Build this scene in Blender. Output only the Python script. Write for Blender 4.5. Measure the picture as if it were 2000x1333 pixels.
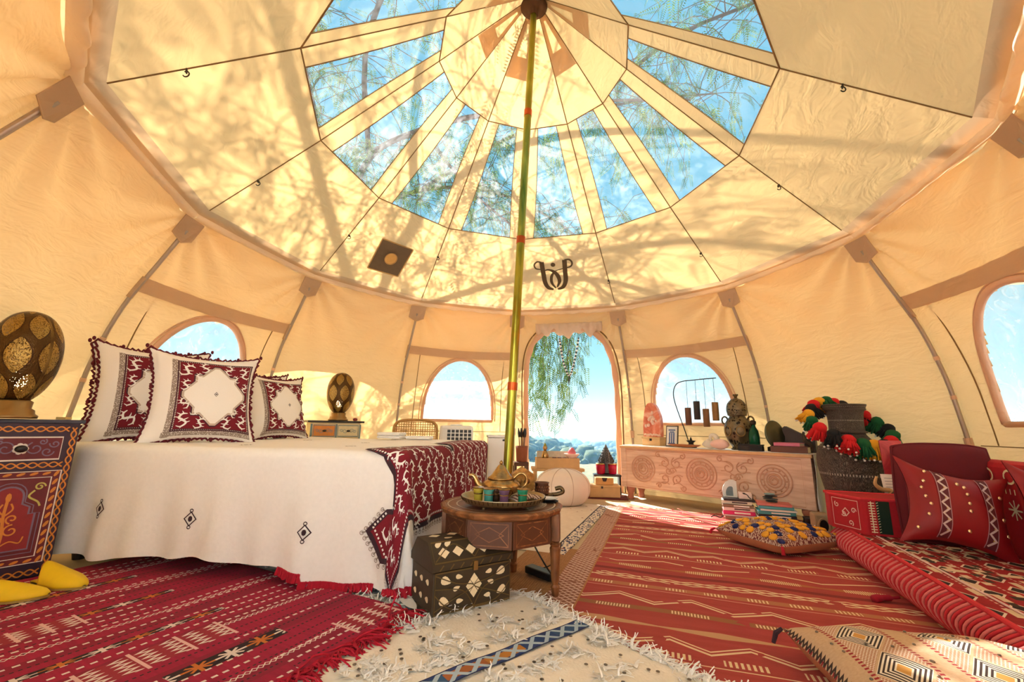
import bpy, bmesh, math, random
import numpy as np
from mathutils import Vector, Matrix, geometry

for _o in list(bpy.data.objects):
    bpy.data.objects.remove(_o)
SC = bpy.context.scene
COL = SC.collection
random.seed(7)
RNG = np.random.default_rng(7)
PI = math.pi

# ------------------------------------------------------------------ camera
cam_d = bpy.data.cameras.new('camera')
cam_d.sensor_width = 36.0
cam_d.lens = 822.4157 / 2000 * 36.0
cam_d.clip_start = 0.02
cam_d.clip_end = 4000
CAM = bpy.data.objects.new('camera', cam_d)
COL.objects.link(CAM)
RX = Vector((0.99979793, -0.01049247, 0.0171468))
UP = Vector((-0.018896, -0.19949134, 0.97971738))
FW = Vector((0.00685902, 0.97984341, 0.1996493))
M3 = Matrix((RX, UP, -FW)).transposed()
CAM.matrix_world = Matrix.Translation((-0.1392, -2.5943, 0.72)) @ M3.to_4x4()
SC.camera = CAM

# ------------------------------------------------------------------ sky
world = bpy.data.worlds.new('sky')
SC.world = world
world.use_nodes = True
wn = world.node_tree
wn.nodes.clear()
w_out = wn.nodes.new('ShaderNodeOutputWorld')
w_bg = wn.nodes.new('ShaderNodeBackground')
w_tc = wn.nodes.new('ShaderNodeTexCoord')
w_sep = wn.nodes.new('ShaderNodeSeparateXYZ')
w_ramp = wn.nodes.new('ShaderNodeValToRGB')
wn.links.new(w_tc.outputs['Generated'], w_sep.inputs[0])
wn.links.new(w_sep.outputs['Z'], w_ramp.inputs[0])
wn.links.new(w_ramp.outputs[0], w_bg.inputs[0])
wn.links.new(w_bg.outputs[0], w_out.inputs[0])
cr = w_ramp.color_ramp
cr.elements[0].position = 0.0
cr.elements[0].color = (0.86, 0.97, 1.0, 1)
cr.elements[1].position = 1.0
cr.elements[1].color = (0.19, 0.60, 0.92, 1)
e = cr.elements.new(0.12); e.color = (0.48, 0.88, 0.98, 1)
e = cr.elements.new(0.30); e.color = (0.28, 0.74, 0.96, 1)
w_bg.inputs['Strength'].default_value = SKY_STRENGTH = 0.42

# ------------------------------------------------------------------ sun
sun_d = bpy.data.lights.new('sun', 'SUN')
sun_d.energy = 10.0
sun_d.angle = math.radians(0.4)
sun_d.color = (1.0, 0.95, 0.88)
SUN = bpy.data.objects.new('sun', sun_d)
COL.objects.link(SUN)
SUN_DIR = Vector((-0.371, 0.682, 0.629)).normalized()
SUN.rotation_euler = SUN_DIR.to_track_quat('Z', 'Y').to_euler()

SC.view_settings.view_transform = 'Standard'
SC.view_settings.look = 'None'
SC.view_settings.exposure = 1.18
SC.view_settings.gamma = 1.0
SC.view_settings.use_curve_mapping = False
SC.cycles.use_denoising = True
SC.cycles.use_light_tree = False
SC.cycles.use_adaptive_sampling = True
SC.cycles.adaptive_threshold = 0.04
SC.cycles.light_sampling_threshold = 0.03
SC.cycles.max_bounces = 8
SC.cycles.diffuse_bounces = 4
SC.cycles.glossy_bounces = 3
SC.cycles.transmission_bounces = 6
SC.cycles.transparent_max_bounces = 16
SC.cycles.caustics_reflective = False
SC.cycles.caustics_refractive = False
SC.cycles.sample_clamp_indirect = 6.0


# ------------------------------------------------------------------ helpers
def L(r, g, b):
    """sRGB 0-255 to linear"""
    o = []
    for c in (r, g, b):
        c /= 255.0
        o.append(c / 12.92 if c <= 0.04045 else ((c + 0.055) / 1.055) ** 2.4)
    return tuple(o)


class X:
    """a node socket with arithmetic"""
    def __init__(s, g, k):
        s.g, s.k = g, k

    def __add__(s, o): return s.g.m('ADD', s, o)
    __radd__ = __add__
    def __sub__(s, o): return s.g.m('SUBTRACT', s, o)
    def __rsub__(s, o): return s.g.m('SUBTRACT', o, s)
    def __mul__(s, o): return s.g.m('MULTIPLY', s, o)
    __rmul__ = __mul__
    def __truediv__(s, o): return s.g.m('DIVIDE', s, o)
    def __lt__(s, o): return s.g.m('LESS_THAN', s, o)
    def __gt__(s, o): return s.g.m('GREATER_THAN', s, o)
    def fract(s): return s.g.m('FRACT', s)
    def floor(s): return s.g.m('FLOOR', s)
    def abs(s): return s.g.m('ABSOLUTE', s)
    def sin(s): return s.g.m('SINE', s)
    def sqrt(s): return s.g.m('SQRT', s)
    def max(s, o): return s.g.m('MAXIMUM', s, o)
    def min(s, o): return s.g.m('MINIMUM', s, o)
    def mod(s, o): return s.g.m('FLOORED_MODULO', s, o)
    def tri(s): return (s.fract() - 0.5).abs() * 2.0      # triangle wave 0..1
    def band(s, a, b): return (s > a) * (s < b)
    def near(s, c, w): return (s - c).abs() < w


class G:
    """a material under construction"""
    def __init__(s, name):
        s.mat = bpy.data.materials.new(name)
        s.mat.use_nodes = True
        s.nt = s.mat.node_tree
        s.nt.nodes.clear()
        s.out = s.nt.nodes.new('ShaderNodeOutputMaterial')
        s._tc = None

    def n(s, t, **kw):
        nd = s.nt.nodes.new(t)
        for k, v in kw.items():
            setattr(nd, k, v)
        return nd

    def put(s, sock, v):
        if isinstance(v, X):
            s.nt.links.new(v.k, sock)
        elif isinstance(v, (tuple, list)):
            if len(v) == 3 and sock.type == 'RGBA':
                v = tuple(v) + (1.0,)
            sock.default_value = v
        else:
            sock.default_value = v

    def m(s, op, a, b=None):
        nd = s.n('ShaderNodeMath', operation=op)
        s.put(nd.inputs[0], a)
        if b is not None:
            s.put(nd.inputs[1], b)
        return X(s, nd.outputs[0])

    def tc(s, which):
        if s._tc is None:
            s._tc = s.n('ShaderNodeTexCoord')
        return X(s, s._tc.outputs[which])

    def xyz(s, which='Object'):
        sp = s.n('ShaderNodeSeparateXYZ')
        s.put(sp.inputs[0], s.tc(which))
        return tuple(X(s, sp.outputs[i]) for i in range(3))

    def uv(s):
        x = s.xyz('UV')
        return x[0], x[1]

    def vec(s, x, y, z=0.0):
        c = s.n('ShaderNodeCombineXYZ')
        for i, v in enumerate((x, y, z)):
            s.put(c.inputs[i], v)
        return X(s, c.outputs[0])

    def noise(s, vec=None, scale=5.0, detail=3.0, rough=0.5, dist=0.0):
        nd = s.n('ShaderNodeTexNoise')
        if vec is None:
            vec = s.tc('Object')
        s.put(nd.inputs['Vector'], vec)
        nd.inputs['Scale'].default_value = scale
        nd.inputs['Detail'].default_value = detail
        nd.inputs['Roughness'].default_value = rough
        nd.inputs['Distortion'].default_value = dist
        return X(s, nd.outputs[0])

    def voro(s, vec=None, scale=5.0, feature='F1', out='Distance'):
        nd = s.n('ShaderNodeTexVoronoi', feature=feature)
        if vec is None:
            vec = s.tc('Object')
        s.put(nd.inputs['Vector'], vec)
        nd.inputs['Scale'].default_value = scale
        return X(s, nd.outputs[out])

    def mix(s, f, a, b):
        nd = s.n('ShaderNodeMix', data_type='RGBA')
        s.put(nd.inputs[0], f)
        s.put(nd.inputs[6], a)
        s.put(nd.inputs[7], b)
        return X(s, nd.outputs[2])

    def ramp(s, f, stops):
        nd = s.n('ShaderNodeValToRGB')
        s.put(nd.inputs[0], f)
        el = nd.color_ramp.elements
        el[0].position, el[0].color = stops[0][0], tuple(stops[0][1]) + (1,)
        el[1].position, el[1].color = stops[-1][0], tuple(stops[-1][1]) + (1,)
        for p, c in stops[1:-1]:
            q = el.new(p)
            q.color = tuple(c) + (1,)
        return X(s, nd.outputs[0])

    def bump(s, h, strength=0.3, dist=0.01):
        nd = s.n('ShaderNodeBump')
        nd.inputs['Strength'].default_value = strength
        nd.inputs['Distance'].default_value = dist
        s.put(nd.inputs['Height'], h)
        return X(s, nd.outputs[0])

    def principled(s, color, rough=0.7, metal=0.0, normal=None, **kw):
        p = s.n('ShaderNodeBsdfPrincipled')
        s.put(p.inputs['Base Color'], color)
        s.put(p.inputs['Roughness'], rough)
        s.put(p.inputs['Metallic'], metal)
        if normal is not None:
            s.put(p.inputs['Normal'], normal)
        for k, v in kw.items():
            s.put(p.inputs[k.replace('_', ' ')], v)
        return X(s, p.outputs[0])

    def shader_mix(s, f, a, b):
        nd = s.n('ShaderNodeMixShader')
        s.put(nd.inputs[0], f)
        s.nt.links.new(a.k, nd.inputs[1])
        s.nt.links.new(b.k, nd.inputs[2])
        return X(s, nd.outputs[0])

    def done(s, sh):
        s.nt.links.new(sh.k, s.out.inputs[0])
        return s.mat


def plain(name, rgb, rough=0.6, metal=0.0, var=0.12, scale=30.0, bump=0.0, **kw):
    """a colour with a little procedural unevenness"""
    g = G(name)
    n = g.noise(scale=scale, detail=3)
    a = tuple(min(1, c * (1 + var)) for c in rgb)
    b = tuple(c * (1 - var) for c in rgb)
    col = g.mix(n, b, a)
    nor = g.bump(n, bump, 0.004) if bump else None
    return g.done(g.principled(col, rough, metal, nor, **kw))


class MB:
    """collects geometry for ONE mesh object"""
    def __init__(s):
        s.v, s.f, s.uv, s.mi = [], [], [], []

    def add(s, vs, fs, uvs=None, mi=0):
        o = len(s.v)
        s.v.extend([tuple(p) for p in vs])
        for k, f in enumerate(fs):
            s.f.append([o + i for i in f])
            s.uv.append(None if uvs is None else [uvs[i] for i in f])
            s.mi.append(mi)
        return s

    def box(s, c, d, rz=0.0, mi=0, taper=1.0):
        cx, cy, cz = c
        a, b, h = d[0] / 2, d[1] / 2, d[2] / 2
        vs = []
        for z, t in ((-h, taper), (h, 1.0)):
            for x, y in ((-a, -b), (a, -b), (a, b), (-a, b)):
                x *= t; y *= t
                vs.append((cx + x * math.cos(rz) - y * math.sin(rz), cy + x * math.sin(rz) + y * math.cos(rz), cz + z))
        return s.add(vs, [(0, 3, 2, 1), (4, 5, 6, 7), (0, 1, 5, 4), (1, 2, 6, 5), (2, 3, 7, 6), (3, 0, 4, 7)], mi=mi)

    def tube(s, pts, r, seg=8, cap=True, mi=0, flat=1.0):
        pts = [Vector(p) for p in pts]
        n = len(pts)
        rs = r if isinstance(r, (list, tuple, np.ndarray)) else [r] * n
        vs, uvs = [], []
        prev = None
        for i, p in enumerate(pts):
            t = (pts[min(i + 1, n - 1)] - pts[max(i - 1, 0)])
            t = t.normalized() if t.length > 1e-9 else Vector((0, 0, 1))
            if prev is None:
                ref = Vector((0, 0, 1)) if abs(t.z) < 0.9 else Vector((1, 0, 0))
                a = t.cross(ref).normalized()
            else:
                a = (prev - t * prev.dot(t))
                a = a.normalized() if a.length > 1e-6 else t.orthogonal().normalized()
            b = t.cross(a)
            prev = a
            for k in range(seg):
                q = 2 * PI * k / seg
                vs.append(p + (a * math.cos(q) + b * math.sin(q) * flat) * rs[i])
                uvs.append((k / seg, i / max(1, n - 1)))
        fs = []
        for i in range(n - 1):
            for k in range(seg):
                k2 = (k + 1) % seg
                fs.append((i * seg + k, i * seg + k2, (i + 1) * seg + k2, (i + 1) * seg + k))
        if cap:
            fs.append(tuple(reversed(range(seg))))
            fs.append(tuple((n - 1) * seg + k for k in range(seg)))
        return s.add(vs, fs, uvs, mi)

    def lathe(s, prof, c=(0, 0, 0), seg=32, mi=0, fn=None, sx=1.0, sy=1.0):
        """prof: (r, z) list, bottom to top"""
        vs, uvs = [], []
        for j, (r, z) in enumerate(prof):
            for k in range(seg):
                a = 2 * PI * k / seg
                rr = r if fn is None else fn(r, z, a)
                vs.append((c[0] + rr * math.cos(a) * sx, c[1] + rr * math.sin(a) * sy, c[2] + z))
                uvs.append((k / seg, j / (len(prof) - 1)))
        fs = []
        for j in range(len(prof) - 1):
            for k in range(seg):
                k2 = (k + 1) % seg
                fs.append((j * seg + k, j * seg + k2, (j + 1) * seg + k2, (j + 1) * seg + k))
        if prof[0][0] > 1e-4:
            fs.append(tuple(reversed(range(seg))))
        if prof[-1][0] > 1e-4:
            fs.append(tuple((len(prof) - 1) * seg + k for k in range(seg)))
        return s.add(vs, fs, uvs, mi)

    def grid(s, fn, nu, nv, u=(0, 1), v=(0, 1), mi=0, mask=None, flip=False):
        vs, uvs = [], []
        for j in range(nv + 1):
            for i in range(nu + 1):
                a = u[0] + (u[1] - u[0]) * i / nu
                b = v[0] + (v[1] - v[0]) * j / nv
                vs.append(fn(a, b))
                uvs.append((a, b))
        fs = []
        for j in range(nv):
            for i in range(nu):
                if mask is not None:
                    a = u[0] + (u[1] - u[0]) * (i + .5) / nu
                    b = v[0] + (v[1] - v[0]) * (j + .5) / nv
                    if not mask(a, b):
                        continue
                q = j * (nu + 1) + i
                f = (q, q + 1, q + nu + 2, q + nu + 1)
                fs.append(tuple(reversed(f)) if flip else f)
        return s.add(vs, fs, uvs, mi)

    def prism(s, poly, z0, z1, mi=0, fn=None):
        """poly in xy, extruded; fn maps (x,y,z)"""
        n = len(poly)
        fn = fn or (lambda x, y, z: (x, y, z))
        vs = [fn(x, y, z0) for x, y in poly] + [fn(x, y, z1) for x, y in poly]
        fs = [(i, (i + 1) % n, n + (i + 1) % n, n + i) for i in range(n)]
        s.add(vs, fs, mi=mi)
        tri = geometry.tessellate_polygon([[Vector((x, y, 0)) for x, y in poly]])
        for t in tri:
            a, b, c = t
            (x1, y1), (x2, y2), (x3, y3) = poly[a], poly[b], poly[c]
            if (x2 - x1) * (y3 - y1) - (x3 - x1) * (y2 - y1) < 0:
                b, c = c, b
            s.add([vs[n + a], vs[n + b], vs[n + c]], [(0, 1, 2)], mi=mi)
            s.add([vs[c], vs[b], vs[a]], [(0, 1, 2)], mi=mi)
        return s

    def ribbon(s, pts, w, fn, h=0.002, closed=False, mi=0):
        """flat band along a 2-D line, laid on the surface fn(u, v, h)"""
        P = [Vector((p[0], p[1])) for p in pts]
        n = len(P)
        if n < 2:
            return s
        ws = w if isinstance(w, (list, tuple, np.ndarray)) else [w] * n
        vs = []
        for i in range(n):
            a = P[(i - 1) % n] if (closed or i > 0) else P[i]
            b = P[(i + 1) % n] if (closed or i < n - 1) else P[i]
            t = b - a
            t = t.normalized() if t.length > 1e-9 else Vector((1, 0))
            nn = Vector((-t.y, t.x)) * (ws[i] / 2)
            p, q = P[i] + nn, P[i] - nn
            vs.append(fn(p.x, p.y, h)); vs.append(fn(q.x, q.y, h))
        fs = []
        for i in range(n if closed else n - 1):
            j = (i + 1) % n
            fs.append((2 * i, 2 * i + 1, 2 * j + 1, 2 * j))
        return s.add(vs, fs, mi=mi)

    def patch(s, poly, fn, h=0.002, mi=0):
        tri = geometry.tessellate_polygon([[Vector((x, y, 0)) for x, y in poly]])
        vs = [fn(x, y, h) for x, y in poly]
        fs = []
        for a, b, c in tri:
            (x1, y1), (x2, y2), (x3, y3) = poly[a], poly[b], poly[c]
            if (x2 - x1) * (y3 - y1) - (x3 - x1) * (y2 - y1) < 0:
                b, c = c, b
            fs.append((a, b, c))
        return s.add(vs, fs, mi=mi)

    def ball(s, c, r, seg=14, rings=9, sc=(1, 1, 1), mi=0, fn=None):
        prof_v, fs = [], []
        for j in range(rings + 1):
            th = PI * j / rings
            for k in range(seg):
                a = 2 * PI * k / seg
                d = Vector((math.sin(th) * math.cos(a), math.sin(th) * math.sin(a), -math.cos(th)))
                rr = r if fn is None else r * fn(d)
                prof_v.append((c[0] + d.x * rr * sc[0], c[1] + d.y * rr * sc[1], c[2] + d.z * rr * sc[2]))
        for j in range(rings):
            for k in range(seg):
                k2 = (k + 1) % seg
                fs.append((j * seg + k, j * seg + k2, (j + 1) * seg + k2, (j + 1) * seg + k))
        return s.add(prof_v, fs, mi=mi)

    def build(s, name, mat, parent=None, smooth=False, bevel=0.0, solid=0.0, sub=0, weld=False):
        me = bpy.data.meshes.new(name)
        me.from_pydata(s.v, [], s.f)
        mats = mat if isinstance(mat, (list, tuple)) else [mat]
        for q in mats:
            me.materials.append(q)
        if len(mats) > 1:
            me.polygons.foreach_set('material_index', s.mi)
        if any(u is not None for u in s.uv):
            lay = me.uv_layers.new(name='uv')
            flat = []
            for f, u in zip(s.f, s.uv):
                for i in range(len(f)):
                    flat.extend(u[i] if u is not None else (0.0, 0.0))
            lay.data.foreach_set('uv', flat)
        me.polygons.foreach_set('use_smooth', [smooth] * len(me.polygons))
        if weld:
            bm = bmesh.new(); bm.from_mesh(me)
            bmesh.ops.remove_doubles(bm, verts=bm.verts, dist=1e-5)
            bm.to_mesh(me); bm.free()
        me.update()
        o = bpy.data.objects.new(name, me)
        COL.objects.link(o)
        if parent is not None:
            o.parent = parent
        if solid:
            q = o.modifiers.new('thick', 'SOLIDIFY'); q.thickness = solid; q.offset = 0
        if bevel:
            q = o.modifiers.new('bevel', 'BEVEL'); q.width = bevel; q.segments = 2; q.limit_method = 'ANGLE'
        if sub:
            q = o.modifiers.new('sub', 'SUBSURF'); q.levels = sub; q.render_levels = sub
        return o


def tag(o, label, cat, group=None):
    o['label'] = label
    o['category'] = cat
    if group:
        o['group'] = group
    return o


def thing(name, label, cat, loc=(0, 0, 0), rz=0.0, group=None, tilt=None):
    o = bpy.data.objects.new(name, None)
    o.empty_display_size = 0.05
    COL.objects.link(o)
    o.location = loc
    o.rotation_euler = (tilt[0] if tilt else 0, tilt[1] if tilt else 0, rz)
    return tag(o, label, cat, group)


def structure(name, loc=(0, 0, 0)):
    o = bpy.data.objects.new(name, None)
    COL.objects.link(o)
    o.location = loc
    o['kind'] = 'structure'
    return o


def stuff(o, label=None, cat=None):
    o['kind'] = 'stuff'
    if label:
        tag(o, label, cat)
    return o


def lerp(a, b, t):
    return a + (b - a) * t


def spline(pts, n=8):
    """Catmull-Rom through the points (any dimension)"""
    pts = [np.array(p, float) for p in pts]
    out = []
    for i in range(len(pts) - 1):
        p0 = pts[max(i - 1, 0)]; p1 = pts[i]; p2 = pts[i + 1]; p3 = pts[min(i + 2, len(pts) - 1)]
        for k in range(n):
            t = k / n
            out.append(0.5 * ((2 * p1) + (-p0 + p2) * t + (2 * p0 - 5 * p1 + 4 * p2 - p3) * t * t + (-p0 + 3 * p1 - 3 * p2 + p3) * t ** 3))
    out.append(pts[-1])
    return [tuple(float(c) for c in p) for p in out]


def circ(cx, cy, r, n=24, a0=0.0, a1=2 * PI, ry=None):
    ry = r if ry is None else ry
    full = abs(a1 - a0 - 2 * PI) < 1e-6
    m = n if full else n + 1
    return [(cx + r * math.cos(a0 + (a1 - a0) * i / n), cy + ry * math.sin(a0 + (a1 - a0) * i / n)) for i in range(m)]


def scroll(cx, cy, r, turns=1.25, a0=0.0, hand=1, n=22):
    """spiral from the outside in"""
    return [(cx + r * (1 - 0.8 * t) * math.cos(a0 + hand * t * turns * 2 * PI),
             cy + r * (1 - 0.8 * t) * math.sin(a0 + hand * t * turns * 2 * PI)) for t in [i / n for i in range(n + 1)]]


def inside(poly, x, y):
    c = False
    j = len(poly) - 1
    for i in range(len(poly)):
        xi, yi = poly[i]; xj, yj = poly[j]
        if (yi > y) != (yj > y) and x < (xj - xi) * (y - yi) / (yj - yi) + xi:
            c = not c
        j = i
    return c


def axes(loc, rz):
    c, s_ = math.cos(rz), math.sin(rz)
    return lambda x, y, z: (loc[0] + x * c - y * s_, loc[1] + x * s_ + y * c, loc[2] + z)


# ================================================================== materials of the tent
def canvas_mat(name, diff, trans, f, bump=0.25):
    g = G(name)
    big = g.noise(scale=2.2, detail=1, rough=0.6)
    x, y, z = g.xyz()
    wr = g.noise(vec=g.vec(x * 3.0, y * 3.0, z * 9.0), scale=1.6, detail=3, rough=0.62, dist=0.6)
    nor = g.bump(wr, bump, 0.03)
    d1 = g.n('ShaderNodeBsdfDiffuse')
    t1 = g.n('ShaderNodeBsdfTranslucent')
    va = tuple(c * 0.93 for c in diff)
    vt = tuple(c * 0.90 for c in trans)
    g.put(d1.inputs['Color'], g.mix(big, va, diff))
    g.put(t1.inputs['Color'], g.mix(big, vt, trans))
    g.put(d1.inputs['Normal'], nor)
    g.put(t1.inputs['Normal'], nor)
    return g.done(g.shader_mix(f, X(g, d1.outputs[0]), X(g, t1.outputs[0])))


M_CANVAS = canvas_mat('tent_canvas', (0.88, 0.67, 0.45), (0.92, 0.595, 0.24), 0.32, 0.42)
M_CANVAS2 = canvas_mat('doubled_canvas', (0.66, 0.47, 0.31), (0.80, 0.50, 0.26), 0.26)
M_VALANCE = canvas_mat('valance_canvas', (0.88, 0.71, 0.56), (0.90, 0.68, 0.46), 0.30, 0.5)
M_FRAME = canvas_mat('window_binding', (0.86, 0.58, 0.40), (0.90, 0.60, 0.38), 0.35, 0.3)
M_SEAM = plain('seam_tape', L(134, 98, 58), 0.9, var=0.2)
M_STEEL = plain('grey_steel', L(176, 160, 146), 0.38, 0.55, var=0.1)
M_DARKMETAL = plain('dark_metal', L(60, 48, 40), 0.45, 0.6)


def vinyl(name, haze, tint, gloss=0.07, bump=0.5):
    g = G(name)
    n = g.noise(scale=9, detail=4, dist=1.5)
    nor = g.bump(n, bump, 0.02)
    tr = g.n('ShaderNodeBsdfTransparent')
    g.put(tr.inputs['Color'], tint)
    gl = g.n('ShaderNodeBsdfGlossy')
    gl.inputs['Roughness'].default_value = 0.12
    g.put(gl.inputs['Normal'], nor)
    hz = g.n('ShaderNodeBsdfTranslucent')
    g.put(hz.inputs['Color'], (0.95, 0.95, 0.97))
    fac = (n - 0.35).max(0.0) * (haze * 2.4) + haze * 0.35
    a = g.shader_mix(fac, X(g, tr.outputs[0]), X(g, hz.outputs[0]))
    return g.done(g.shader_mix(gloss, a, X(g, gl.outputs[0])))


M_SKYPANE = vinyl('skylight_vinyl', 0.14, (0.97, 0.99, 1.0), 0.05)
M_WINPANE = vinyl('window_vinyl', 0.30, (0.97, 0.99, 1.0), 0.06)

# ================================================================== tent geometry
CZ = 0.72
PH = -0.0217
R_IN, Z_IN = 0.683, CZ + 2.579
R_OUT, Z_OUT = 1.456, CZ + 1.900
R_EAVE, Z_EAVE = 2.116, CZ + 1.354
R_HUB, Z_HUB = 0.045, CZ + 3.155
PROF = [(2.226, 2.008), (2.410, 1.690), (2.570, 1.410), (2.682, 1.090), (2.735, 0.812), (2.765, 0.60), (2.79, 0.30), (2.80, 0.0)]
PROF_S = spline(PROF, 10)
_pz = np.array([p[1] for p in PROF_S])[::-1]
_pr = np.array([p[0] for p in PROF_S])[::-1]
SIN15 = math.sin(PI / 12)


def prof_r(z):
    return float(np.interp(z, _pz, _pr))


def ang(k):
    return PH + k * PI / 6


def ring(r, z, k):
    a = ang(k)
    return Vector((r * math.sin(a), r * math.cos(a), z))


def roof_in(p):
    """inward normal of the roof cone at p"""
    h = math.hypot(p[0], p[1]) + 1e-6
    return Vector((-p[0] / h * 0.65, -p[1] / h * 0.65, -0.76))


ceiling = structure('ceiling')


def roof_low(k):
    a, b = ring(R_EAVE, Z_EAVE, k), ring(R_EAVE, Z_EAVE, k + 1)
    c, d = ring(R_OUT, Z_OUT, k), ring(R_OUT, Z_OUT, k + 1)

    def fn(u, v):
        p = lerp(lerp(a, b, u), lerp(c, d, u), v)
        return p - roof_in(p) * 0.02 * math.sin(PI * u) * math.sin(PI * v) + roof_in(p) * 0.004 * math.sin(9 * u + 5 * v + k) * math.sin(PI * u) * math.sin(PI * v)
    return fn


def sky_fn(k):
    c, d = ring(R_OUT, Z_OUT, k), ring(R_OUT, Z_OUT, k + 1)
    a, b = ring(R_IN, Z_IN, k), ring(R_IN, Z_IN, k + 1)
    return lambda u, v: lerp(lerp(c, d, u), lerp(a, b, u), v)


def top_fn(k):
    c, d = ring(R_IN, Z_IN, k), ring(R_IN, Z_IN, k + 1)
    a, b = ring(R_HUB, Z_HUB, k), ring(R_HUB, Z_HUB, k + 1)
    return lambda u, v: lerp(lerp(c, d, u), lerp(a, b, u), v)


for k in range(-6, 6):
    MB().grid(roof_low(k), 16, 14).build('roof_panel', M_CANVAS, ceiling, smooth=True)
    f = sky_fn(k)
    w_out_, w_in_ = 2 * R_OUT * SIN15, 2 * R_IN * SIN15
    so, si = 0.125 / w_out_, 0.095 / w_in_
    for side in (0, 1):
        def fs_(u, v, side=side, f=f):
            e_ = lerp(so, si, v) * u
            return f(e_ if side == 0 else 1 - e_, v)
        MB().grid(fs_, 3, 10).build('skylight_strip', M_CANVAS, ceiling, smooth=True)

    def fp(u, v, f=f, k=k):
        e_ = lerp(so, si, v)
        p = f(lerp(e_, 1 - e_, u), v)
        return p + roof_in(p) * (0.006 * math.sin(7 * v * PI + k) * math.sin(PI * u) - 0.004)
    MB().grid(fp, 8, 14).build('skylight_pane', M_SKYPANE, ceiling, smooth=True)
    # dark stitched edge of each clear pane
    mb = MB()
    fr = [(0, 0), (1, 0), (1, 1), (0, 1)]

    def fe(u, v, h, f=f):
        e_ = lerp(so, si, v)
        p = f(lerp(e_, 1 - e_, u), v)
        return p + roof_in(p) * h
    for (p, q) in zip(fr, fr[1:] + fr[:1]):
        n_ = 8
        line = [fe(lerp(p[0], q[0], i / n_), lerp(p[1], q[1], i / n_), 0.004) for i in range(n_ + 1)]
        mb.tube(line, 0.0032, 5)
    mb.build('pane_edge', M_SEAM, ceiling)
    MB().grid(top_fn(k), 8, 8).build('crown_panel', M_CANVAS, ceiling, smooth=True)
    # seams
    mb = MB()
    line = [ring(R_EAVE, Z_EAVE, k), ring(R_OUT, Z_OUT, k), ring(R_IN, Z_IN, k), ring(R_HUB, Z_HUB, k)]
    mb.tube([p + roof_in(p) * 0.003 for p in line], [0.0042, 0.0048, 0.0045, 0.004], 6, flat=0.6)
    mb.build('roof_seam', M_SEAM, ceiling)
    mb = MB()
    for (r, z) in ((R_IN, Z_IN), (R_OUT, Z_OUT)):
        a_, b_ = ring(r, z, k), ring(r, z, k + 1)
        mb.tube([a_ + roof_in(a_) * 0.003, b_ + roof_in(b_) * 0.003], 0.0042, 6)
    mb.build('ring_seam', M_SEAM, ceiling)
    # doubled reinforcement round the hub, in every other sector, with its triangular opening
    if k % 2:
        f = top_fn(k)
        fh = lambda u, v, h, f=f: f(u, v) + roof_in(f(u, v)) * h
        mb = MB()
        for poly in ([(0.02, 0.42), (0.98, 0.42), (0.98, 0.60), (0.02, 0.60)],
                     [(0.02, 0.60), (0.24, 0.60), (0.38, 0.86), (0.02, 0.97)],
                     [(0.76, 0.60), (0.98, 0.60), (0.98, 0.97), (0.62, 0.86)],
                     [(0.38, 0.86), (0.62, 0.86), (0.98, 0.97), (0.02, 0.97)]):
            mb.patch(poly, fh, 0.006)
        mb.build('crown_gusset', M_CANVAS2, ceiling)

# hub cap where the pole meets the roof
mb = MB()
mb.lathe([(0.0, 0.03), (0.085, 0.0), (0.10, -0.05), (0.06, -0.07), (0.032, -0.075), (0.032, -0.12), (0.0, -0.12)][::-1], (0, 0, Z_HUB - 0.02), 24)
mb.build('hub_cap', plain('hub_leather', L(92, 58, 34), 0.7), ceiling, smooth=True)

# hanging hooks sewn to the roof seams
for k, t in ((-4, 0.35), (-3, 0.42), (-2, 0.50), (-1, 0.62), (1, 0.35), (2, 0.40), (3, 0.60), (4, 0.62)):
    a_, b_ = ring(R_EAVE, Z_EAVE, k), ring(R_OUT, Z_OUT, k)
    p = lerp(a_, b_, t)
    q = p + roof_in(p) * 0.012
    mb = MB()
    mb.box(tuple(q), (0.018, 0.006, 0.018), -ang(k))
    mb.tube([(q.x + 0.014 * math.cos(s_), q.y, q.z - 0.016 + 0.014 * math.sin(s_)) for s_ in np.linspace(-2.6, 2.2, 12)], 0.003, 6)
    mb.build('hook', M_DARKMETAL, ceiling)

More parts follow.
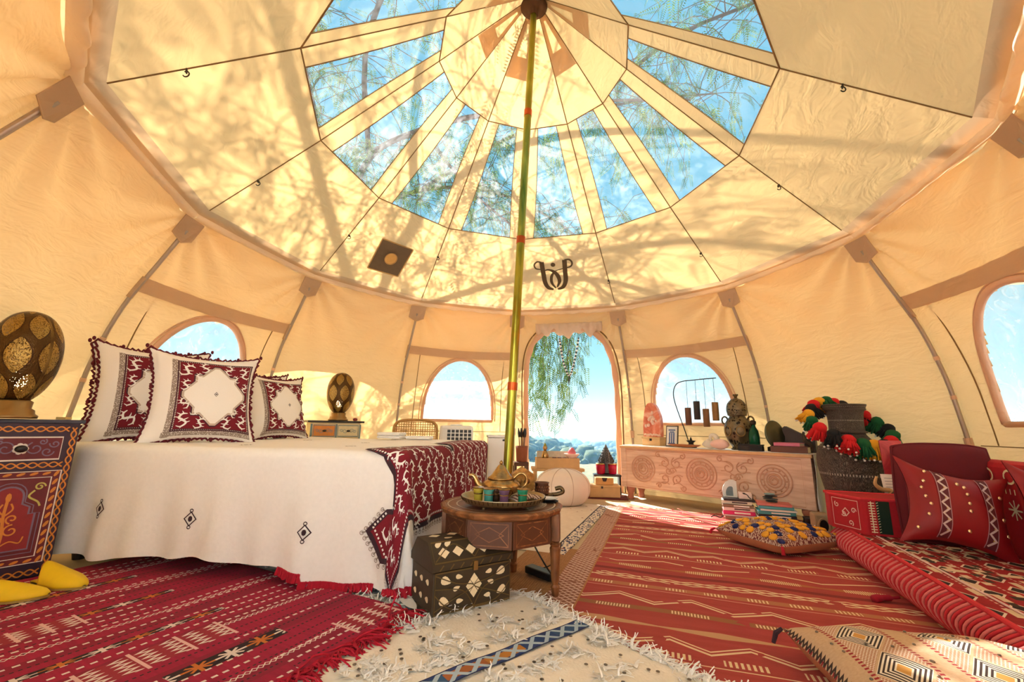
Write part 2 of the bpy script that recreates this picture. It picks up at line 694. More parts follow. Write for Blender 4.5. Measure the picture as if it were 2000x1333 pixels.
# eave: roof hem, gathered valance, flaring outer overhang
for k in range(-6, 6):
    a_, b_ = ring(R_EAVE, Z_EAVE, k), ring(R_EAVE, Z_EAVE, k + 1)
    c_, d_ = ring(2.178, Z_EAVE - 0.032, k), ring(2.178, Z_EAVE - 0.032, k + 1)

    def fhem(u, v):
        p = lerp(lerp(a_, b_, u), lerp(c_, d_, u), v)
        p.z -= 0.012 * math.sin(PI * u) * v
        return p
    MB().grid(fhem, 14, 2).build('roof_hem', M_CANVAS2, ceiling, smooth=True)
    e0, e1 = ring(2.232, 2.012, k), ring(2.232, 2.012, k + 1)

    def fval(u, v, k=k):
        p = lerp(lerp(c_, d_, u), lerp(e0, e1, u), v)
        bow = math.sin(PI * v) * (0.038 + 0.008 * math.sin(u * 46 + k) + 0.006 * math.sin(u * 23.7 + 2 * k + 3 * v)) * (0.35 + 0.65 * min(1, 6 * min(u, 1 - u)))
        inw = Vector((-p.x, -p.y, 0)).normalized()
        return p + inw * bow * 0.75 + Vector((0, 0, -bow * 0.75 - 0.012 * math.sin(PI * u) * (1 - v)))
    MB().grid(fval, 60, 8).build('valance', M_VALANCE, ceiling, smooth=True)
    rv, rm = (3.72, 3.30)
    zv, zm = (1.74, 1.86)
    if k in (0,):
        rm, zm = 2.72, 2.0
    if k in (5, -6):
        rm, zm = 2.75, 2.02  # unseen rear overhang kept short and high to let sky light in

    def fover(u, v, k=k, rm=rm, zm=zm):
        a0 = ring(2.16, Z_EAVE - 0.01, k); a1 = ring(2.16, Z_EAVE - 0.01, k + 1)
        rv0, zv0 = (2.95, 1.97) if k in (0, 1) else ((2.9, 2.0) if k in (5, -6, 6, -5) else (rv, zv))
        rv1, zv1 = (2.95, 1.97) if k + 1 in (0, 1) else ((2.9, 2.0) if k + 1 in (5, -6, 6, -5) else (rv, zv))
        b0 = ring(rv0, zv0, k); b1 = ring(rv1, zv1, k + 1)
        chord = lerp(b0, b1, u)
        w_ = math.sin(PI * u) ** 0.8
        a2 = ang(k + u)
        mid = Vector((rm * math.sin(a2), rm * math.cos(a2), zm))
        e_ = lerp(chord, mid, w_)
        p = lerp(lerp(a0, a1, u), e_, v)
        p.z -= 0.05 * math.sin(PI * v)
        return p
    MB().grid(fover, 16, 8).build('eave_flare', M_CANVAS, ceiling, smooth=True)


# ------------------------------------------------------------------ walls
def wall_pt(k, s_, z, off=0.0):
    """s_: metres from the middle of the sector, z: height, off: towards the room"""
    r = prof_r(z)
    a_, b_ = ring(r, z, k), ring(r, z, k + 1)
    hw = r * SIN15
    p = lerp(a_, b_, 0.5 + s_ / (2 * hw))
    am = ang(k + 0.5)
    return p + Vector((-math.sin(am), -math.cos(am), 0)) * off


def win_hw(z, z0=0.78, z1=1.485, w=0.41):
    t = (z - z0) / (z1 - z0)
    if t < 0 or t > 1:
        return -1
    return w * (1 - t ** 2.5) ** (1 / 2.0)


def door_hw(z, top=1.845, w=0.535):
    t = max(0.0, (z - 0.0) / top)
    if t > 1:
        return -1
    return w * (1 - t ** 7) ** (1 / 2.6)


def outline(fn, z0, z1, n=40):
    zs = [lerp(z0, z1, 1 - (1 - i / n) ** 2) for i in range(n + 1)]
    left = [(-max(0, fn(z)), z) for z in zs]
    return left + [(-x, z) for x, z in reversed(left[:-1])]


WIN_SECT = (-5, -3, -1, 1, 3, 5)
DOOR_SECT = (0, 6)
SIDES = {'wall_left': (-5, -4, -3, -2), 'wall_back': (-1, 0, 1), 'wall_right': (2, 3, 4, 5), 'wall_front': (6,)}
WALLS = {}
win_no = 0
for side, sects in SIDES.items():
    W_ = structure(side)
    for k in sects:
        WALLS[k] = W_

        def fn(u, v, k=k):
            z = 2.012 * v
            hw = prof_r(z) * SIN15
            s_ = (2 * u - 1) * hw
            fold = 0.0
            for sg in (-1, 1):        # folds fanning out of the pole pockets
                dx = s_ - sg * 0.57
                dz = 2.03 - z
                dd = math.hypot(dx, dz)
                fold += 0.030 * math.exp(-dd / 0.45) * math.sin(15 * math.atan2(dx, dz + 0.02) + k * 2.1) * min(1, dd * 9)
            fold += 0.004 * math.sin(u * 11 + k) * math.sin(z * 7 + 2 * k)
            return wall_pt(k, s_, z, fold * min(1, 10 * min(u, 1 - u)))

        def mask(u, v, k=k):
            z = 2.012 * v
            s_ = (2 * u - 1) * prof_r(z) * SIN15
            if k in WIN_SECT:
                return abs(s_) > win_hw(z) - 0.004
            if k in DOOR_SECT:
                return abs(s_) > (door_hw(z) if k == 0 else door_hw(z, 1.93, 0.62)) - 0.004  # added rear opening is cut larger to let in more light
            return True
        MB().grid(fn, 72, 84, mask=mask).build('wall_panel', M_CANVAS, W_, smooth=True)
        if k in WIN_SECT:
            # blind header, zip lines and skirting seam
            wf = lambda s_, z, h, k=k: wall_pt(k, s_, z, h)
            mb = MB()
            mb.grid(lambda u, v, k=k: wall_pt(k, (2 * u - 1) * (prof_r(1.5 + .085 * v) * SIN15 - 0.03), 1.515 + .085 * v - 0.02 * math.sin(PI * u), 0.026 + 0.003 * math.sin(u * 60)), 50, 3)
            mb.build('blind_header', M_CANVAS2, W_, smooth=True)
            mb = MB()
            for sg in (-1, 1):
                mb.tube([wall_pt(k, sg * lerp(0.50, 0.535, t), lerp(1.52, 0.66, t), 0.006) for t in np.linspace(0, 1, 12)], 0.004, 5)
            mb.tube([wall_pt(k, s_, 0.655, 0.006) for s_ in np.linspace(-0.66, 0.66, 6)], 0.003, 5)
            mb.build('zip', M_SEAM, W_)

for n_, k in enumerate(WIN_SECT):
    wp = structure('window_%d' % (n_ + 1))
    ol = outline(win_hw, 0.78, 1.485)
    mb = MB()
    pts = [wall_pt(k, s_ * 1.03, z, 0.010) for s_, z in ol] + [wall_pt(k, -0.41 * 1.03, 0.78, 0.010)]
    mb.tube(pts, 0.021, 8, flat=0.8)
    pts2 = [wall_pt(k, s_ * 1.12, z + 0.035 * (z - .78), 0.004) for s_, z in ol]
    mb.tube(pts2, 0.006, 6)
    mb.build('window_frame', M_FRAME, wp, smooth=True)
    MB().grid(lambda u, v, k=k: wall_pt(k, (2 * u - 1) * max(0.0, win_hw(lerp(0.78, 1.4849, v))) * 1.03, lerp(0.78, 1.4849, v), -0.012 - 0.012 * math.sin(5 * u + 7 * v) * math.sin(PI * u)), 16, 24).build('window_pane', M_WINPANE, wp, smooth=True)

# doorway: fabric roll round the opening, flap tied up along the top
dp = structure('door_1')
ol = outline(door_hw, 0.0, 1.845, 60)
mb = MB()
mb.tube([wall_pt(0, s_ * 1.03, z * 1.006, 0.018) for s_, z in ol], [0.030 + 0.005 * math.sin(i * 0.7) for i in range(len(ol))], 10)
mb.build('door_roll', M_FRAME, dp, smooth=True)
mb = MB()
mb.tube([wall_pt(0, s_ * 1.13, z * 1.03, 0.006) for s_, z in ol], 0.008, 6)
mb.build('door_zip', M_SEAM, dp, smooth=True)


def flap(u, v):
    s_ = lerp(-0.36, 0.40, u)
    bow = 0.03 * math.sin(u * 17) + 0.02 * math.sin(u * 39 + 1)
    z = 1.905 - v * (0.10 + bow * 0.8 + 0.03 * math.sin(PI * u))
    return wall_pt(0, s_, z, 0.03 + 0.035 * math.sin(PI * v) + 0.01 * math.sin(u * 60))


MB().grid(flap, 60, 8).build('tied_up_flap', M_VALANCE, dp, smooth=True, solid=0.004)
dp2 = structure('added_rear_door')  # unseen rear doorway, added open so fill light enters from behind
mb = MB()
ol2 = outline(lambda z: door_hw(z, 1.93, 0.62), 0.0, 1.93, 60)
mb.tube([wall_pt(6, s_ * 1.02, z * 1.004, 0.006) for s_, z in ol2], 0.022, 8)
mb.build('door_roll', M_FRAME, dp2, smooth=True)

# ------------------------------------------------------------------ floor
mb = MB()
mb.lathe([(0.0, -0.02), (2.83, -0.02), (2.83, 0.0), (1.9, 0.0), (1.0, 0.0), (0.0, 0.0)], seg=48)
fl = mb.build('floor', plain('groundsheet', L(196, 172, 140), 0.9, var=0.1, scale=14), None)
fl['kind'] = 'structure'

# ------------------------------------------------------------------ curved wall poles, one at every corner
POLE_LABEL = {-4: 'curved steel wall pole at the far left edge above the big brass lamp',
              -3: 'curved steel wall pole rising behind the left pillows to the left of the window',
              -2: 'curved steel wall pole between the pillows and the small egg lamp',
              -1: 'curved steel wall pole behind the bed left of the white air cooler',
              0: 'curved steel wall pole at the left jamb of the open doorway behind the centre pole',
              1: 'curved steel wall pole at the right jamb of the open doorway',
              2: 'curved steel wall pole between the carved chest window and the plain right panel',
              3: 'curved steel wall pole descending behind the maroon backrest at right',
              4: 'curved steel wall pole at the far right edge of the picture'}
for k in range(-4, 5):
    a = ang(k)
    base = ring(2.765, 0.0, k)
    t = thing('curved_wall_pole', POLE_LABEL[k], 'tent pole', tuple(base), group='curved poles holding up the tent wall')

    def rib(z, inset=0.034, base=base, k=k):
        return ring(prof_r(z) - inset, z, k) - base
    MB().tube([rib(z) for z in np.linspace(1.93, 0.002, 30)], 0.0125, 10).build('tube', M_STEEL, t, smooth=True)
    mb = MB()
    mb.tube([rib(z, 0.030) for z in np.linspace(1.60, 1.47, 5)], 0.019, 8, flat=0.8)
    mb.build('sleeve', M_CANVAS2, t, smooth=True)
    for z, hh, rr in ((1.20, 0.012, 0.0155), (0.95, 0.012, 0.0155), (0.66, 0.04, 0.021)):
        MB().tube([rib(z + hh), rib(z - hh)], rr, 10).build('clip', M_FRAME, t)
    # stitched pocket at the head of the pole
    mb = MB()
    sg = Vector((math.cos(a), -math.sin(a), 0))
    p0 = rib(2.00, 0.040); p1 = rib(1.86, 0.052)
    mb.add([p0 - sg * 0.085, p0 + sg * 0.085, p1 + sg * 0.085 + Vector((0, 0, .02)), p1 + Vector((0, 0, -0.02)), p1 - sg * 0.085 + Vector((0, 0, .02))], [(0, 1, 2, 3, 4)])
    mb.build('pocket', M_CANVAS2, t, solid=0.004)

# ------------------------------------------------------------------ centre pole
g = G('olive_brass')
x_, y_, z_ = g.xyz()
n_ = g.noise(vec=g.vec(x_ * 6, y_ * 6, z_ * 1.3), scale=1.5, detail=3)
M_POLE = g.done(g.principled(g.ramp(n_, [(0.30, L(88, 104, 34)), (0.48, L(172, 164, 64)), (0.60, L(136, 130, 42)), (0.72, L(200, 120, 44))]), 0.28, 0.85))
cp0, cp1 = Vector((-0.150, 0.0, 0.03)), Vector((0.0, 0.0, Z_HUB - 0.06))
t = thing('centre_pole', 'olive brass centre pole rising from behind the tea table to the roof hub', 'tent pole', tuple(cp0))
dv = cp1 - cp0
cuts = [0.0, 0.25, 0.505, 0.76, 1.0]
for i in range(4):
    r = 0.0285 - 0.0015 * i
    MB().tube([dv * cuts[i], dv * cuts[i + 1]], r, 20).build('pole_section', M_POLE, t, smooth=False)
    if i:
        MB().tube([dv * (cuts[i] - 0.010), dv * (cuts[i] + 0.003)], r + 0.004, 20).build('pole_collar', plain('copper_collar', L(190, 84, 36), 0.3, 0.8), t)
MB().tube([Vector((0, 0, -0.03)), Vector((0, 0, 0.012))], 0.055, 20).build('pole_foot', M_DARKMETAL, t)

# ------------------------------------------------------------------ printed mark and vent patch on the roof
M_PRINT = plain('brown_print', L(84, 66, 44), 0.9, var=0.15)


def roof_uv(k):
    """metres on sector k: s across, t up from the eave"""
    f = roof_low(k)
    sl = math.hypot(Z_OUT - Z_EAVE, (R_EAVE - R_OUT) * math.cos(PI / 12))

    def q(s_, tt, h):
        v = tt / sl
        hw = lerp(R_EAVE, R_OUT, v) * SIN15
        p = f(0.5 + s_ / (2 * hw), v)
        return p + roof_in(p) * h
    return q


q = roof_uv(0)
mb = MB()
cx, cy = -0.085, 0.39          # centre of the mark
K = 0.19                     # half height


def st(pts, w):
    P_ = spline(pts, 6) if len(pts) > 2 else pts
    mb.ribbon([(cx + a * K, cy + b * K) for a, b in P_], [w_ * K for w_ in np.interp(np.linspace(0, 1, len(P_)), np.linspace(0, 1, len(w)), w)], q, 0.005)


st([(-0.62, 0.88), (-0.60, 0.2), (-0.56, -0.45), (-0.40, -0.80), (-0.12, -0.93)], (0.26, 0.26, 0.26, 0.22, 0.10))
st([(0.66, 0.92), (0.64, 0.2), (0.62, -0.40), (0.44, -0.80), (0.12, -0.93)], (0.26, 0.26, 0.26, 0.22, 0.10))
st([(-0.62, 0.86), (-0.86, 0.92), (-1.05, 0.74), (-0.98, 0.50), (-0.72, 0.42)], (0.08, 0.09, 0.09, 0.08, 0.06))
st([(0.66, 0.92), (0.92, 0.92), (1.06, 0.72), (0.98, 0.50), (0.70, 0.42), (0.36, 0.34), (0.06, 0.26)], (0.08, 0.10, 0.10, 0.09, 0.07, 0.06, 0.04))
st([(-0.56, 0.30), (-0.30, 0.36), (0.02, 0.20), (0.22, -0.10), (0.26, -0.45), (0.10, -0.80)], (0.05, 0.10, 0.20, 0.24, 0.20, 0.06))
st([(0.02, 0.20), (-0.16, -0.10), (-0.18, -0.50), (0.02, -0.85)], (0.10, 0.16, 0.16, 0.08))
mb.patch([(cx + a * 0.13 * K, cy + 0.66 * K + b * 0.13 * K) for a, b in circ(0, 0, 1, 16)], q, 0.005)
mk = mb.build('printed_mark', M_PRINT, ceiling)
mk['label'] = 'brown interlaced letter mark printed on the canvas'

q = roof_uv(-2)
mb = MB()
cx, cy, K = 0.0, 0.33, 0.165
mb.patch([(cx - K, cy - K), (cx + K, cy - K), (cx + K, cy + K), (cx - K, cy + K)], q, 0.006)
pt = mb.build('flue_patch', plain('flue_patch_grey', L(104, 86, 66), 0.8, var=0.15), ceiling)
pt['label'] = 'dark square flue patch with a round cover'
mb = MB()
mb.patch([(cx + a * 0.056, cy + b * 0.056) for a, b in circ(0, 0, 1, 24)], q, 0.024)
mb.build('flue_cover', plain('flue_cover_tan', L(214, 170, 98), 0.8, var=0.1), pt)
mb = MB()
mb.ribbon([(cx + a * 0.060, cy + b * 0.060) for a, b in circ(0, 0, 1, 24)], 0.008, q, 0.027, closed=True)
for a0, b0, a1, b1 in ((-1, -1, 1, -1), (1, -1, 1, 1), (1, 1, -1, 1), (-1, 1, -1, -1)):
    mb.ribbon([(cx + a0 * K, cy + b0 * K), (cx + a1 * K, cy + b1 * K)], 0.012, q, 0.009)
mb.build('flue_binding', plain('flue_binding_tan', L(190, 150, 92), 0.8, var=0.1), pt)


# ================================================================== outside: hilltop, hills, tree
def terrain_z(x, y):
    d = math.hypot(x, y * 0.9)
    w_ = min(1.0, max(0.0, (y + 1.0) / 3.0))        # level terrace added behind for bounce light, steep slope beyond the doorway
    d = d * w_ + min(d, 3.6) * (1 - w_)
    base = -0.03
    t = max(0.0, d - 3.6)
    base -= 0.42 * t if t < 12 else 5.04 + 0.040 * (t - 12)
    base += 1.2 * math.sin(x * 0.06 + 1) * math.sin(y * 0.05) * min(1, t / 60) + 4.5 * math.sin(x * 0.021 + y * 0.016) * min(1, t / 250) + 2.5 * math.sin(x * 0.05 - y * 0.031) * min(1, t / 250)
    if y < -5.0:                                     # unseen bank added behind the tent, bounces sun onto the bed
        base += min(9.0, 0.62 * (-5.0 - y))
    return base


g = G('hillside_with_bounce_ground')
n_ = g.noise(scale=0.35, detail=6, rough=0.65)
x_, y_, z_ = g.xyz()
bounce_ground = (y_ < 4.0) * (x_ * x_ < 900.0)  # pale ground added around and behind the tent to bounce neutral light inside
M_HILL = g.done(g.principled(g.mix(bounce_ground, g.ramp(n_, [(0.35, L(52, 70, 44)), (0.52, L(110, 104, 72)), (0.7, L(66, 80, 48))]), L(216, 214, 212)), 0.95))
mb = MB()
ths = np.linspace(0, 2 * PI, 73)
rad = [0.0, 2.0, 3.4, 4.4, 5.6, 7, 9, 12, 16, 22, 30, 40, 55, 75, 100, 140, 190, 230, 270, 310, 360, 410, 480, 560, 700, 900, 1200, 1700]
vs = [(r * math.sin(a), r * math.cos(a), terrain_z(r * math.sin(a), r * math.cos(a))) for r in rad for a in ths[:-1]]
fs = [(j * 72 + i, (j + 1) * 72 + i, (j + 1) * 72 + (i + 1) % 72, j * 72 + (i + 1) % 72) for j in range(len(rad) - 1) for i in range(72)]
mb.add(vs, [tuple(reversed(f)) for f in fs])
o = mb.build('ground', M_HILL, None, smooth=True)
o['kind'] = 'structure'

# distant mountain ridges
for i, (dist, hgt, sd) in enumerate(((620, 1.0, 3.0), (1000, 12.0, 8.0), (1600, 24.0, 1.0))):
    mb = MB()

    def fr(u, v, dist=dist, hgt=hgt, sd=sd):
        a = lerp(-1.3, 1.3, u)
        crest = hgt * (0.75 + 0.25 * math.sin(a * 9 + sd) + 0.16 * math.sin(a * 23 + sd * 2) + 0.06 * math.sin(a * 61 + sd))
        r = dist * (1.0 + 0.25 * (v - 0.5))
        z = -60 + (crest + 60) * math.sin(PI * min(v, 1) * 0.5 if v < 1 else PI / 2)
        return (r * math.sin(a), r * math.cos(a), z)
    o = mb.grid(fr, 90, 10).build('mountain_ridge', M_HILL, None, smooth=True)
    tag(o, ('low hazy ridge nearest beyond the valley', 'long blue ridge in the middle distance beyond the doorway', 'farthest pale mountain line on the horizon')[i], 'mountain')

# scrub on the slopes: nobody could count it
mb = MB()
for i in range(2600):
    y = 110 + 430 * RNG.random() ** 1.2
    x = (RNG.random() - 0.4) * (8 + y * 0.9)
    r = (1.0 + 2.6 * RNG.random() ** 2) * (0.7 + y * 0.0016)
    z = terrain_z(x, y)
    ph = RNG.random(3) * 6
    mb.ball((x, y, z + r * 0.45), r, 8, 5, (1, 1, 0.8), fn=lambda d, ph=ph: 1 + 0.22 * math.sin(5 * d.x + ph[0]) * math.sin(4 * d.y + ph[1]) + 0.12 * math.sin(9 * d.z + ph[2]))
g = G('scrub_green')
x_, y_, z_ = g.xyz()
n_ = g.noise(scale=0.9, detail=4)
M_SCRUB = g.done(g.principled(g.ramp(n_, [(0.32, L(34, 54, 30)), (0.55, L(64, 84, 46)), (0.72, L(96, 104, 58))]), 0.95))
o = mb.build('scrub', M_SCRUB, None, smooth=True)
stuff(o, 'green scrub covering the slopes beyond the doorway', 'scrub')

# blue summer haze lying in the valley
g = G('valley_haze')
vs_ = g.n('ShaderNodeVolumeScatter')
vs_.inputs['Color'].default_value = (0.30, 0.62, 1.0, 1)
vs_.inputs['Density'].default_value = 0.0021
vs_.inputs['Anisotropy'].default_value = 0.2
g.nt.links.new(vs_.outputs[0], g.out.inputs['Volume'])
o = MB().box((300, 1045, -25), (1800, 2000, 90)).build('valley_haze', g.mat, None)
stuff(o, 'pale blue haze over the hills beyond the doorway', 'haze')

# ------------------------------------------------------------------ pepper tree over the tent
g = G('pepper_leaf')
n_ = g.noise(scale=6, detail=2)
lc = g.ramp(n_, [(0.3, L(54, 80, 34)), (0.55, L(92, 114, 48)), (0.75, L(160, 158, 66))])
d1 = g.n('ShaderNodeBsdfDiffuse'); t1 = g.n('ShaderNodeBsdfTranslucent')
g.put(d1.inputs['Color'], lc); g.put(t1.inputs['Color'], lc)
M_LEAF = g.done(g.shader_mix(0.45, X(g, d1.outputs[0]), X(g, t1.outputs[0])))
M_BARK = plain('grey_bark', L(84, 66, 54), 0.95, var=0.3, scale=20, bump=0.6)

tree = thing('pepper_tree', 'drooping green pepper tree arching over the tent outside', 'tree', (-4.6, 6.2, -0.6))
TB = Vector((-4.6, 6.2, -0.6))
limbs = [
    [(-4.6, 6.2, -0.6), (-4.5, 6.0, 1.4), (-4.1, 5.6, 3.2), (-3.4, 5.0, 4.6)],
    [(-3.4, 5.0, 4.6), (-2.6, 3.9, 5.2), (-1.5, 2.9, 5.0), (-0.4, 2.4, 4.9), (0.9, 2.5, 5.2), (2.2, 2.2, 5.0)],
    [(-3.4, 5.0, 4.6), (-3.4, 3.6, 5.6), (-3.0, 2.0, 5.9), (-2.4, 0.6, 5.8), (-1.4, -0.6, 5.6)],
    [(-3.4, 5.0, 4.6), (-2.0, 5.2, 5.4), (-0.6, 5.0, 5.3), (0.6, 4.9, 4.7), (1.4, 4.8, 4.0)],
    [(-2.6, 3.9, 5.2), (-2.2, 2.4, 6.2), (-0.6, 0.8, 6.6), (1.2, 0.2, 6.5), (2.8, 0.4, 6.2)],
    [(-4.1, 5.6, 3.2), (-5.0, 4.2, 4.4), (-5.2, 2.6, 5.0), (-4.6, 1.0, 5.2)],
    [(-1.5, 2.9, 5.0), (-0.8, 3.9, 4.6), (0.1, 4.3, 4.0), (0.6, 4.4, 3.4)],
    [(-4.1, 5.6, 3.2), (-3.2, 5.2, 3.4), (-2.2, 4.9, 3.3), (-1.3, 4.7, 2.9)],
    [(-4.1, 5.6, 3.2), (-5.2, 5.0, 4.2), (-5.7, 4.0, 4.6), (-5.5, 2.8, 4.4)],
    [(-3.4, 5.0, 4.6), (-4.2, 3.8, 5.6), (-4.5, 2.6, 6.0), (-4.0, 1.4, 6.2)],
    [(-3.4, 5.0, 4.6), (-4.4, 4.4, 5.4), (-5.4, 3.4, 5.6), (-6.0, 2.2, 5.2)],
    [(-2.0, 5.2, 5.4), (-0.4, 5.0, 6.4), (1.2, 4.6, 6.8), (2.4, 4.0, 6.6), (3.2, 3.4, 6.2)],
    [(1.2, 4.6, 6.8), (2.4, 3.2, 7.0), (3.2, 2.2, 6.6), (3.6, 1.2, 6.0)],
]
bark = MB()
twigs = []
for li, lb in enumerate(limbs):
    pts = spline([tuple(Vector(p) - TB) for p in lb], 6)
    r0 = (0.19, 0.06, 0.06, 0.05, 0.045, 0.06, 0.03, 0.045, 0.05, 0.05, 0.05, 0.045, 0.04)[li]
    r1 = (0.09, 0.014, 0.014, 0.012, 0.012, 0.015, 0.010, 0.012, 0.012, 0.012, 0.012, 0.012, 0.012)[li]
    bark.tube(pts, list(np.linspace(r0, r1, len(pts))), 8)
    if li:
        for qi, q_ in enumerate(pts[3:]):
            if li == 1 and qi > 8 and qi % 6:
                continue
            twigs.append(Vector(q_))
bark.build('trunk_and_limbs', M_BARK, tree, smooth=True)
tw = MB()
fr_pos = []
for p in twigs:
    for rep in range(4):
        a = RNG.random() * 2 * PI
        ln = 0.5 + RNG.random() * 1.0
        d = Vector((math.cos(a), math.sin(a), 0.25 * (RNG.random() - 0.3)))
        path = [p]
        q_ = p.copy()
        for st_ in range(6):
            d = (d + Vector(tuple(RNG.normal(0, 0.22, 3))) + Vector((0, 0, -0.20 * st_ * 0.55))).normalized()
            q_ = q_ + d * ln / 4
            path.append(q_.copy())
            if st_ >= 1:
                fr_pos.append((q_.copy(), d.copy()))
        tw.tube(path, list(np.linspace(0.009, 0.003, len(path))), 4, cap=False)
# weeping strands seen in front of the doorway
for i in range(34):
    x = 0.05 + 1.15 * RNG.random() ** 1.3
    y = 4.1 + 0.9 * RNG.random()
    top = 3.3 + 0.5 * RNG.random()
    low = 0.75 + 0.5 * (x - 0.05) + 0.8 * RNG.random()
    path = []
    q_ = Vector((x, y, top)) - TB
    n_st = 9
    for st_ in range(n_st + 1):
        path.append(q_.copy())
        q_ = q_ + Vector((RNG.normal(0.0, 0.05), RNG.normal(0, 0.05), -(top - low) / n_st))
        if st_ > 1:
            fr_pos.append((q_.copy(), Vector((RNG.normal(0, .5), RNG.normal(0, .5), -1)).normalized()))
    tw.tube(path, list(np.linspace(0.007, 0.002, len(path))), 4, cap=False)
o = tw.build('twigs', M_BARK, tree)
o['kind'] = 'stuff'
# pinnate fronds
N_LF = 9
base_q = []
for i in range(N_LF):
    t = 0.12 + 0.88 * i / (N_LF - 1)
    for sg in (-1, 1):
        l_ = 0.055 * (1.0 - 0.35 * t)
        c_ = np.array((0, 0, -0.24 * t))
        tip = c_ + np.array((sg * l_, 0, -0.028))
        w_ = np.array((0, 0, -0.0075))
        base_q.append([c_, c_ + (tip - c_) * 0.5 + w_, tip, c_ + (tip - c_) * 0.5 - w_])
base_q = np.array(base_q)          # (n,4,3)
allv = []
for (p, d) in fr_pos:
    for rep in range(2):
        a = RNG.random() * 2 * PI
        dd = (Vector((0, 0, -1)) * 0.8 + Vector(d) * 0.5 + Vector(tuple(RNG.normal(0, 0.35, 3)))).normalized()
        zq = (-dd)
        xq = zq.orthogonal().normalized()
        xq = (Matrix.Rotation(a, 3, zq) @ xq)
        yq = zq.cross(xq)
        R_ = np.array((xq, yq, zq)).T
        sc_ = 0.7 + 0.6 * RNG.random()
        off = np.array(p) + RNG.normal(0, 0.05, 3)
        allv.append((base_q * sc_) @ R_.T + off)
allv = np.concatenate(allv).reshape(-1, 3)
lf = MB()
lf.v = [tuple(v) for v in allv]
lf.f = [(4 * i, 4 * i + 1, 4 * i + 2, 4 * i + 3) for i in range(len(allv) // 4)]
lf.uv = [None] * len(lf.f)
lf.mi = [0] * len(lf.f)
o = lf.build('foliage', M_LEAF, tree)
o['kind'] = 'stuff'
print('fronds', len(fr_pos) * 2, 'leaf quads', len(lf.f))


# ================================================================== fabrics
M_LINEN = plain('cream_linen', L(240, 236, 232), 0.9, var=0.05, scale=60, bump=0.15)
M_MAROON = plain('maroon_embroidery', L(122, 14, 34), 0.9, var=0.18, scale=120, bump=0.3)
M_THREAD = plain('white_thread', L(242, 238, 234), 0.9, var=0.06)
M_DARKTHREAD = plain('dark_thread', L(58, 34, 44), 0.9, var=0.2)
M_GREYTHREAD = plain('grey_thread', L(150, 136, 126), 0.9, var=0.2)
M_REDYARN = plain('crimson_yarn', L(176, 16, 44), 0.95, var=0.25, scale=80)
M_WHITEWOOL = plain('white_wool', L(242, 240, 238), 0.95, var=0.08, scale=40)


def dragon(cx, cy, s_, rot, flip=1):
    """a stylised embroidered beast: S body, crest, claws"""
    out = []
    def P_(pts):
        r_ = []
        for a, b in pts:
            a *= flip
            r_.append((cx + s_ * (a * math.cos(rot) - b * math.sin(rot)), cy + s_ * (a * math.sin(rot) + b * math.cos(rot))))
        return r_
    body = spline([(-0.7, -0.75), (-0.2, -0.95), (0.35, -0.55), (0.0, -0.1), (-0.35, 0.25), (0.05, 0.7), (0.6, 0.65)], 5)
    n = len(body)
    out.append((P_(body), [s_ * w for w in np.interp(np.linspace(0, 1, n), (0, .2, .55, .85, 1), (.06, .2, .3, .22, .08))]))
    for a, b, c_, d_ in ((-0.1, 0.55, -0.55, 0.95), (0.15, 0.72, 0.05, 1.1), (-0.32, 0.25, -0.85, 0.45), (0.12, -0.12, 0.65, 0.1), (0.3, -0.5, 0.8, -0.4), (-0.2, -0.9, -0.3, -1.15), (0.02, -0.1, -0.45, -0.3)):
        out.append((P_([(a, b), ((a + c_) / 2 + 0.05, (b + d_) / 2), (c_, d_)]), [s_ * 0.16, s_ * 0.12, s_ * 0.04]))
    return out


def curl(cx, cy, s_, rot):
    pts = [(cx + s_ * (a * math.cos(rot) - b * math.sin(rot)), cy + s_ * (a * math.sin(rot) + b * math.cos(rot)))
           for a, b in spline([(-0.8, -0.4), (-0.2, -0.7), (0.4, -0.3), (0.2, 0.3), (-0.2, 0.2), (-0.1, -0.1)], 4)]
    return [(pts, [s_ * 0.2] * len(pts))]


# ================================================================== bed
BL, BW, BZ = 1.93, 1.60, 0.60
BED_LOC, BED_RZ = (-2.521, -0.270, 0.0), math.atan2(-0.171, 0.985)
bed = thing('bed', 'low double bed under the cream embroidered coverlet', 'bed', BED_LOC, BED_RZ)
M_BEDWOOD = plain('dark_bed_wood', L(58, 42, 34), 0.7)
MB().box((BL / 2, BW / 2, 0.23), (BL - 0.10, BW - 0.10, 0.22)).build('bed_base', M_BEDWOOD, bed, bevel=0.01)
MB().box((BL / 2, BW / 2, 0.455), (BL - 0.06, BW - 0.06, 0.23)).build('mattress', M_LINEN, bed, bevel=0.04)
for sx in (0.12, BL - 0.12):
    for sy in (0.12, BW - 0.12):
        MB().lathe([(0.025, 0.0), (0.035, 0.06), (0.03, 0.125)], (sx, sy, 0.0), 12).build('leg', M_BEDWOOD, bed)


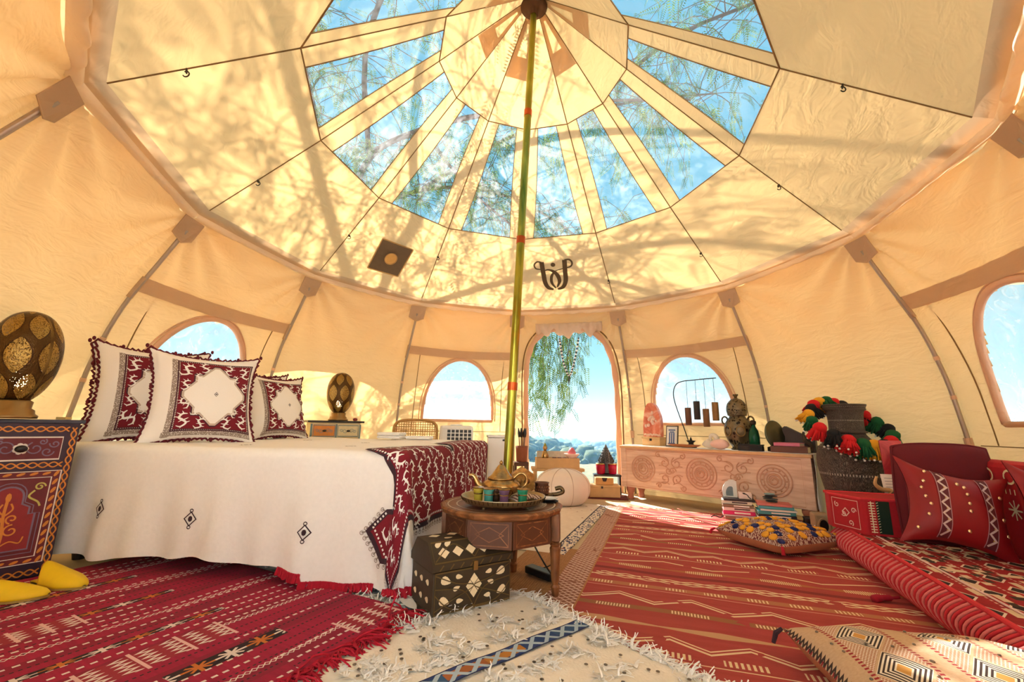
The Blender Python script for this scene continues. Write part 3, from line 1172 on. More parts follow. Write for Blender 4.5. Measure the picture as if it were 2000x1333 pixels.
def cov(a, b, h=0.0):
    """coverlet cloth coordinates (metres from the near head corner) to bed space"""
    ox, oy = max(0.0, a - BL), max(0.0, -b)
    px_, py_ = min(a, BL), max(b, 0.0)
    m = math.hypot(ox, oy)
    dx, dy = (ox / m, -oy / m) if m > 1e-9 else (0.0, 0.0)
    rho = 0.045
    if m < rho * PI / 2:
        out, down = rho * math.sin(m / rho), rho * (1 - math.cos(m / rho))
        nz, no = math.cos(m / rho), math.sin(m / rho)
    else:
        e_ = m - rho * PI / 2
        along = a if oy >= ox else b + 0.7
        fold = 0.020 * math.sin(along * 13 + 0.6) + 0.013 * math.sin(along * 29 + 1.3)
        cf = 2 * min(ox, oy) / (m + 1e-6)
        fold += 0.055 * cf
        out, down = rho + 0.05 * e_ + fold * min(1, e_ / 0.45), rho + e_
        nz, no = 0.0, 1.0
    wob = 0.004 * math.sin(a * 5.1) * math.sin(b * 4.3 + 1) if m < 1e-9 else 0.0
    z = BZ + wob - down + h * nz
    out += h * no
    if z < 0.035:
        out += (0.035 - z) * 0.5
        z = 0.035 + 0.004 * math.sin(20 * out)
    return (px_ + dx * out, py_ + dy * out, z)


t = thing('bed_coverlet', 'cream linen coverlet with small diamond motifs draped over the bed', 'bedspread', BED_LOC, BED_RZ)
mb = MB()


def fcov(u, v):
    a = lerp(0.0, BL + 0.54, u)
    low = -0.535 - 0.018 * math.sin(a * 4.6) - 0.008 * math.sin(a * 17) - (0.03 if a > 1.55 else 0)
    return cov(a, lerp(low, BW, v))


mb.grid(fcov, 110, 110)
mb.build('cloth', M_LINEN, t, smooth=True)
# little embroidered diamonds
for (a, b) in ((0.427, -0.33), (0.937, -0.352), (1.538, -0.375), (0.95, 0.20), (0.45, 0.75), (0.90, 0.80), (1.35, 0.75), (1.55, 0.22), (1.30, 1.30), (0.75, 1.28)):
    mb = MB()
    k_ = 0.030
    mb.ribbon([(a - k_, b), (a, b + k_), (a + k_, b), (a, b - k_)], 0.007, cov, 0.003, closed=True)
    mb.patch([(a + 0.011 * x, b + 0.013 * y) for x, y in circ(0, 0, 1, 8)], cov, 0.003)
    for sg in (-1, 1):
        mb.ribbon([(a + 0.008 * x, b + sg * (k_ + 0.006) + 0.007 * y) for x, y in circ(0, 0, 1, 8)], 0.004, cov, 0.003, closed=True)
    mb.build('diamond_motif', M_DARKTHREAD, t)
# crimson tassel trim on the hem
mb = MB()
for i in range(70):
    a = lerp(1.42, 1.86, i / 69)
    low = -0.53 - 0.018 * math.sin(a * 4.6) - (0.03 if a > 1.55 else 0)
    p = Vector(cov(a, low, 0.002))
    q = p + Vector((RNG.normal(0, 0.005), -0.004 + RNG.normal(0, .004), -0.020 - 0.012 * RNG.random()))
    mb.tube([p + Vector((0, 0, 0.008)), q], [0.006, 0.0075], 5)
o = mb.build('tassel_trim', M_REDYARN, t); o['kind'] = 'stuff'
mb = MB()
for i in range(60):
    an = lerp(0.05, 1.5, i / 59)
    m = 0.575
    p = Vector(cov(BL + m * math.cos(an), -m * math.sin(an), 0.0))
    q = p + Vector((RNG.normal(0.01, 0.008), RNG.normal(-0.012, .006), -0.02))
    q.z = max(q.z, 0.04)
    mb.tube([p + Vector((0, 0, 0.012)), q], [0.006, 0.008], 5)
o = mb.build('tassel_trim', M_REDYARN, t); o['kind'] = 'stuff'

# maroon embroidered throw over the foot of the bed
t = thing('embroidered_throw', 'maroon throw embroidered with white beasts hanging over the bed foot', 'throw blanket', BED_LOC, BED_RZ)
TH = [(BL - .17, .0), (BL - .06, -.04), (BL + .0, -.12), (BL + .03, -.22), (BL + .04, -.27), (BL - .02, -.275), (BL - .11, -.36), (BL - .03, -.47), (BL + .03, -.46),
      (BL + .05, -.50), (BL + .17, -.56), (BL + .25, -.42), (BL + .22, -.20), (BL + .30, -.08), (BL + .37, .06), (BL + .36, .30), (BL + .36, BW - .02),
      (BL - .16, BW - .02), (BL - .14, .85), (BL - .02, .72), (BL + .06, .62), (BL - .01, .52), (BL - .10, .42), (BL - .15, .2)]
mb = MB()
mb.grid(lambda a, b: cov(a, b, 0.005), 62, 220, (BL - .2, BL + .42), (-.62, BW), mask=lambda a, b: inside(TH, a, b))
mb.build('cloth', M_MAROON, t, smooth=True)
mb = MB()


def dense(poly, st_=0.02):
    out = []
    for (p, q) in zip(poly, poly[1:] + poly[:1]):
        n = max(1, int(math.hypot(q[0] - p[0], q[1] - p[1]) / st_))
        out += [(lerp(p[0], q[0], i / n), lerp(p[1], q[1], i / n)) for i in range(n)]
    return out


mb.ribbon(dense(TH), 0.022, cov, 0.0065, closed=True)
mb.build('dark_border', M_DARKTHREAD, t)
cxm, cym = BL + .1, .3
thin = [(lerp(a, cxm if abs(b) < .4 else BL + .1, 0.0) + (0.022 if a < BL + .1 else -0.022), b + (0.02 if b < -.1 else 0)) for a, b in TH]
mb = MB()
dd = dense(thin, 0.016)
for i in range(0, len(dd) - 1):
    if inside(TH, *dd[i]):
        mb.ribbon([dd[i], (lerp(dd[i][0], dd[i + 1][0], .5), lerp(dd[i][1], dd[i + 1][1], .5))], 0.009, cov, 0.0072)
o = mb.build('stitch_row', M_THREAD, t); o['kind'] = 'stuff'
mb = MB()
gx = 0.105
for i in range(-1, 6):
    for j in range(-6, 16):
        a = BL - .10 + i * gx + 0.012 * math.sin(j * 3)
        b = j * gx + (0.5 * gx if i % 2 else 0)
        if not all(inside(TH, a + 0.042 * x, b + 0.042 * y) for x, y in circ(0, 0, 1, 6)):
            continue
        mot = dragon(a, b, 0.046, -PI / 2 + RNG.normal(0, 0.25), 1 if (i + j) % 2 else -1)
        for pts, w in mot:
            mb.ribbon(pts, w, cov, 0.0078)
        for pts, w in curl(a + gx * .5, b + gx * .02, 0.020, RNG.random() * 6):
            if inside(TH, *pts[0]):
                mb.ribbon(pts, w, cov, 0.0078)
mb.build('beast_embroidery', M_THREAD, t)
mb = MB()                              # grey looped edging under the hanging ends
for seg in (TH[5:9], TH[9:12], TH[13:17]):
    P_ = []
    for (p, q) in zip(seg, seg[1:]):
        n = max(1, int(math.hypot(q[0] - p[0], q[1] - p[1]) / 0.022))
        P_ += [(lerp(p[0], q[0], i / n), lerp(p[1], q[1], i / n)) for i in range(n)]
    for i, (a, b) in enumerate(P_):
        ctr = (BL + .08, -.3) if b < 0 else (BL - .1, b)
        l_ = math.hypot(a - ctr[0], b - ctr[1]) + 1e-6
        a2, b2 = a + (a - ctr[0]) / l_ * 0.028, b + (b - ctr[1]) / l_ * 0.028
        mb.ribbon([(a, b), (a2, b2)], 0.006, cov, 0.006)
        mb.ribbon([(a2 + 0.008 * x, b2 + 0.008 * y) for x, y in circ(0, 0, 1, 7)], 0.003, cov, 0.006, closed=True)
o = mb.build('looped_edging', M_GREYTHREAD, t); o['kind'] = 'stuff'


# ================================================================== embroidered pillows
def pillow_mat():
    g = G('embroidered_pillow')
    u, v = g.uv()
    fr = u.band(-0.60, 0.93) * v.band(-0.86, 0.84)
    uu = (u - 0.165) / 0.765
    vv = (v + 0.01) / 0.85
    dsum = uu.abs() + vv.abs()
    dmax = uu.abs().max(vv.abs())
    star = ((dsum < 0.86) * (dmax < 0.80)).max(dmax < 0.50)
    star2 = ((dsum < 0.93) * (dmax < 0.86)).max(dmax < 0.56)
    star3 = ((dsum < 0.97) * (dmax < 0.90)).max(dmax < 0.60)
    col = g.mix(fr, L(240, 234, 228), L(118, 14, 34))
    lace = u.band(-0.70, -0.60).max((v.band(-0.95, -0.86))) * u.band(-0.72, 0.93) * v.band(-0.96, 0.86)
    col = g.mix(lace * (g.voro(scale=170) > 0.32), col, L(150, 134, 124))
    edge = fr * (1.0 - u.band(-0.55, 0.885) * v.band(-0.81, 0.795))
    dots = (u * 22).tri() * (v * 22).tri()
    col = g.mix(edge, col, L(66, 26, 40))
    col = g.mix(edge * (((u * 26).fract() < 0.5) * ((v * 26).fract() < 0.5)) * (u.band(-0.575, 0.91) * v.band(-0.835, 0.82)), col, L(226, 210, 196))
    col = g.mix(fr * star3, col, L(70, 30, 44))
    col = g.mix(fr * star2, col, L(196, 178, 164))
    col = g.mix(fr * star, col, L(243, 238, 232))
    n = g.noise(scale=140, detail=2)
    return g.done(g.principled(col, 0.92, 0, g.bump(n, 0.2, 0.003)))


M_PILLOW = pillow_mat()


def pillow_shape(w, h, T, ears=0.03):
    def srf(u, v, side, hh=0.0):
        e_ = max(0.0, (1 - abs(u) ** 2.6)) ** 0.55 * max(0.0, (1 - abs(v) ** 2.6)) ** 0.55
        x = w / 2 * u * (1 - 0.05 * (1 - v * v) * abs(u)) + ears * u * abs(u * v) ** 3
        z = h / 2 * (1 + v * (1 - 0.05 * (1 - u * u) * abs(v))) + ears * v * abs(u * v) ** 3
        crease = 0.006 * math.sin(5 * u + 3 * v) * e_
        return (x, side * (T / 2 * e_ + 0.002 + crease + hh), z)
    return srf


def pillow(label, p0, p1, z, h=0.5, T=0.15, tilt=-0.25, full=True, group='embroidered pillows on the bed'):
    p0, p1 = Vector(p0), Vector(p1)
    w = (p1 - p0).length
    c = (p0 + p1) / 2
    rz = math.atan2(p1.y - p0.y, p1.x - p0.x)
    t = thing('embroidered_pillow', label, 'pillow', (c.x, c.y, z), rz, group, tilt=(tilt, 0))
    srf = pillow_shape(w, h, T)
    mb = MB()
    mb.grid(lambda u, v: srf(u, v, -1), 36, 36, (-1, 1), (-1, 1))
    mb.build('front_cover', M_PILLOW, t, smooth=True)
    MB().grid(lambda u, v: srf(u, v, 1), 20, 20, (-1, 1), (-1, 1), flip=True).build('back_cover', M_LINEN, t, smooth=True)
    # knotted maroon edging
    mb = MB()
    edge = [(-1 + 2 * i / 20, -1) for i in range(20)] + [(1, -1 + 2 * i / 20) for i in range(20)] + [(1 - 2 * i / 20, 1) for i in range(20)] + [(-1, 1 - 2 * i / 20) for i in range(20)]
    for i, (u, v) in enumerate(edge):
        p = Vector(srf(u, v, -1)); p.y = 0
        q = Vector(srf(*edge[(i + 1) % 80], -1)); q.y = 0
        o_ = Vector((u, 0, v)) * 0.012
        mb.tube([p, lerp(p, q, .5) + o_ * (0.5 + RNG.random()), q], 0.0065, 5, cap=False)
        if i % 4 == 0:
            mb.ball(tuple(p + o_ * 1.0 + Vector((0, -0.004, 0))), 0.009, 6, 4, (1, 0.7, 1.5))
    mb.build('knotted_edging', plain('maroon_knots', L(96, 12, 30), 0.9), t)
    if full:
        mb = MB()
        f = lambda u, v, hh: srf(u, v, -1, hh)
        for a, b, s_ in ((-0.42, .60, .17), (-.08, .68, .14), (.42, .68, .14), (.76, .62, .15), (-.42, -.60, .17), (-.08, -.68, .14), (.42, -.68, .14), (.76, -.62, .15),
                         (-.43, .22, .13), (-.43, -.22, .13), (.80, .24, .11), (.80, -.24, .11), (-.2, .42, .1), (-.2, -.42, .1), (.58, .44, .1), (.58, -.44, .1)):
            for pts, ws in dragon(a, b, s_, RNG.normal(0, .3), 1 if a < .17 else -1):
                mb.ribbon(pts, ws, f, 0.0025)
        mb.build('beast_embroidery', M_THREAD, t)['kind'] = 'stuff'
        mb = MB()
        mb.ribbon([(.165 - .035, 0), (.165, .05), (.165 + .035, 0), (.165, -.05)], 0.014, f, 0.0025, closed=True)
        mb.patch([(.165 + .014 * x, .018 * y) for x, y in circ(0, 0, 1, 8)], f, 0.0025)
        mb.build('centre_stitch', M_DARKTHREAD, t)
    return t


pillow('cream pillow hidden behind the leftmost embroidered pillow at the bed edge', (-2.52, -0.16), (-2.20, 0.20), 0.612, 0.53, 0.12, -0.15, full=False)
pillow('leftmost embroidered pillow, half covered by the middle pillow', (-2.44, -0.21), (-2.12, 0.18), 0.614, 0.54, 0.15, -0.20)
pillow('middle embroidered pillow with a large white diamond, frontmost of the row', (-2.085, -0.265), (-1.74, 0.10), 0.614, 0.50, 0.16, -0.24)
pillow('embroidered pillow with a white diamond, nearest the small egg lamp', (-1.95, 0.46), (-1.80, 0.96), 0.614, 0.46, 0.15, -0.26)
pillow('maroon edged pillow peeping out behind the rightmost diamond pillow', (-2.10, 0.44), (-1.96, 0.94), 0.612, 0.47, 0.12, -0.15, full=False)

# ================================================================== painted nightstand by the bed
M_PAINT = plain('aubergine_paint', L(52, 28, 52), 0.45, var=0.2, scale=25)
M_PRED = plain('brick_red_paint', L(140, 28, 36), 0.5, var=0.15)
M_PRED2 = plain('dark_red_paint', L(104, 20, 34), 0.5, var=0.2)
M_POR = plain('orange_paint', L(214, 130, 48), 0.5, var=0.15)
M_PWH = plain('white_paint', L(226, 214, 206), 0.5, var=0.05)
M_PYE = plain('ochre_paint', L(190, 176, 90), 0.5, var=0.15)
M_PBL = plain('dusty_violet_paint', L(120, 98, 122), 0.5, var=0.15)
M_BLACK = plain('black_lacquer', L(24, 20, 22), 0.35)


def wave_band(mb, x0, x1, y, amp, f, w, axis=0, n=None, ph=0.0):
    n = n or int(abs(x1 - x0) * 400) + 4
    pts = [(lerp(x0, x1, i / n), y + amp * math.sin(f * lerp(x0, x1, i / n) + ph)) for i in range(n + 1)]
    return [(b, a) for a, b in pts] if axis else pts


NS_W, NS_D, NS_H = 0.36, 0.17, 0.715
ns = thing('painted_nightstand', 'aubergine painted nightstand with orange scrollwork under the big egg lamp', 'nightstand', (-2.231 - 0.56 * NS_W / 2 - 0.83 * NS_D / 2, -0.467 - 0.83 * NS_W / 2 + 0.56 * NS_D / 2, 0.0), math.atan2(0.83, 0.56))
MB().box((0, 0, NS_H / 2 + 0.01), (NS_W, NS_D, NS_H - 0.02)).build('body', M_PAINT, ns, bevel=0.006)
MB().box((0, 0, NS_H - 0.008), (NS_W + 0.03, NS_D + 0.02, 0.018)).build('top_board', plain('slate_paint', L(54, 56, 74), 0.4), ns, bevel=0.004)
nf = lambda u, v, h: (u, -NS_D / 2 - h, v)
hw = NS_W / 2
# drawer
dr = MB().box((0.0, -NS_D / 2 - 0.004, 0.585), (0.26, 0.012, 0.105)).build('drawer', M_PRED2, ns, bevel=0.003)
mb = MB()
mb.ribbon([(-.128, .535), (.128, .535), (.128, .635), (-.128, .635)], 0.007, nf, 0.0115, closed=True)
mb.build('white_edge', M_PWH, dr)
mb = MB()
for sg in (-1, 1):
    for (a, b, r, a0, h_) in ((.045, .585, .030, 2, 1), (.085, .570, .022, 0, -1), (.105, .605, .018, 3, 1), (.065, .615, .014, 1, -1)):
        mb.ribbon(scroll(sg * a, b, r, 1.2, a0, h_ * sg), 0.005, nf, 0.0118)
mb.build('drawer_scrolls', M_PBL, dr)['kind'] = 'stuff'
mb = MB()
mb.ball((0.0, -NS_D / 2 - 0.026, 0.585), 0.016, 12, 8, (1.3, 1, 1))
mb.tube([(0, -NS_D / 2 - 0.008, .585), (0, -NS_D / 2 - 0.026, .585)], 0.007, 8)
mb.build('knob', M_BLACK, dr, smooth=True)
mb = MB()
for i in range(7):
    a = i / 7 * 2 * PI
    mb.patch([(0.016 * math.cos(a) + .010 * x, .585 + 0.016 * math.sin(a) + .010 * y) for x, y in circ(0, 0, 1, 8)], nf, 0.0122 + 0.0002 * i)
mb.build('knob_rosette', M_PWH, dr)
# door
do = MB().box((0.0, -NS_D / 2 - 0.004, 0.285), (0.30, 0.012, 0.40)).build('door', M_PRED2, ns, bevel=0.003)
mb = MB()
for k_, w_ in ((0.146, .006), (0.118, .005)):
    mb.ribbon([(-k_, .285 - k_ - .052), (k_, .285 - k_ - .052), (k_, .285 + k_ + .052), (-k_, .285 + k_ + .052)], w_, nf, 0.0115, closed=True)
mb.build('white_edge', M_PWH, do)
mb = MB()
for i in range(11):                  # leaf chain between the white lines
    y = .10 + i * .037
    for sg in (-1, 1):
        mb.patch([(sg * .132 + 0.007 * x * 1.0 + 0.006 * y2, y + 0.014 * y2) for x, y2 in circ(0, 0, 1, 8)], nf, 0.0116)
for i in range(6):
    x0 = -.10 + i * .04
    for y in (.098, .472):
        mb.patch([(x0 + 0.014 * x, y + 0.006 * y2 + 0.004 * x) for x, y2 in circ(0, 0, 1, 8)], nf, 0.0116)
mb.build('leaf_chain', M_POR, do)
arch = [(-.09, .15), (.09, .15), (.09, .30), (.07, .30), (.07, .33), (.045, .345), (.045, .375)] + circ(0, .375, .045, 10, 0, PI) + [(-.045, .345), (-.07, .33), (-.07, .30), (-.09, .30)]
mb = MB(); mb.patch(arch, nf, 0.0117); mb.build('arch_panel', M_PRED, do)
mb = MB()
mb.ribbon(arch, 0.007, nf, 0.0122, closed=True)
mb.ribbon([(x * 1.16, .285 + (y - .285) * 1.12) for x, y in arch], 0.004, nf, 0.0122, closed=True)
mb.build('arch_line', M_PBL, do)
mb = MB()
for sg in (-1, 1):
    mb.ribbon(scroll(sg * .028, .235, .026, 1.2, 1.5, sg), 0.006, nf, 0.0125)
    mb.ribbon(scroll(sg * .024, .285, .020, 1.1, 4.5, -sg), 0.006, nf, 0.0125)
    mb.ribbon(spline([(0, .17), (sg * .03, .19), (sg * .06, .18), (sg * .07, .205)], 5), 0.005, nf, 0.0125)
    mb.ribbon(spline([(0, .30), (sg * .02, .325), (sg * .012, .35)], 5), 0.006, nf, 0.0125)
mb.ribbon(spline([(0, .16), (.004, .22), (-.003, .30), (0, .385)], 6), [.010] * 18 + [.003], nf, 0.0126)
mb.patch([(.009 * x, .375 + .020 * y) for x, y in circ(0, 0, 1, 8)], nf, 0.0127)
mb.build('flower_spray', M_POR, do)
mb = MB()
for sg in (-1, 1):
    mb.ribbon(scroll(sg * .088, .415, .018, 1.3, 0, sg), 0.006, nf, 0.0122)
    mb.ribbon(spline([(sg * .075, .40), (sg * .06, .375), (sg * .09, .35), (sg * .1, .33)], 5), 0.007, nf, 0.0122)
mb.build('corner_scrolls', M_PYE, do)['kind'] = 'stuff'
mb = MB()                            # orange vine bands round drawer and door
for ph_ in (0.0, PI):
    for y in (.672, .510, .045):
        P_ = wave_band(mb, -hw + .035, hw - .035, y, .011, 95, .007, ph=ph_)
        mb.ribbon(P_, 0.0055, nf, 0.003 + 0.0005 * ph_)
    for sg in (-1, 1):
        P_ = wave_band(mb, .04, .68, sg * (hw - .018), .009, 80, .007, axis=1, ph=ph_)
        mb.ribbon(P_, 0.0055, nf, 0.003 + 0.0005 * ph_)
mb.build('vine_border', M_POR, ns)


# ================================================================== pierced egg lamps
g = G('pierced_brass')
u, v = g.uv()
rowv = v * 3.6
uu = u * 7.0 + rowv.floor() * 0.5
fu = (uu.fract() - 0.5) * 2.0
fv = (rowv.fract() - 0.5) * 2.0
cell = ((fu * fu * 1.35).sqrt() + (fv * fv * 0.80))
leaf = cell < 0.95
dots = g.voro(vec=g.vec(u * 150.0, v * 84.0), scale=1.0)
hole = (leaf * (dots < 0.27)).max((cell > 1.18) * (dots < 0.10))
rim = (cell - 0.95).abs() < 0.06
n_ = g.noise(scale=40, detail=2)
colb = g.mix(leaf, L(84, 58, 24), g.mix(dots < 0.42, L(164, 130, 64), L(98, 70, 30)))
colb = g.mix(rim, colb, L(66, 42, 18))
pb = g.principled(colb, 0.32, 0.75, g.bump(n_ + dots, 0.4, 0.003))
tr_ = g.n('ShaderNodeBsdfTransparent')
M_LAMP = g.done(g.shader_mix(hole, pb, X(g, tr_.outputs[0])))
M_BRASS = plain('aged_brass', L(150, 118, 72), 0.35, 0.8, var=0.2, scale=30)
g = G('lamp_bulb')
em = g.n('ShaderNodeEmission')
em.inputs['Color'].default_value = (1.0, 0.78, 0.42, 1)
em.inputs['Strength'].default_value = 9.0
M_BULB = g.done(X(g, em.outputs[0]))


def egg_lamp(label, loc, hgt, rad, rz=0.0):
    t = thing('egg_lamp', label, 'lamp', loc, rz)
    b = hgt * 0.17
    prof = [(rad * .70, 0), (rad * .72, .012), (rad * .62, .022), (rad * .60, b * .45), (rad * .50, b * .55), (rad * .52, b * .9), (rad * .42, b)]
    MB().lathe(prof, seg=28).build('base', M_BRASS, t, smooth=True)
    eg = []
    for i in range(30):
        s_ = i / 29
        th = lerp(0.42, PI, s_)
        r = rad * math.sin(th) ** 0.92 * (1 - 0.06 * math.cos(th))
        z = lerp(b, hgt, (math.cos(0.42) - math.cos(th)) / (math.cos(0.42) + 1))
        eg.append((max(r, 0.001), z))
    MB().lathe(eg, seg=56).build('pierced_shade', M_LAMP, t, smooth=True)
    MB().ball((0, 0, b + (hgt - b) * 0.22), rad * 0.24, 12, 8, (1, 1, 1.3)).build('bulb', M_BULB, t, smooth=True)
    return t


egg_lamp('big pierced brass egg lamp on the painted nightstand at left', (-2.402, -0.628, NS_H + 0.003), 0.50, 0.124)
mb = MB()
mb.box((0, 0, 0.006), (0.05, 0.03, 0.012))
o = mb.build('matchbox', plain('straw_card', L(222, 190, 120), 0.7), None, bevel=0.002)
o.location = (-2.325, -0.462, NS_H + 0.002)
tag(o, 'small straw coloured box at the foot of the big egg lamp', 'box')

# nightstand at the far side of the bed
ns2 = thing('painted_side_cabinet', 'cream and blue painted cabinet behind the bed carrying the small egg lamp', 'nightstand', (-1.80, 1.53, 0.0), math.atan2(0.55, 0.83))
M_PCREAM = plain('cream_paint', L(224, 206, 160), 0.6, var=0.08)
M_PBLUE = plain('grey_blue_paint', L(120, 140, 138), 0.5, var=0.12)
MB().box((0, 0, 0.365), (0.44, 0.24, 0.73)).build('body', M_PCREAM, ns2, bevel=0.005)
MB().box((0, 0, 0.738), (0.50, 0.27, 0.018)).build('top_board', M_BLACK, ns2, bevel=0.004)
nf2 = lambda u, v, h: (u, -0.12 - h, v)
for sg in (-1, 1):
    d_ = MB().box((sg * 0.105, -0.124, 0.655), (0.19, 0.012, 0.11)).build('drawer', (M_POR if sg < 0 else M_PCREAM), ns2, bevel=0.003)
    mb = MB()
    mb.ribbon([(sg * .105 - .09, .606), (sg * .105 + .09, .606), (sg * .105 + .09, .704), (sg * .105 - .09, .704)], 0.008, nf2, 0.0125, closed=True)
    for k_ in range(2):
        for s2 in (-1, 1):
            mb.ribbon(scroll(sg * .105 + s2 * (.03 + .03 * k_), .655, .022 - .006 * k_, 1.2, k_ * 3, s2), 0.004, nf2, 0.0126)
    mb.build('drawer_scrolls', M_PBLUE, d_)['kind'] = 'stuff'
    MB().ball((sg * .105, -0.142, .655), 0.012, 10, 6, (1.5, 1, .8)).build('knob', M_BLACK, d_, smooth=True)
mb = MB()
for x in (-.215, 0, .215):
    mb.ribbon([(x, .02), (x, .715)], 0.016, nf2, 0.003)
mb.build('painted_stile', M_PBLUE, ns2)
egg_lamp('small pierced brass egg lamp standing behind the bed', (-1.76, 1.52, 0.748), 0.46, 0.125)
mb = MB()
mb.lathe([(0.012, 0), (0.02, .006), (.021, .02), (.012, .028), (0, .03)], seg=12)
o = mb.build('red_trinket', M_PRED, None, smooth=True)
o.location = (-1.62, 1.585, 0.748)
tag(o, 'tiny red pot beside the small egg lamp', 'trinket')

# ================================================================== yellow slippers
M_YEL = plain('yellow_leather', L(236, 196, 18), 0.6, var=0.06, scale=40)
M_SOLE = plain('tan_sole', L(176, 140, 70), 0.7)


def slipper(label, loc, rz):
    t = thing('slipper', label, 'slipper', loc, rz, 'yellow leather slippers on the red rug')
    n = 28
    def half(s_):                  # s_ 0 heel .. 1 toe ; half width
        return 0.053 * (max(0, 1 - (2 * s_ - 1) ** 4)) ** 0.5 * (0.82 + 0.24 * s_) * (1 if s_ < .70 else 1 - 0.50 * (s_ - .70) / .30)
    Ls = 0.27
    mb = MB()
    poly = [(lerp(-Ls / 2, Ls / 2, i / n), -half(i / n) - 0.002) for i in range(n + 1)] + [(lerp(-Ls / 2, Ls / 2, i / n), half(i / n) + 0.002) for i in range(n, -1, -1)]
    mb.prism(poly, 0.0, 0.009)
    mb.build('sole', M_SOLE, t)

    def up_(u, v):
        s_ = lerp(0.34, 0.995, u)
        w_ = half(s_) + 0.003
        peak = 0.062 * max(0.0, 1 - ((s_ - 0.34) / 0.66)) ** 0.9 + 0.016
        y = w_ * math.cos(PI * v)
        rise = 1 - abs(2 * v - 1) ** 1.5
        z = 0.009 + peak * rise * (1 if u < .9 else (1 - u) * 10 * .7 + .3)
        x = lerp(-Ls / 2, Ls / 2, s_) - 0.050 * rise ** 2 * (1 - u)
        return (x, y, z)
    MB().grid(up_, 18, 18).build('vamp', M_YEL, t, smooth=True, solid=0.003)

    def heel(u, v):
        s_ = lerp(0.004, 0.52, u)
        return (lerp(-Ls / 2, Ls / 2, s_), half(s_) * lerp(-1.02, 1.02, v), 0.010 + 0.012 * math.sin(PI * u) * (0.6 + 0.4 * math.cos(2 * PI * v)))
    MB().grid(heel, 10, 8).build('folded_heel', M_YEL, t, smooth=True, solid=0.004)
    return t


slipper('right yellow babouche slipper, the farther of the pair', (-2.005, -0.640, 0.036), -0.22)
slipper('left yellow babouche slipper, cut by the left picture edge', (-2.055, -0.795, 0.036), 0.30)


# ================================================================== rugs
def rug(name, label, org, ex, lx, ly, z, mat, th=0.008, wav=0.002, nx=40, ny=40, y0=0.0):
    rz = math.atan2(ex[1], ex[0])
    t = thing(name, label, 'rug', (org[0], org[1], z), rz)
    mb = MB()
    f = lambda x, y: (x, y, th + wav * math.sin(x * 9) * math.sin(y * 8 + 1))
    mb.grid(f, nx, ny, (0, lx), (y0, y0 + ly))
    a = [(0, y0), (lx, y0), (lx, y0 + ly), (0, y0 + ly)]
    for (p, q) in zip(a, a[1:] + a[:1]):
        n = 30
        vs = []
        for i in range(n + 1):
            x, y = lerp(p[0], q[0], i / n), lerp(p[1], q[1], i / n)
            vs += [f(x, y), (x, y, 0.0)]
        mb.add(vs, [(2 * i, 2 * i + 1, 2 * i + 3, 2 * i + 2) for i in range(n)], [(v[0], v[1]) for v in vs])
    mb.build('weave', mat, t, smooth=False)
    return t


def strands(p, d, n, ln, r, droop=0.0, zmin=0.0, spread=0.4, wob=0.3):
    """a tuft of wool strands: list of paths"""
    out = []
    for i in range(n):
        q = Vector(p)
        sp_ = RNG.normal(0, spread, 3); sp_[2] *= 0.25
        v = Vector(d) + Vector(tuple(sp_))
        v.normalize()
        path = [q.copy()]
        for k in range(4):
            sp_ = RNG.normal(0, wob, 3); sp_[2] *= 0.3
            v = (v + Vector(tuple(sp_)) + Vector((0, 0, -droop))).normalized()
            q = q + v * ln / 4
            q.z = max(q.z, zmin)
            path.append(q.copy())
        out.append(path)
    return out


def flat_strand(mb, path, w):
    """cheap two-sided strip for one strand"""
    vs = []
    for i, p in enumerate(path):
        t = path[min(i + 1, len(path) - 1)] - path[max(i - 1, 0)]
        s_ = t.cross(Vector((0, 0, 1)))
        s_ = s_.normalized() if s_.length > 1e-6 else Vector((1, 0, 0))
        k = w * (1 - 0.6 * i / len(path))
        vs += [p + s_ * k, p - s_ * k + Vector((0, 0, 0.001))]
    mb.add(vs, [(2 * i, 2 * i + 1, 2 * i + 3, 2 * i + 2) for i in range(len(path) - 1)])


# --- red kilim in front of the bed: bands across x
g = G('crimson_kilim')
u, v = g.uv()
n1 = g.noise(vec=g.vec(u * 5, v * 60), scale=1.0, detail=3)
base = g.mix(n1, L(122, 6, 42), L(182, 18, 64))
nn = g.noise(vec=g.vec(u * 0.0 + (u * 19.0).floor(), v * 6.0), scale=1.0, detail=1)
col = g.mix((u * 5.0).fract().band(0.36, 0.62), base, L(136, 16, 48))
WH, BK, OR_ = L(226, 206, 196), L(40, 20, 24), L(196, 108, 40)
row = (u * 19.0).fract()
rid = (u * 19.0).floor()
dash = ((v * 34.0 + rid * 0.37).fract() < 0.55)
sel = g.noise(vec=g.vec(rid * 7.31, (v * 2.2).floor() * 3.7), scale=1.0, detail=0)
col = g.mix(row.near(0.5, 0.09) * dash * (sel > 0.50), col, WH)
col = g.mix(row.near(0.82, 0.06) * ((v * 60.0).fract() < 0.5) * (sel < 0.55), col, BK)
# braided white lines
for c_ in (0.125, 0.47, 0.78, 1.16, 1.42):
    zig = (v * 26.0).tri() * 0.018
    col = g.mix((u - c_ - zig + 0.009).abs() < 0.0022, col, WH)
    col = g.mix((u - c_ + zig - 0.009).abs() < 0.0022, col, WH)
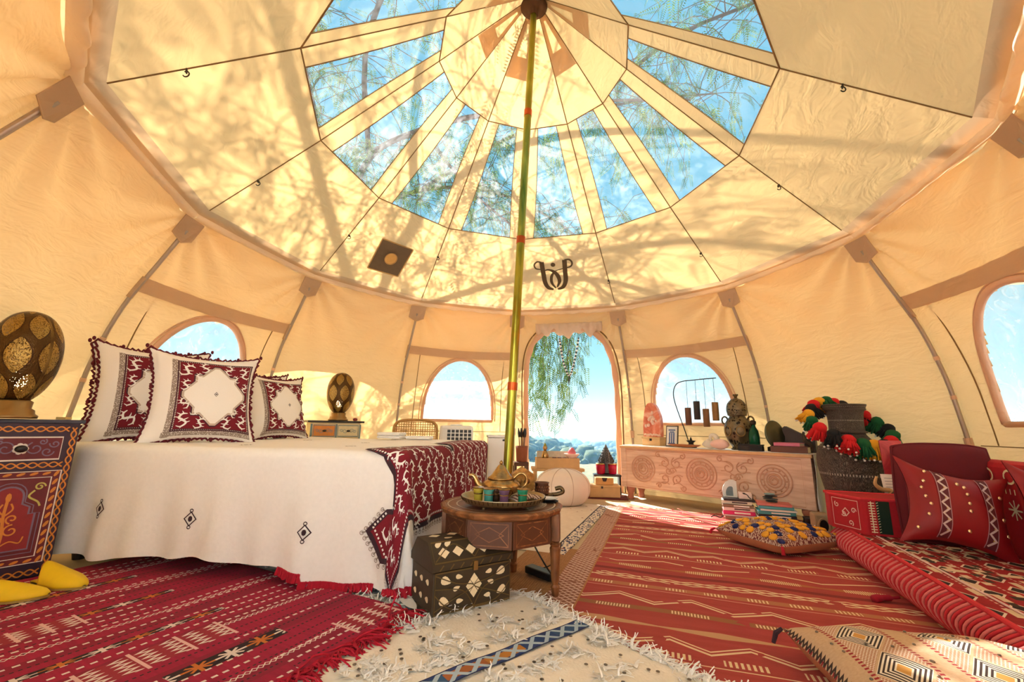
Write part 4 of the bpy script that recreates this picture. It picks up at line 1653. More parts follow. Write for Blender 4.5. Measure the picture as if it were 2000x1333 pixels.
# black bands with star motifs
for c_, w_ in ((0.27, 0.030), (0.62, 0.016), (0.98, 0.018), (1.30, 0.020)):
    inb = u.near(c_, w_) * (g.noise(vec=g.vec((v * 3.0).floor() * 3.1 + c_ * 50.0, 0.5), scale=1.0, detail=0) > 0.44)
    col = g.mix(inb, col, BK)
    cu = (u - c_) / w_
    cv = ((v * 11.0).fract() - 0.5) * 2.2
    star = ((cu.abs() - cv.abs()).abs() < 0.16).max((cu.abs() < 0.14) + (cv.abs() < 0.14)) * ((cu.abs() + cv.abs()) < 1.3)
    alt = (v * 5.5).fract() < 0.5
    col = g.mix(inb * star, col, g.mix(alt, WH, OR_))
# framed zigzag blocks
for cu_, cv_, hu, hv in ((0.10, 0.12, 0.055, 0.10), (0.45, 0.60, 0.06, 0.18), (0.95, 0.75, 0.05, 0.12)):
    blk = u.near(cu_, hu) * v.near(cv_, hv)
    zz = ((v - cv_) * 16.0).fract() - ((u * 42.0).tri() * 0.5 + 0.2)
    col = g.mix(blk, col, L(150, 34, 50))
    col = g.mix(blk * (zz.abs() < 0.14), col, WH)
    for sg in (-1, -0.33, 0.33, 1):
        col = g.mix(u.near(cu_, hu + 0.012) * (v - cv_ - hv * sg).near(0.0, 0.005), col, L(224, 176, 170))
fine = g.noise(vec=g.vec(u * 400, v * 120), scale=1.0, detail=1)
M_KILIM1 = g.done(g.principled(col, 0.95, 0, g.bump(fine + row, 0.35, 0.003)))
K1O, K1E = (-0.490, -0.830), (-0.882, 0.471)
t = rug('crimson_kilim', 'crimson striped kilim with white zigzag blocks in front of the bed', K1O, K1E, 1.66, 1.06, 0.024, M_KILIM1, 0.010, 0.003)
mb = MB()
for i in range(420):
    y = 1.06 * RNG.random()
    for pth in strands((0.0, y, 0.010), (-1, RNG.normal(0, .5), 0.3), 1, 0.07 + 0.05 * RNG.random(), 0.003, 0.25, -0.004, 0.35, 0.5):
        mb.tube(pth, 0.0032, 4, cap=False)
o = mb.build('crimson_fringe', M_REDYARN, t); o['kind'] = 'stuff'


def in_k1(x, y):
    dx, dy = x - K1O[0], y - K1O[1]
    a = dx * K1E[0] + dy * K1E[1]
    b = dx * -K1E[1] + dy * K1E[0]
    return -0.03 < a < 1.7 and -0.01 < b < 1.1


# --- shaggy white rugs
g = G('handira_wool')
n1 = g.noise(scale=18, detail=3)
M_HANDIRA = g.done(g.principled(g.mix(n1, L(234, 222, 204), L(248, 242, 232)), 0.95, 0, g.bump(g.noise(scale=120), 0.4, 0.004)))
M_SEQUIN = plain('silver_sequin', L(120, 106, 92), 0.3, 0.6, var=0.2)
HO, HE = (-0.075, -0.615), (0.62, -0.785)
hn = math.hypot(*HE); HE = (HE[0] / hn, HE[1] / hn)
t = rug('sequin_wedding_blanket', 'white shaggy sequinned wool rug with a blue band in the foreground', HO, HE, 1.35, 0.95, 0.015, M_HANDIRA, 0.008, 0.003, y0=-0.95)
HM = Matrix.Translation((HO[0], HO[1], 0.015)) @ Matrix.Rotation(math.atan2(HE[1], HE[0]), 4, 'Z')


def under_k1(x, y):
    q = HM @ Vector((x, y, 0))
    return in_k1(q.x, q.y)


mb = MB()
for rowx in (0.015, 0.18, 0.27, 0.47, 0.62, 0.80, 0.92, 1.1):
    for i in range(90):
        y = -0.93 * RNG.random()
        if under_k1(rowx, y):
            continue
        if rowx in (0.18, 0.62, 0.92) and math.sin(y * 26 + rowx * 9) < -0.1:
            continue
        for pth in strands((rowx + RNG.normal(0, .022), y, 0.010), (RNG.normal(-.3, .7), RNG.normal(0, .8), 0.12), 7, 0.046, 0.002, 0.12, 0.0125, 0.3, 0.45):
            flat_strand(mb, pth, 0.0030)
for i in range(150):                                        # fringe on the right edge and top edge
    for (p, d) in (((1.35 * RNG.random(), -0.005, 0.008), (RNG.normal(0, .4), 1, 0.25)), ((0.004, -0.9 * RNG.random(), 0.008), (-1, RNG.normal(0, .4), 0.25))):
        if under_k1(p[0], p[1]):
            continue
        for pth in strands(p, d, 6, 0.060, 0.002, 0.12, 0.004, 0.35, 0.45):
            flat_strand(mb, pth, 0.0030)
o = mb.build('wool_shag', M_WHITEWOOL, t); o['kind'] = 'stuff'
mb = MB()
for i in range(170):
    x, y = 0.03 + 1.25 * RNG.random(), -0.93 * RNG.random()
    if abs(x - 0.36) < 0.045 or under_k1(x, y):
        continue
    mb.lathe([(0.006, 0.0), (0.006, 0.0012), (0.002, 0.0016), (0.0016, 0.0)], (x, y, 0.0118 + 0.006 * RNG.random()), 8)
o = mb.build('sequins', M_SEQUIN, t); o['kind'] = 'stuff'
g = G('blue_band')
u, v = g.uv()
zz = (v * 7.0).tri()
uu = u
lat = ((uu - zz).abs() < 0.14).max((uu - 1.0 + zz).abs() < 0.14)
cell = g.noise(vec=g.vec((v * 7.0).floor() * 5.3, 0.2), scale=1.0, detail=0)
col = g.ramp(cell, [(0.35, L(34, 58, 110)), (0.48, L(52, 92, 128)), (0.52, L(130, 24, 54)), (0.60, L(206, 150, 44))])
col = g.mix(((uu - 0.5).abs() < 0.26) * (1 - lat), L(40, 60, 112), col)
col = g.mix(lat, col, L(170, 190, 206))
col = g.mix((uu - 0.5).abs() > 0.43, col, L(26, 34, 84))
M_BLUEBAND = g.done(g.principled(col, 0.95, 0, g.bump(g.noise(scale=260), 0.3, 0.003)))
mb = MB()
mb.grid(lambda a, b: (lerp(0.328, 0.392, a), b, 0.0135 + 0.002 * math.sin(b * 22)), 4, 60, (0, 1), (-0.95, 0.0))
mb.build('blue_band', M_BLUEBAND, t)

t = rug('shaggy_bedside_rug', 'white shaggy rug peeking out from under the bed', (-2.16, -0.485), (0.985, -0.171), 1.62, 0.95, 0.003, M_HANDIRA, 0.010, 0.002)
Mt = Matrix.Translation((-2.16, -0.485, 0.003)) @ Matrix.Rotation(math.atan2(-0.171, 0.985), 4, 'Z')
mb = MB()
for i in range(1300):
    x, y = 1.62 * RNG.random(), 0.42 * RNG.random() ** 1.4
    if RNG.random() < .3:
        x, y = 1.62, 0.6 * RNG.random()
    wp_ = Mt @ Vector((x, y, 0))
    if in_k1(wp_.x, wp_.y):
        continue
    for pth in strands((x, y, 0.010), (RNG.normal(0, .6), RNG.normal(-.4, .5), 0.25), 5, 0.060, 0.002, 0.14, 0.011, 0.3, 0.45):
        flat_strand(mb, pth, 0.0032)
o = mb.build('wool_shag', M_WHITEWOOL, t); o['kind'] = 'stuff'

# --- big rose kilim on the right: bands across y
g = G('rose_kilim')
u, v = g.uv()
n1 = g.noise(vec=g.vec(u * 3.0, v * 26.0), scale=1.0, detail=4, rough=0.65)
n2 = g.noise(vec=g.vec(u * 1.1 + 3.0, v * 1.1), scale=1.0, detail=2)
col = g.mix(n1, L(138, 32, 40), L(190, 76, 74))
col = g.mix((n2 - 0.35).max(0.0).min(0.45), col, L(168, 78, 52))
vv = (v * 0.56).mod(0.62)
CR = L(230, 200, 160)
BR = L(150, 96, 60)
fade = g.noise(vec=g.vec(u * 9.0, v * 9.0), scale=1.0, detail=2) > 0.36
def zig(c_, A, f, w_, ph=0.0):
    return (vv - c_ + A * .35 - (u * f * .62 + ph).tri() * A * 1.5).abs() < w_ * 1.15
col = g.mix(vv.near(0.035, 0.011) * fade, col, BR)
col = g.mix(vv.near(0.035, 0.008) * ((u * 85.0).fract() < 0.5) * ((u * 3.4 + 0.3).fract() < 0.5) * fade, col, CR)
col = g.mix(zig(0.075, 0.030, 5.5, 0.0032) * fade, col, CR)
col = g.mix(zig(0.088, 0.030, 5.5, 0.0022) * fade, col, CR)
col = g.mix(vv.near(0.155, 0.0016), col, L(214, 150, 130))
col = g.mix(vv.near(0.180, 0.012), col, L(176, 110, 74))
col = g.mix(vv.near(0.180, 0.009) * ((u * 70.0).fract() < 0.45) * ((u * 6.2).fract() < 0.55), col, CR)
for ph_ in (0.0, 0.5, 0.25, 0.75):
    col = g.mix(zig(0.232, 0.022, 4.0, 0.0022, ph_) * fade, col, CR)
col = g.mix(vv.near(0.292, 0.010), col, L(130, 40, 40))
spin = (vv - 0.342).abs() < (0.014 * ((u * 3.0).tri() * 0.7 + 0.3))
col = g.mix(spin, col, L(170, 100, 60))
col = g.mix(spin * ((u * 110.0).fract() < 0.5) * ((u * 3.0 + 0.25).fract() < 0.5), col, CR)
col = g.mix(zig(0.385, 0.026, 3.4, 0.0030) * fade, col, CR)
col = g.mix(vv.near(0.450, 0.0014), col, CR)
col = g.mix(vv.near(0.470, 0.010) * ((u * 60.0).fract() < 0.5) * ((u * 4.6).fract() < 0.6), col, CR)
col = g.mix(zig(0.500, 0.024, 6.5, 0.0030) * fade, col, CR)
col = g.mix(zig(0.512, 0.024, 6.5, 0.0020) * fade, col, CR)
sp2 = (vv - 0.575).abs() < (0.013 * ((u * 2.4 + 0.4).tri() * 0.8 + 0.2))
col = g.mix(sp2, col, L(196, 150, 110))
# brown woven border on the left
bd = u < 0.135
b1 = g.mix(n1, L(120, 66, 54), L(168, 112, 92))
hat = ((v * 30.0 + u * 24.0).fract() < 0.3).max((v * 30.0 - u * 24.0).fract() < 0.22)
b1 = g.mix(hat * fade, b1, L(214, 178, 160))
col = g.mix(bd, col, b1)
col = g.mix(u.near(0.135, 0.004), col, L(176, 120, 74))
fine = g.noise(vec=g.vec(u * 130, v * 420), scale=1.0, detail=1)
M_KILIM2 = g.done(g.principled(col, 0.95, 0, g.bump(fine, 0.35, 0.003)))
t = rug('rose_kilim', 'large faded rose kilim with cream zigzag bands across the right floor', (-0.353, -1.690), (0.9404, -0.3401), 1.66, 3.46, 0.003, M_KILIM2, 0.010, 0.003, 30, 60)
mb = MB()
for i in range(260):
    x = 1.6 * RNG.random()
    for pth in strands((x, 3.46, 0.006), (RNG.normal(0, .3), 1, 0.1), 1, 0.07, 0.002, 0.15, 0.0, 0.2, 0.3):
        mb.tube(pth, 0.0025, 4, cap=False)
o = mb.build('fringe', plain('rose_yarn', L(214, 130, 116), 0.95, var=0.2), t); o['kind'] = 'stuff'

g = G('sisal')
u, v = g.uv()
M_SISAL = g.done(g.principled(g.mix(g.noise(vec=g.vec(u * 120, v * 30), scale=1.0), L(138, 92, 54), L(186, 136, 90)), 0.95, 0, g.bump((u * 90.0).tri() + (v * 90.0).tri(), 0.5, 0.004)))
rug('sisal_mat', 'brown sisal mat under the tea table', (-0.26, -0.60), (0.94, -0.34), 0.32, 0.86, 0.002, M_SISAL, 0.006, 0.0)
g = G('blue_edged_wool')
u, v = g.uv()
n1 = g.noise(scale=20, detail=3)
col = g.mix(n1, L(216, 196, 176), L(240, 226, 210))
eb = u > 0.60
nz = g.voro(vec=g.vec(u * 60, v * 42), scale=1.0)
col = g.mix(eb * (nz < 0.45), col, L(44, 54, 96))
col = g.mix(u.near(0.595, 0.005), col, L(40, 40, 60))
col = g.mix((g.voro(vec=g.vec(u * 9, v * 9), scale=1.0) < 0.10), col, L(160, 90, 80))
M_BLUEEDGE = g.done(g.principled(col, 0.95, 0, g.bump(n1, 0.3, 0.004)))
rug('blue_edged_rug', 'pale wool rug with a blue patterned edge beside the pouf', (-0.430, 0.26), (0.926, -0.377), 0.68, 1.70, 0.002, M_BLUEEDGE, 0.007, 0.001)
rug('oxblood_mat', 'small dark red mat under the wooden boxes by the doorway', (0.66, 2.02), (0.94, -0.2), 0.46, 0.30, 0.002, plain('oxblood_wool', L(104, 34, 34), 0.95, var=0.35, scale=24), 0.006, 0.0)

# ================================================================== round tea table
g = G('carved_walnut')
n1 = g.noise(scale=14, detail=5, dist=1.2)
x_, y_, z_ = g.xyz()
gr = g.noise(vec=g.vec(x_ * 4, y_ * 40, z_ * 4), scale=2.0, detail=4)
M_WALNUT = g.done(g.principled(g.ramp(gr, [(0.3, L(86, 48, 26)), (0.55, L(134, 82, 46)), (0.75, L(168, 112, 66))]), 0.42, 0, g.bump(n1, 0.12, 0.004)))
M_WALNUT_D = plain('dark_walnut', L(88, 48, 28), 0.5, var=0.25, scale=18)
M_INLAY = plain('pale_inlay', L(206, 190, 168), 0.5, var=0.1)
TX, TY, TZ = -0.16, -0.54, 0.375
t = thing('round_tea_table', 'round carved walnut tea table standing beside the bed foot', 'table', (TX, TY, 0.012))
TZ0 = TZ - 0.012
MB().lathe([(0.0, TZ0 - .030), (.262, TZ0 - .030), (.276, TZ0 - .022), (.282, TZ0 - .008), (.276, TZ0), (.262, TZ0 + .001), (.255, TZ0 - .003), (0.0, TZ0 - .003)], seg=16).build('tabletop', M_WALNUT, t)
ft = lambda u, v, h: (u, v, TZ0 - 0.003 + h)
mb = MB()
for r in (.245, .205):
    mb.ribbon(circ(0, 0, r, 40), 0.006, ft, 0.002, closed=True)
for i in range(26):                                          # carved geometric field on the right-hand leaf
    a = -0.9 + 1.5 * (i / 25)
    mb.ribbon([(r * math.cos(a), r * math.sin(a)) for r in (.115, .16, .20)], 0.006, ft, 0.002)
for r in (.13, .15, .17, .19):
    mb.ribbon(circ(0, 0, r, 20, -0.9, 0.6), 0.005, ft, 0.0022)
for k_ in range(3):
    mb.ribbon(circ(.165 + .0 * k_, -.02, .012 + .011 * k_, 14), 0.004, ft, 0.0026, closed=True)
mb.build('top_carving', M_INLAY, t)
NA = 8
for i in range(NA):
    a0, a1 = 2 * PI * i / NA + .2, 2 * PI * (i + 1) / NA + .2
    p0, p1 = Vector((.245 * math.cos(a0), .245 * math.sin(a0), 0)), Vector((.245 * math.cos(a1), .245 * math.sin(a1), 0))
    am = (a0 + a1) / 2
    c_ = (p0 + p1) / 2
    w_ = (p1 - p0).length
    mb = MB()
    mb.box((c_.x, c_.y, TZ0 - .085), (w_, 0.016, 0.108), am + PI / 2)
    ap = mb.build('apron_panel', M_WALNUT_D, t, bevel=0.002)
    fa = lambda u, v, h, c_=c_, am=am: (c_.x + (0.008 + h) * math.cos(am) - u * math.sin(am), c_.y + (0.008 + h) * math.sin(am) + u * math.cos(am), TZ0 - .085 + v)
    mb = MB()
    k_ = w_ / 2 - .014
    mb.ribbon([(-k_, -.042), (k_, -.042), (k_, .042), (-k_, .042)], 0.005, fa, 0.002, closed=True)
    mb.ribbon([(-k_ * .75, 0), (0, .028), (k_ * .75, 0), (0, -.028)], 0.005, fa, 0.002, closed=True)
    mb.ribbon([(-k_, -.04), (-k_ * .5, 0), (-k_, .04)], 0.004, fa, 0.002)
    mb.ribbon([(k_, -.04), (k_ * .5, 0), (k_, .04)], 0.004, fa, 0.002)
    mb.build('apron_carving', M_WALNUT, ap)
for deg in (-15, 75, 130, 178):
    a = math.radians(deg)
    x, y = .248 * math.cos(a), .248 * math.sin(a)
    prof = [(.015, 0), (.017, .02), (.020, .035), (.014, .045), (.017, .06), (.022, .16), (.024, .19), (.019, .198), (.025, .206), (.018, .214), (.024, .222)]
    mb = MB().lathe(prof, (x, y, 0), 16)
    mb.box((x, y, (.222 + TZ0 - .03) / 2), (.042, .042, TZ0 - .03 - .222), a)
    mb.build('leg', M_WALNUT, t, smooth=False)

# tray and tea things
M_SILVER = plain('worn_silver_brass', L(176, 160, 128), 0.28, 0.9, var=0.15, scale=60, bump=0.3)
tz = TZ - .002
t = thing('tea_tray', 'round engraved silver brass tray on little feet on the tea table', 'tray', (-0.152, -0.605, tz))
MB().lathe([(0, .022), (.150, .022), (.170, .026), (.183, .046), (.188, .047), (.186, .043), (.172, .020), (.150, .017), (0, .017)][::-1], seg=44).build('dish', M_SILVER, t, smooth=True)
for i in range(4):
    a = i * PI / 2 + .9
    MB().lathe([(.004, 0), (.008, .004), (.005, .010), (.009, .020)], (.13 * math.cos(a), .13 * math.sin(a), 0), 10).build('foot', M_SILVER, t)
mb = MB()
for i in range(56):
    a = 2 * PI * i / 56
    mb.tube([(.1815 * math.cos(a), .1815 * math.sin(a), .030), (.1895 * math.cos(a), .1895 * math.sin(a), .044)], .0016, 4)
o = mb.build('rim_beading', plain('engraving_dark', L(84, 70, 46), 0.4, 0.8), t); o['kind'] = 'stuff'
tzz = tz + .023
g = G('tea_brass')
n1 = g.noise(scale=26, detail=3)
M_TEA = g.done(g.principled(g.ramp(n1, [(.3, L(120, 88, 50)), (.6, L(188, 150, 92)), (.8, L(214, 190, 140))]), 0.26, 0.9, g.bump(g.voro(scale=90), .25, .002)))
t = thing('teapot', 'brass teapot with a tall conical lid on the silver tray', 'teapot', (-0.165, -0.545, tzz))
MB().lathe([(.046, 0), (.052, .006), (.046, .012), (.078, .030), (.092, .052), (.086, .070), (.064, .083), (.060, .086)], seg=32).build('body', M_TEA, t, smooth=True)
ld = MB().lathe([(.064, .086), (.060, .092), (.044, .104), (.030, .124), (.014, .146), (.006, .152)], seg=28).build('lid', M_TEA, t, smooth=True)
MB().lathe([(.004, .150), (.009, .156), (.007, .163), (.0, .170)], seg=12).build('finial', M_TEA, ld, smooth=True)
sp_ = spline([(-.080, 0, .046), (-.105, 0, .060), (-.118, 0, .084), (-.132, 0, .100), (-.150, 0, .098)], 5)
MB().tube(sp_, list(np.linspace(.017, .006, len(sp_))), 10).build('spout', M_TEA, t, smooth=True)
hd = spline([(.056, 0, .086), (.088, 0, .112), (.116, 0, .100), (.118, 0, .066), (.088, 0, .042)], 6)
MB().tube(hd, .007, 8).build('handle', M_TEA, t, smooth=True)


def glass_mat(name, rgb):
    g = G(name)
    p = g.principled(rgb, 0.12, 0.0, None, Transmission_Weight=0.45, IOR=1.3)
    return g.done(p)


GL = [('yellow', (-0.262, -0.640), L(222, 196, 70)), ('turquoise', (-0.215, -0.672), L(96, 190, 176)), ('purple', (-0.148, -0.688), L(136, 96, 132)), ('emerald green', (-0.068, -0.668), L(58, 172, 132)),
      ('smoky brown', (-0.186, -0.640), L(104, 70, 50))]
LBL = ['yellow tea glass at the left rim of the tray', 'turquoise striped tea glass on the tray', 'purple tea glass at the front of the tray', 'emerald green tea glass at the right of the tray', 'smoky brown tea glass between turquoise and purple glasses']
for i, (nm, (x, y), c_) in enumerate(GL):
    s_ = 1.0 if i != 4 else 0.92
    t = thing('tea_glass', LBL[i], 'glass', (x, y, tzz + .001), group='coloured tea glasses on the tray')
    gm = glass_mat(nm.replace(' ', '_') + '_glass', c_)
    MB().lathe([(.0, .0), (.017, 0), (.019, .004), (.0195, .03), (.022, .045), (.0255, .060), (.0240, .060), (.0205, .045), (.0175, .028), (.016, .008), (0, .008)], seg=20).build('cup', gm, t, smooth=True)
    mb = MB()
    for z, r in ((.058, .0258), (.034, .0206)):
        mb.lathe([(r, z - .0022), (r + .0008, z), (r, z + .0022)], seg=20)
    o = mb.build('gilt_line', M_TEA, t); o['kind'] = 'stuff'
# folded napkin
g = G('striped_napkin')
x_, y_, z_ = g.xyz()
st_ = ((x_ * 60 + g.noise(scale=20) * 1.5).fract() < .5)
M_NAP = g.done(g.principled(g.mix(st_, L(206, 184, 164), L(110, 70, 62)), .9))
mb = MB()
mb.grid(lambda a, b: (.085 * a, .055 * b, .012 + .026 * math.cos(a * 1.3) * math.cos(b * 1.2) + .005 * math.sin(a * 9)), 16, 10, (-1, 1), (-1, 1))
o = mb.build('napkin', M_NAP, None, smooth=True, solid=.006)
o.location = (-0.055, -0.590, tzz - .004); o.rotation_euler.z = .5
o.scale = (.8, .8, .8)
tag(o, 'striped brown napkin folded on the tray behind the green glass', 'napkin')

# second tray with pitcher and cup at the back of the table
t = thing('oval_tray', 'dark bronze tray with a curled handle at the back of the tea table', 'tray', (-0.005, -0.365, TZ - .002), -0.15)
M_BRONZE = plain('dark_bronze', L(96, 78, 52), 0.35, 0.8, var=0.2)
MB().lathe([(0, .004), (.075, .004), (.092, .020), (.098, .021), (.096, .016), (.080, .0), (0, 0)][::-1], seg=28, sx=1.1, sy=.7).build('dish', M_BRONZE, t, smooth=True)
MB().tube(spline([(.095, 0, .018), (.125, 0, .022), (.150, 0, .034), (.138, 0, .052), (.112, 0, .046)], 6), .010, 10).build('handle', M_BRONZE, t, smooth=True)
t = thing('brass_pitcher', 'flat hexagonal brass pitcher leaning behind the teapot', 'pitcher', (-0.062, -0.385, TZ + .003), 0.25, tilt=(0.10, 0.0))
hexa = [(.068 * math.cos(a), .075 + .072 * math.sin(a)) for a in np.arange(6) * PI / 3 + PI / 6]
mb = MB()
mb.prism(hexa, -.016, .016, fn=lambda x, y, z: (x, z, y))
mb.build('body', M_TEA, t, bevel=.008)
mb = MB()
for sg in (-1, 1):
    mb.lathe([(.016, 0), (.013, .004), (0, .006)], seg=14)
vs = [(x + (-.02 if i < 42 else .02), -.016 - z, .080 + y) for i, (x, y, z) in enumerate(mb.v)]
mb.v = vs
o = mb.build('bosses', M_BRASS, t, smooth=True); o['kind'] = 'stuff'
t = thing('carved_cup', 'brown carved wooden cup on the bronze tray', 'cup', (0.040, -0.365, TZ + .003))
MB().lathe([(.026, 0), (.033, .01), (.036, .03), (.034, .062), (.038, .070), (.034, .070), (.030, .06), (.0, .02)], seg=24).build('cup', M_WALNUT_D, t, smooth=True)
mb = MB()
for z in (.018, .034, .050):
    for i in range(18):
        a = 2 * PI * i / 18 + z * 30
        mb.ball((.0355 * math.cos(a), .0355 * math.sin(a), z), .0035, 5, 4)
o = mb.build('studs', M_WALNUT, t); o['kind'] = 'stuff'
t = thing('white_saucer', 'white saucer lying on a dark coaster near the pouf side of the table', 'saucer', (0.062, -0.480, TZ - .002))
MB().lathe([(.045, 0), (.048, .006), (0.0, .008)], seg=24).build('coaster', M_BLACK, t)
MB().lathe([(.0, .009), (.030, .009), (.048, .018), (.050, .018), (.032, .013), (0, .012)], seg=28).build('dish', plain('white_glaze', L(226, 224, 226), .25, var=.03), t, smooth=True)

# ================================================================== inlaid chest
M_CHEST = plain('dark_camel_bone_wood', L(56, 44, 28), 0.55, var=0.25, scale=18, bump=0.2)
M_BONE = plain('bone_inlay', L(232, 214, 178), 0.5, var=0.08)
M_BRASSWIRE = plain('metal_wire', L(112, 94, 62), 0.4, 0.7)
CW, CD, CH = 0.345, 0.215, 0.250
crz = math.atan2(.189, .293)
ccx = -0.405 + math.cos(crz) * CW / 2 - math.sin(crz) * CD / 2
ccy = -0.880 + math.sin(crz) * CW / 2 + math.cos(crz) * CD / 2
t = thing('inlaid_chest', 'small dark chest inlaid with bone diamonds in front of the tea table', 'chest', (ccx, ccy, 0.026), crz)
bd_ = MB().box((0, 0, .078), (CW, CD, .145)).build('body', M_CHEST, t, bevel=.005)


def lidf(u, v):
    x = lerp(-CW / 2 - .006, CW / 2 + .006, u)
    a = lerp(0, PI, v)
    sec = [(-CD / 2 - .006, .155), (-CD / 2 - .006, .180), (-CD / 2 + .05, .248), (CD / 2 - .05, .248), (CD / 2 + .006, .180), (CD / 2 + .006, .155)]
    i = min(4, int(v * 5)); f = v * 5 - i
    y = lerp(sec[i][0], sec[i + 1][0], f); z = lerp(sec[i][1], sec[i + 1][1], f)
    return (x, y, z)


mb = MB().grid(lidf, 4, 15)
for xx in (-CW / 2 - .006, CW / 2 + .006):
    mb.add([(xx, -CD / 2 - .006, .155), (xx, -CD / 2 - .006, .18), (xx, -CD / 2 + .05, .248), (xx, CD / 2 - .05, .248), (xx, CD / 2 + .006, .18), (xx, CD / 2 + .006, .155)], [(0, 1, 2, 3, 4, 5)])
mb.add([(-CW / 2 - .006, -CD / 2 - .006, .155), (CW / 2 + .006, -CD / 2 - .006, .155), (CW / 2 + .006, CD / 2 + .006, .155), (-CW / 2 - .006, CD / 2 + .006, .155)], [(0, 3, 2, 1)])
ld = mb.build('lid', M_CHEST, t)
ff = lambda u, v, h: (u, -CD / 2 - h, v)
sl_ = math.atan2(.068, .056)
fsl = lambda u, v, h: (u, -CD / 2 - .006 + math.cos(sl_) * v - math.sin(sl_) * h, .180 + math.sin(sl_) * v + math.cos(sl_) * h)
ftp = lambda u, v, h: (u, v, .248 + h)
fsd = lambda u, v, h: (-CW / 2 - h, u, v)


def diamond(x, y, a, b):
    return [(x - a, y), (x, y - b), (x + a, y), (x, y + b)]


def leafp(x, y, a, b, rot=0.0):
    pts = [(a * math.cos(q), b * math.sin(q) * (1 - .5 * math.cos(q))) for q in np.linspace(0, 2 * PI, 13)[:-1]]
    return [(x + p * math.cos(rot) - q * math.sin(rot), y + p * math.sin(rot) + q * math.cos(rot)) for p, q in pts]


def bone(poly, fn, par):
    mb = MB(); mb.patch(poly, fn, .0025); o = mb.build('bone_inlay', M_BONE, par)
    return o


for x in (-.125, -.065, -.010, .048, .108):
    bone(diamond(x, .040, .024, .021), fsl, ld)
for x in (-.14, -.10, .02, .09, .14):
    bone(leafp(x, .075, .016, .009, .5), fsl, ld)
for x in (-.12, -.04, .05, .12):
    bone(diamond(x, .02, .026, .020), ftp, ld)
    bone(leafp(x + .04, -.03, .018, .010), ftp, ld)
for x, y in ((-.018, .085), (.018, .085), (0, .108), (0, .062)):
    bone(diamond(x, y, .017, .021), ff, bd_)
for sg in (-1, 1):
    for (x, y, r) in ((.12, .118, .4), (.075, .086, -.3), (.125, .048, .4), (.065, .125, .2), (.06, .040, 0)):
        bone(leafp(sg * x, y, .022 if x > .1 else .015, .014 if x > .1 else .008, r * sg + (PI if sg > 0 else 0)), ff, bd_)
for y_ in (-.06, 0, .06):
    bone(leafp(y_, .05, .015, .010), fsd, bd_)
    bone(leafp(y_, .11, .015, .010), fsd, bd_)
mb = MB()
for sg in (-1, 1):
    mb.ribbon(spline([(sg * .165, .020), (sg * .09, .050), (0, .085), (sg * .08, .105), (sg * .165, .142)], 6), .004, ff, .004)
    mb.ribbon(spline([(sg * .165, .075), (sg * .10, .020), (0, .012)], 6), .004, ff, .004)
    mb.ribbon(spline([(0, .012), (sg * .05, .075), (sg * .165, .095)], 6), .004, ff, .004)
mb.ribbon([(-.165, .008), (.165, .008), (.165, .148), (-.165, .148)], .006, ff, .004, closed=True)
o = mb.build('wire_inlay', M_BRASSWIRE, bd_); o['kind'] = 'stuff'
mb = MB()
mb.ribbon([(-.17, .004), (.17, .004), (.17, .084), (-.17, .084)], .006, fsl, .003, closed=True)
for sg in (-1, 1):
    mb.ribbon(spline([(sg * .165, .01), (sg * .08, .07), (0, .01)], 6), .004, fsl, .003)
for i in range(8):
    mb.ribbon([(-.15 + i * .043, .158), (-.135 + i * .043, .176)], .005, ff, .009)
o = mb.build('wire_inlay', M_BRASSWIRE, ld); o['kind'] = 'stuff'
mb = MB().box((0.0, -CD / 2 - .010, .158), (.020, .010, .034))
mb.build('hasp', M_BRASS, bd_, bevel=.002)
for sx in (-1, 1):
    MB().box((sx * (CW / 2 - .03), -CD / 2 + .025, .003), (.05, .04, .006)).build('foot', M_CHEST, t)
    MB().box((sx * (CW / 2 - .03), CD / 2 - .025, .003), (.05, .04, .006)).build('foot', M_CHEST, t)

# power strip and cables on the sisal mat
t = thing('power_strip', 'black power strip with a cable on the floor under the tea table', 'power strip', (0.035, -0.375, .013), 2.3)
MB().box((0, 0, .018), (.17, .055, .034)).build('case', M_BLACK, t, bevel=.006)
MB().tube(spline([(-.085, 0, .02), (-.14, .03, .012), (-.15, .12, .10), (-.11, .18, .22), (-.12, .22, .30)], 7), .004, 6).build('cable', M_BLACK, t, smooth=True)
MB().tube(spline([(.085, 0, .02), (.12, -.03, .01), (.06, -.10, .008), (-.02, -.10, .07), (-.08, -.06, .16)], 7), .003, 6).build('cable', M_BLACK, t, smooth=True)

# ================================================================== leather pouf
M_POUF = plain('white_leather', L(236, 218, 204), 0.45, var=0.05, scale=14, bump=0.1)
t = thing('leather_pouf', 'round cream leather pouf with stitched panels near the doorway', 'pouf', (0.405, 1.66, .010))
prof = [(.0, 0), (.16, 0), (.215, .03), (.252, .09), (.262, .155), (.25, .215), (.20, .275), (.10, .315), (0, .322)]
MB().lathe(spline(prof, 5), seg=48, fn=lambda r, z, a: r * (1 - .02 * abs(math.cos(a * 4)) ** 14)).build('cover', M_POUF, t, smooth=True)
for i in range(8):
    a = i * PI / 4 + .25
    sp2_ = spline(prof, 4)
    MB().tube([((r + .002) * math.cos(a) * .985, (r + .002) * math.sin(a) * .985, z + .001) for r, z in sp2_], .0035, 5).build('piping', plain('tan_piping', L(196, 168, 150), .6), t)


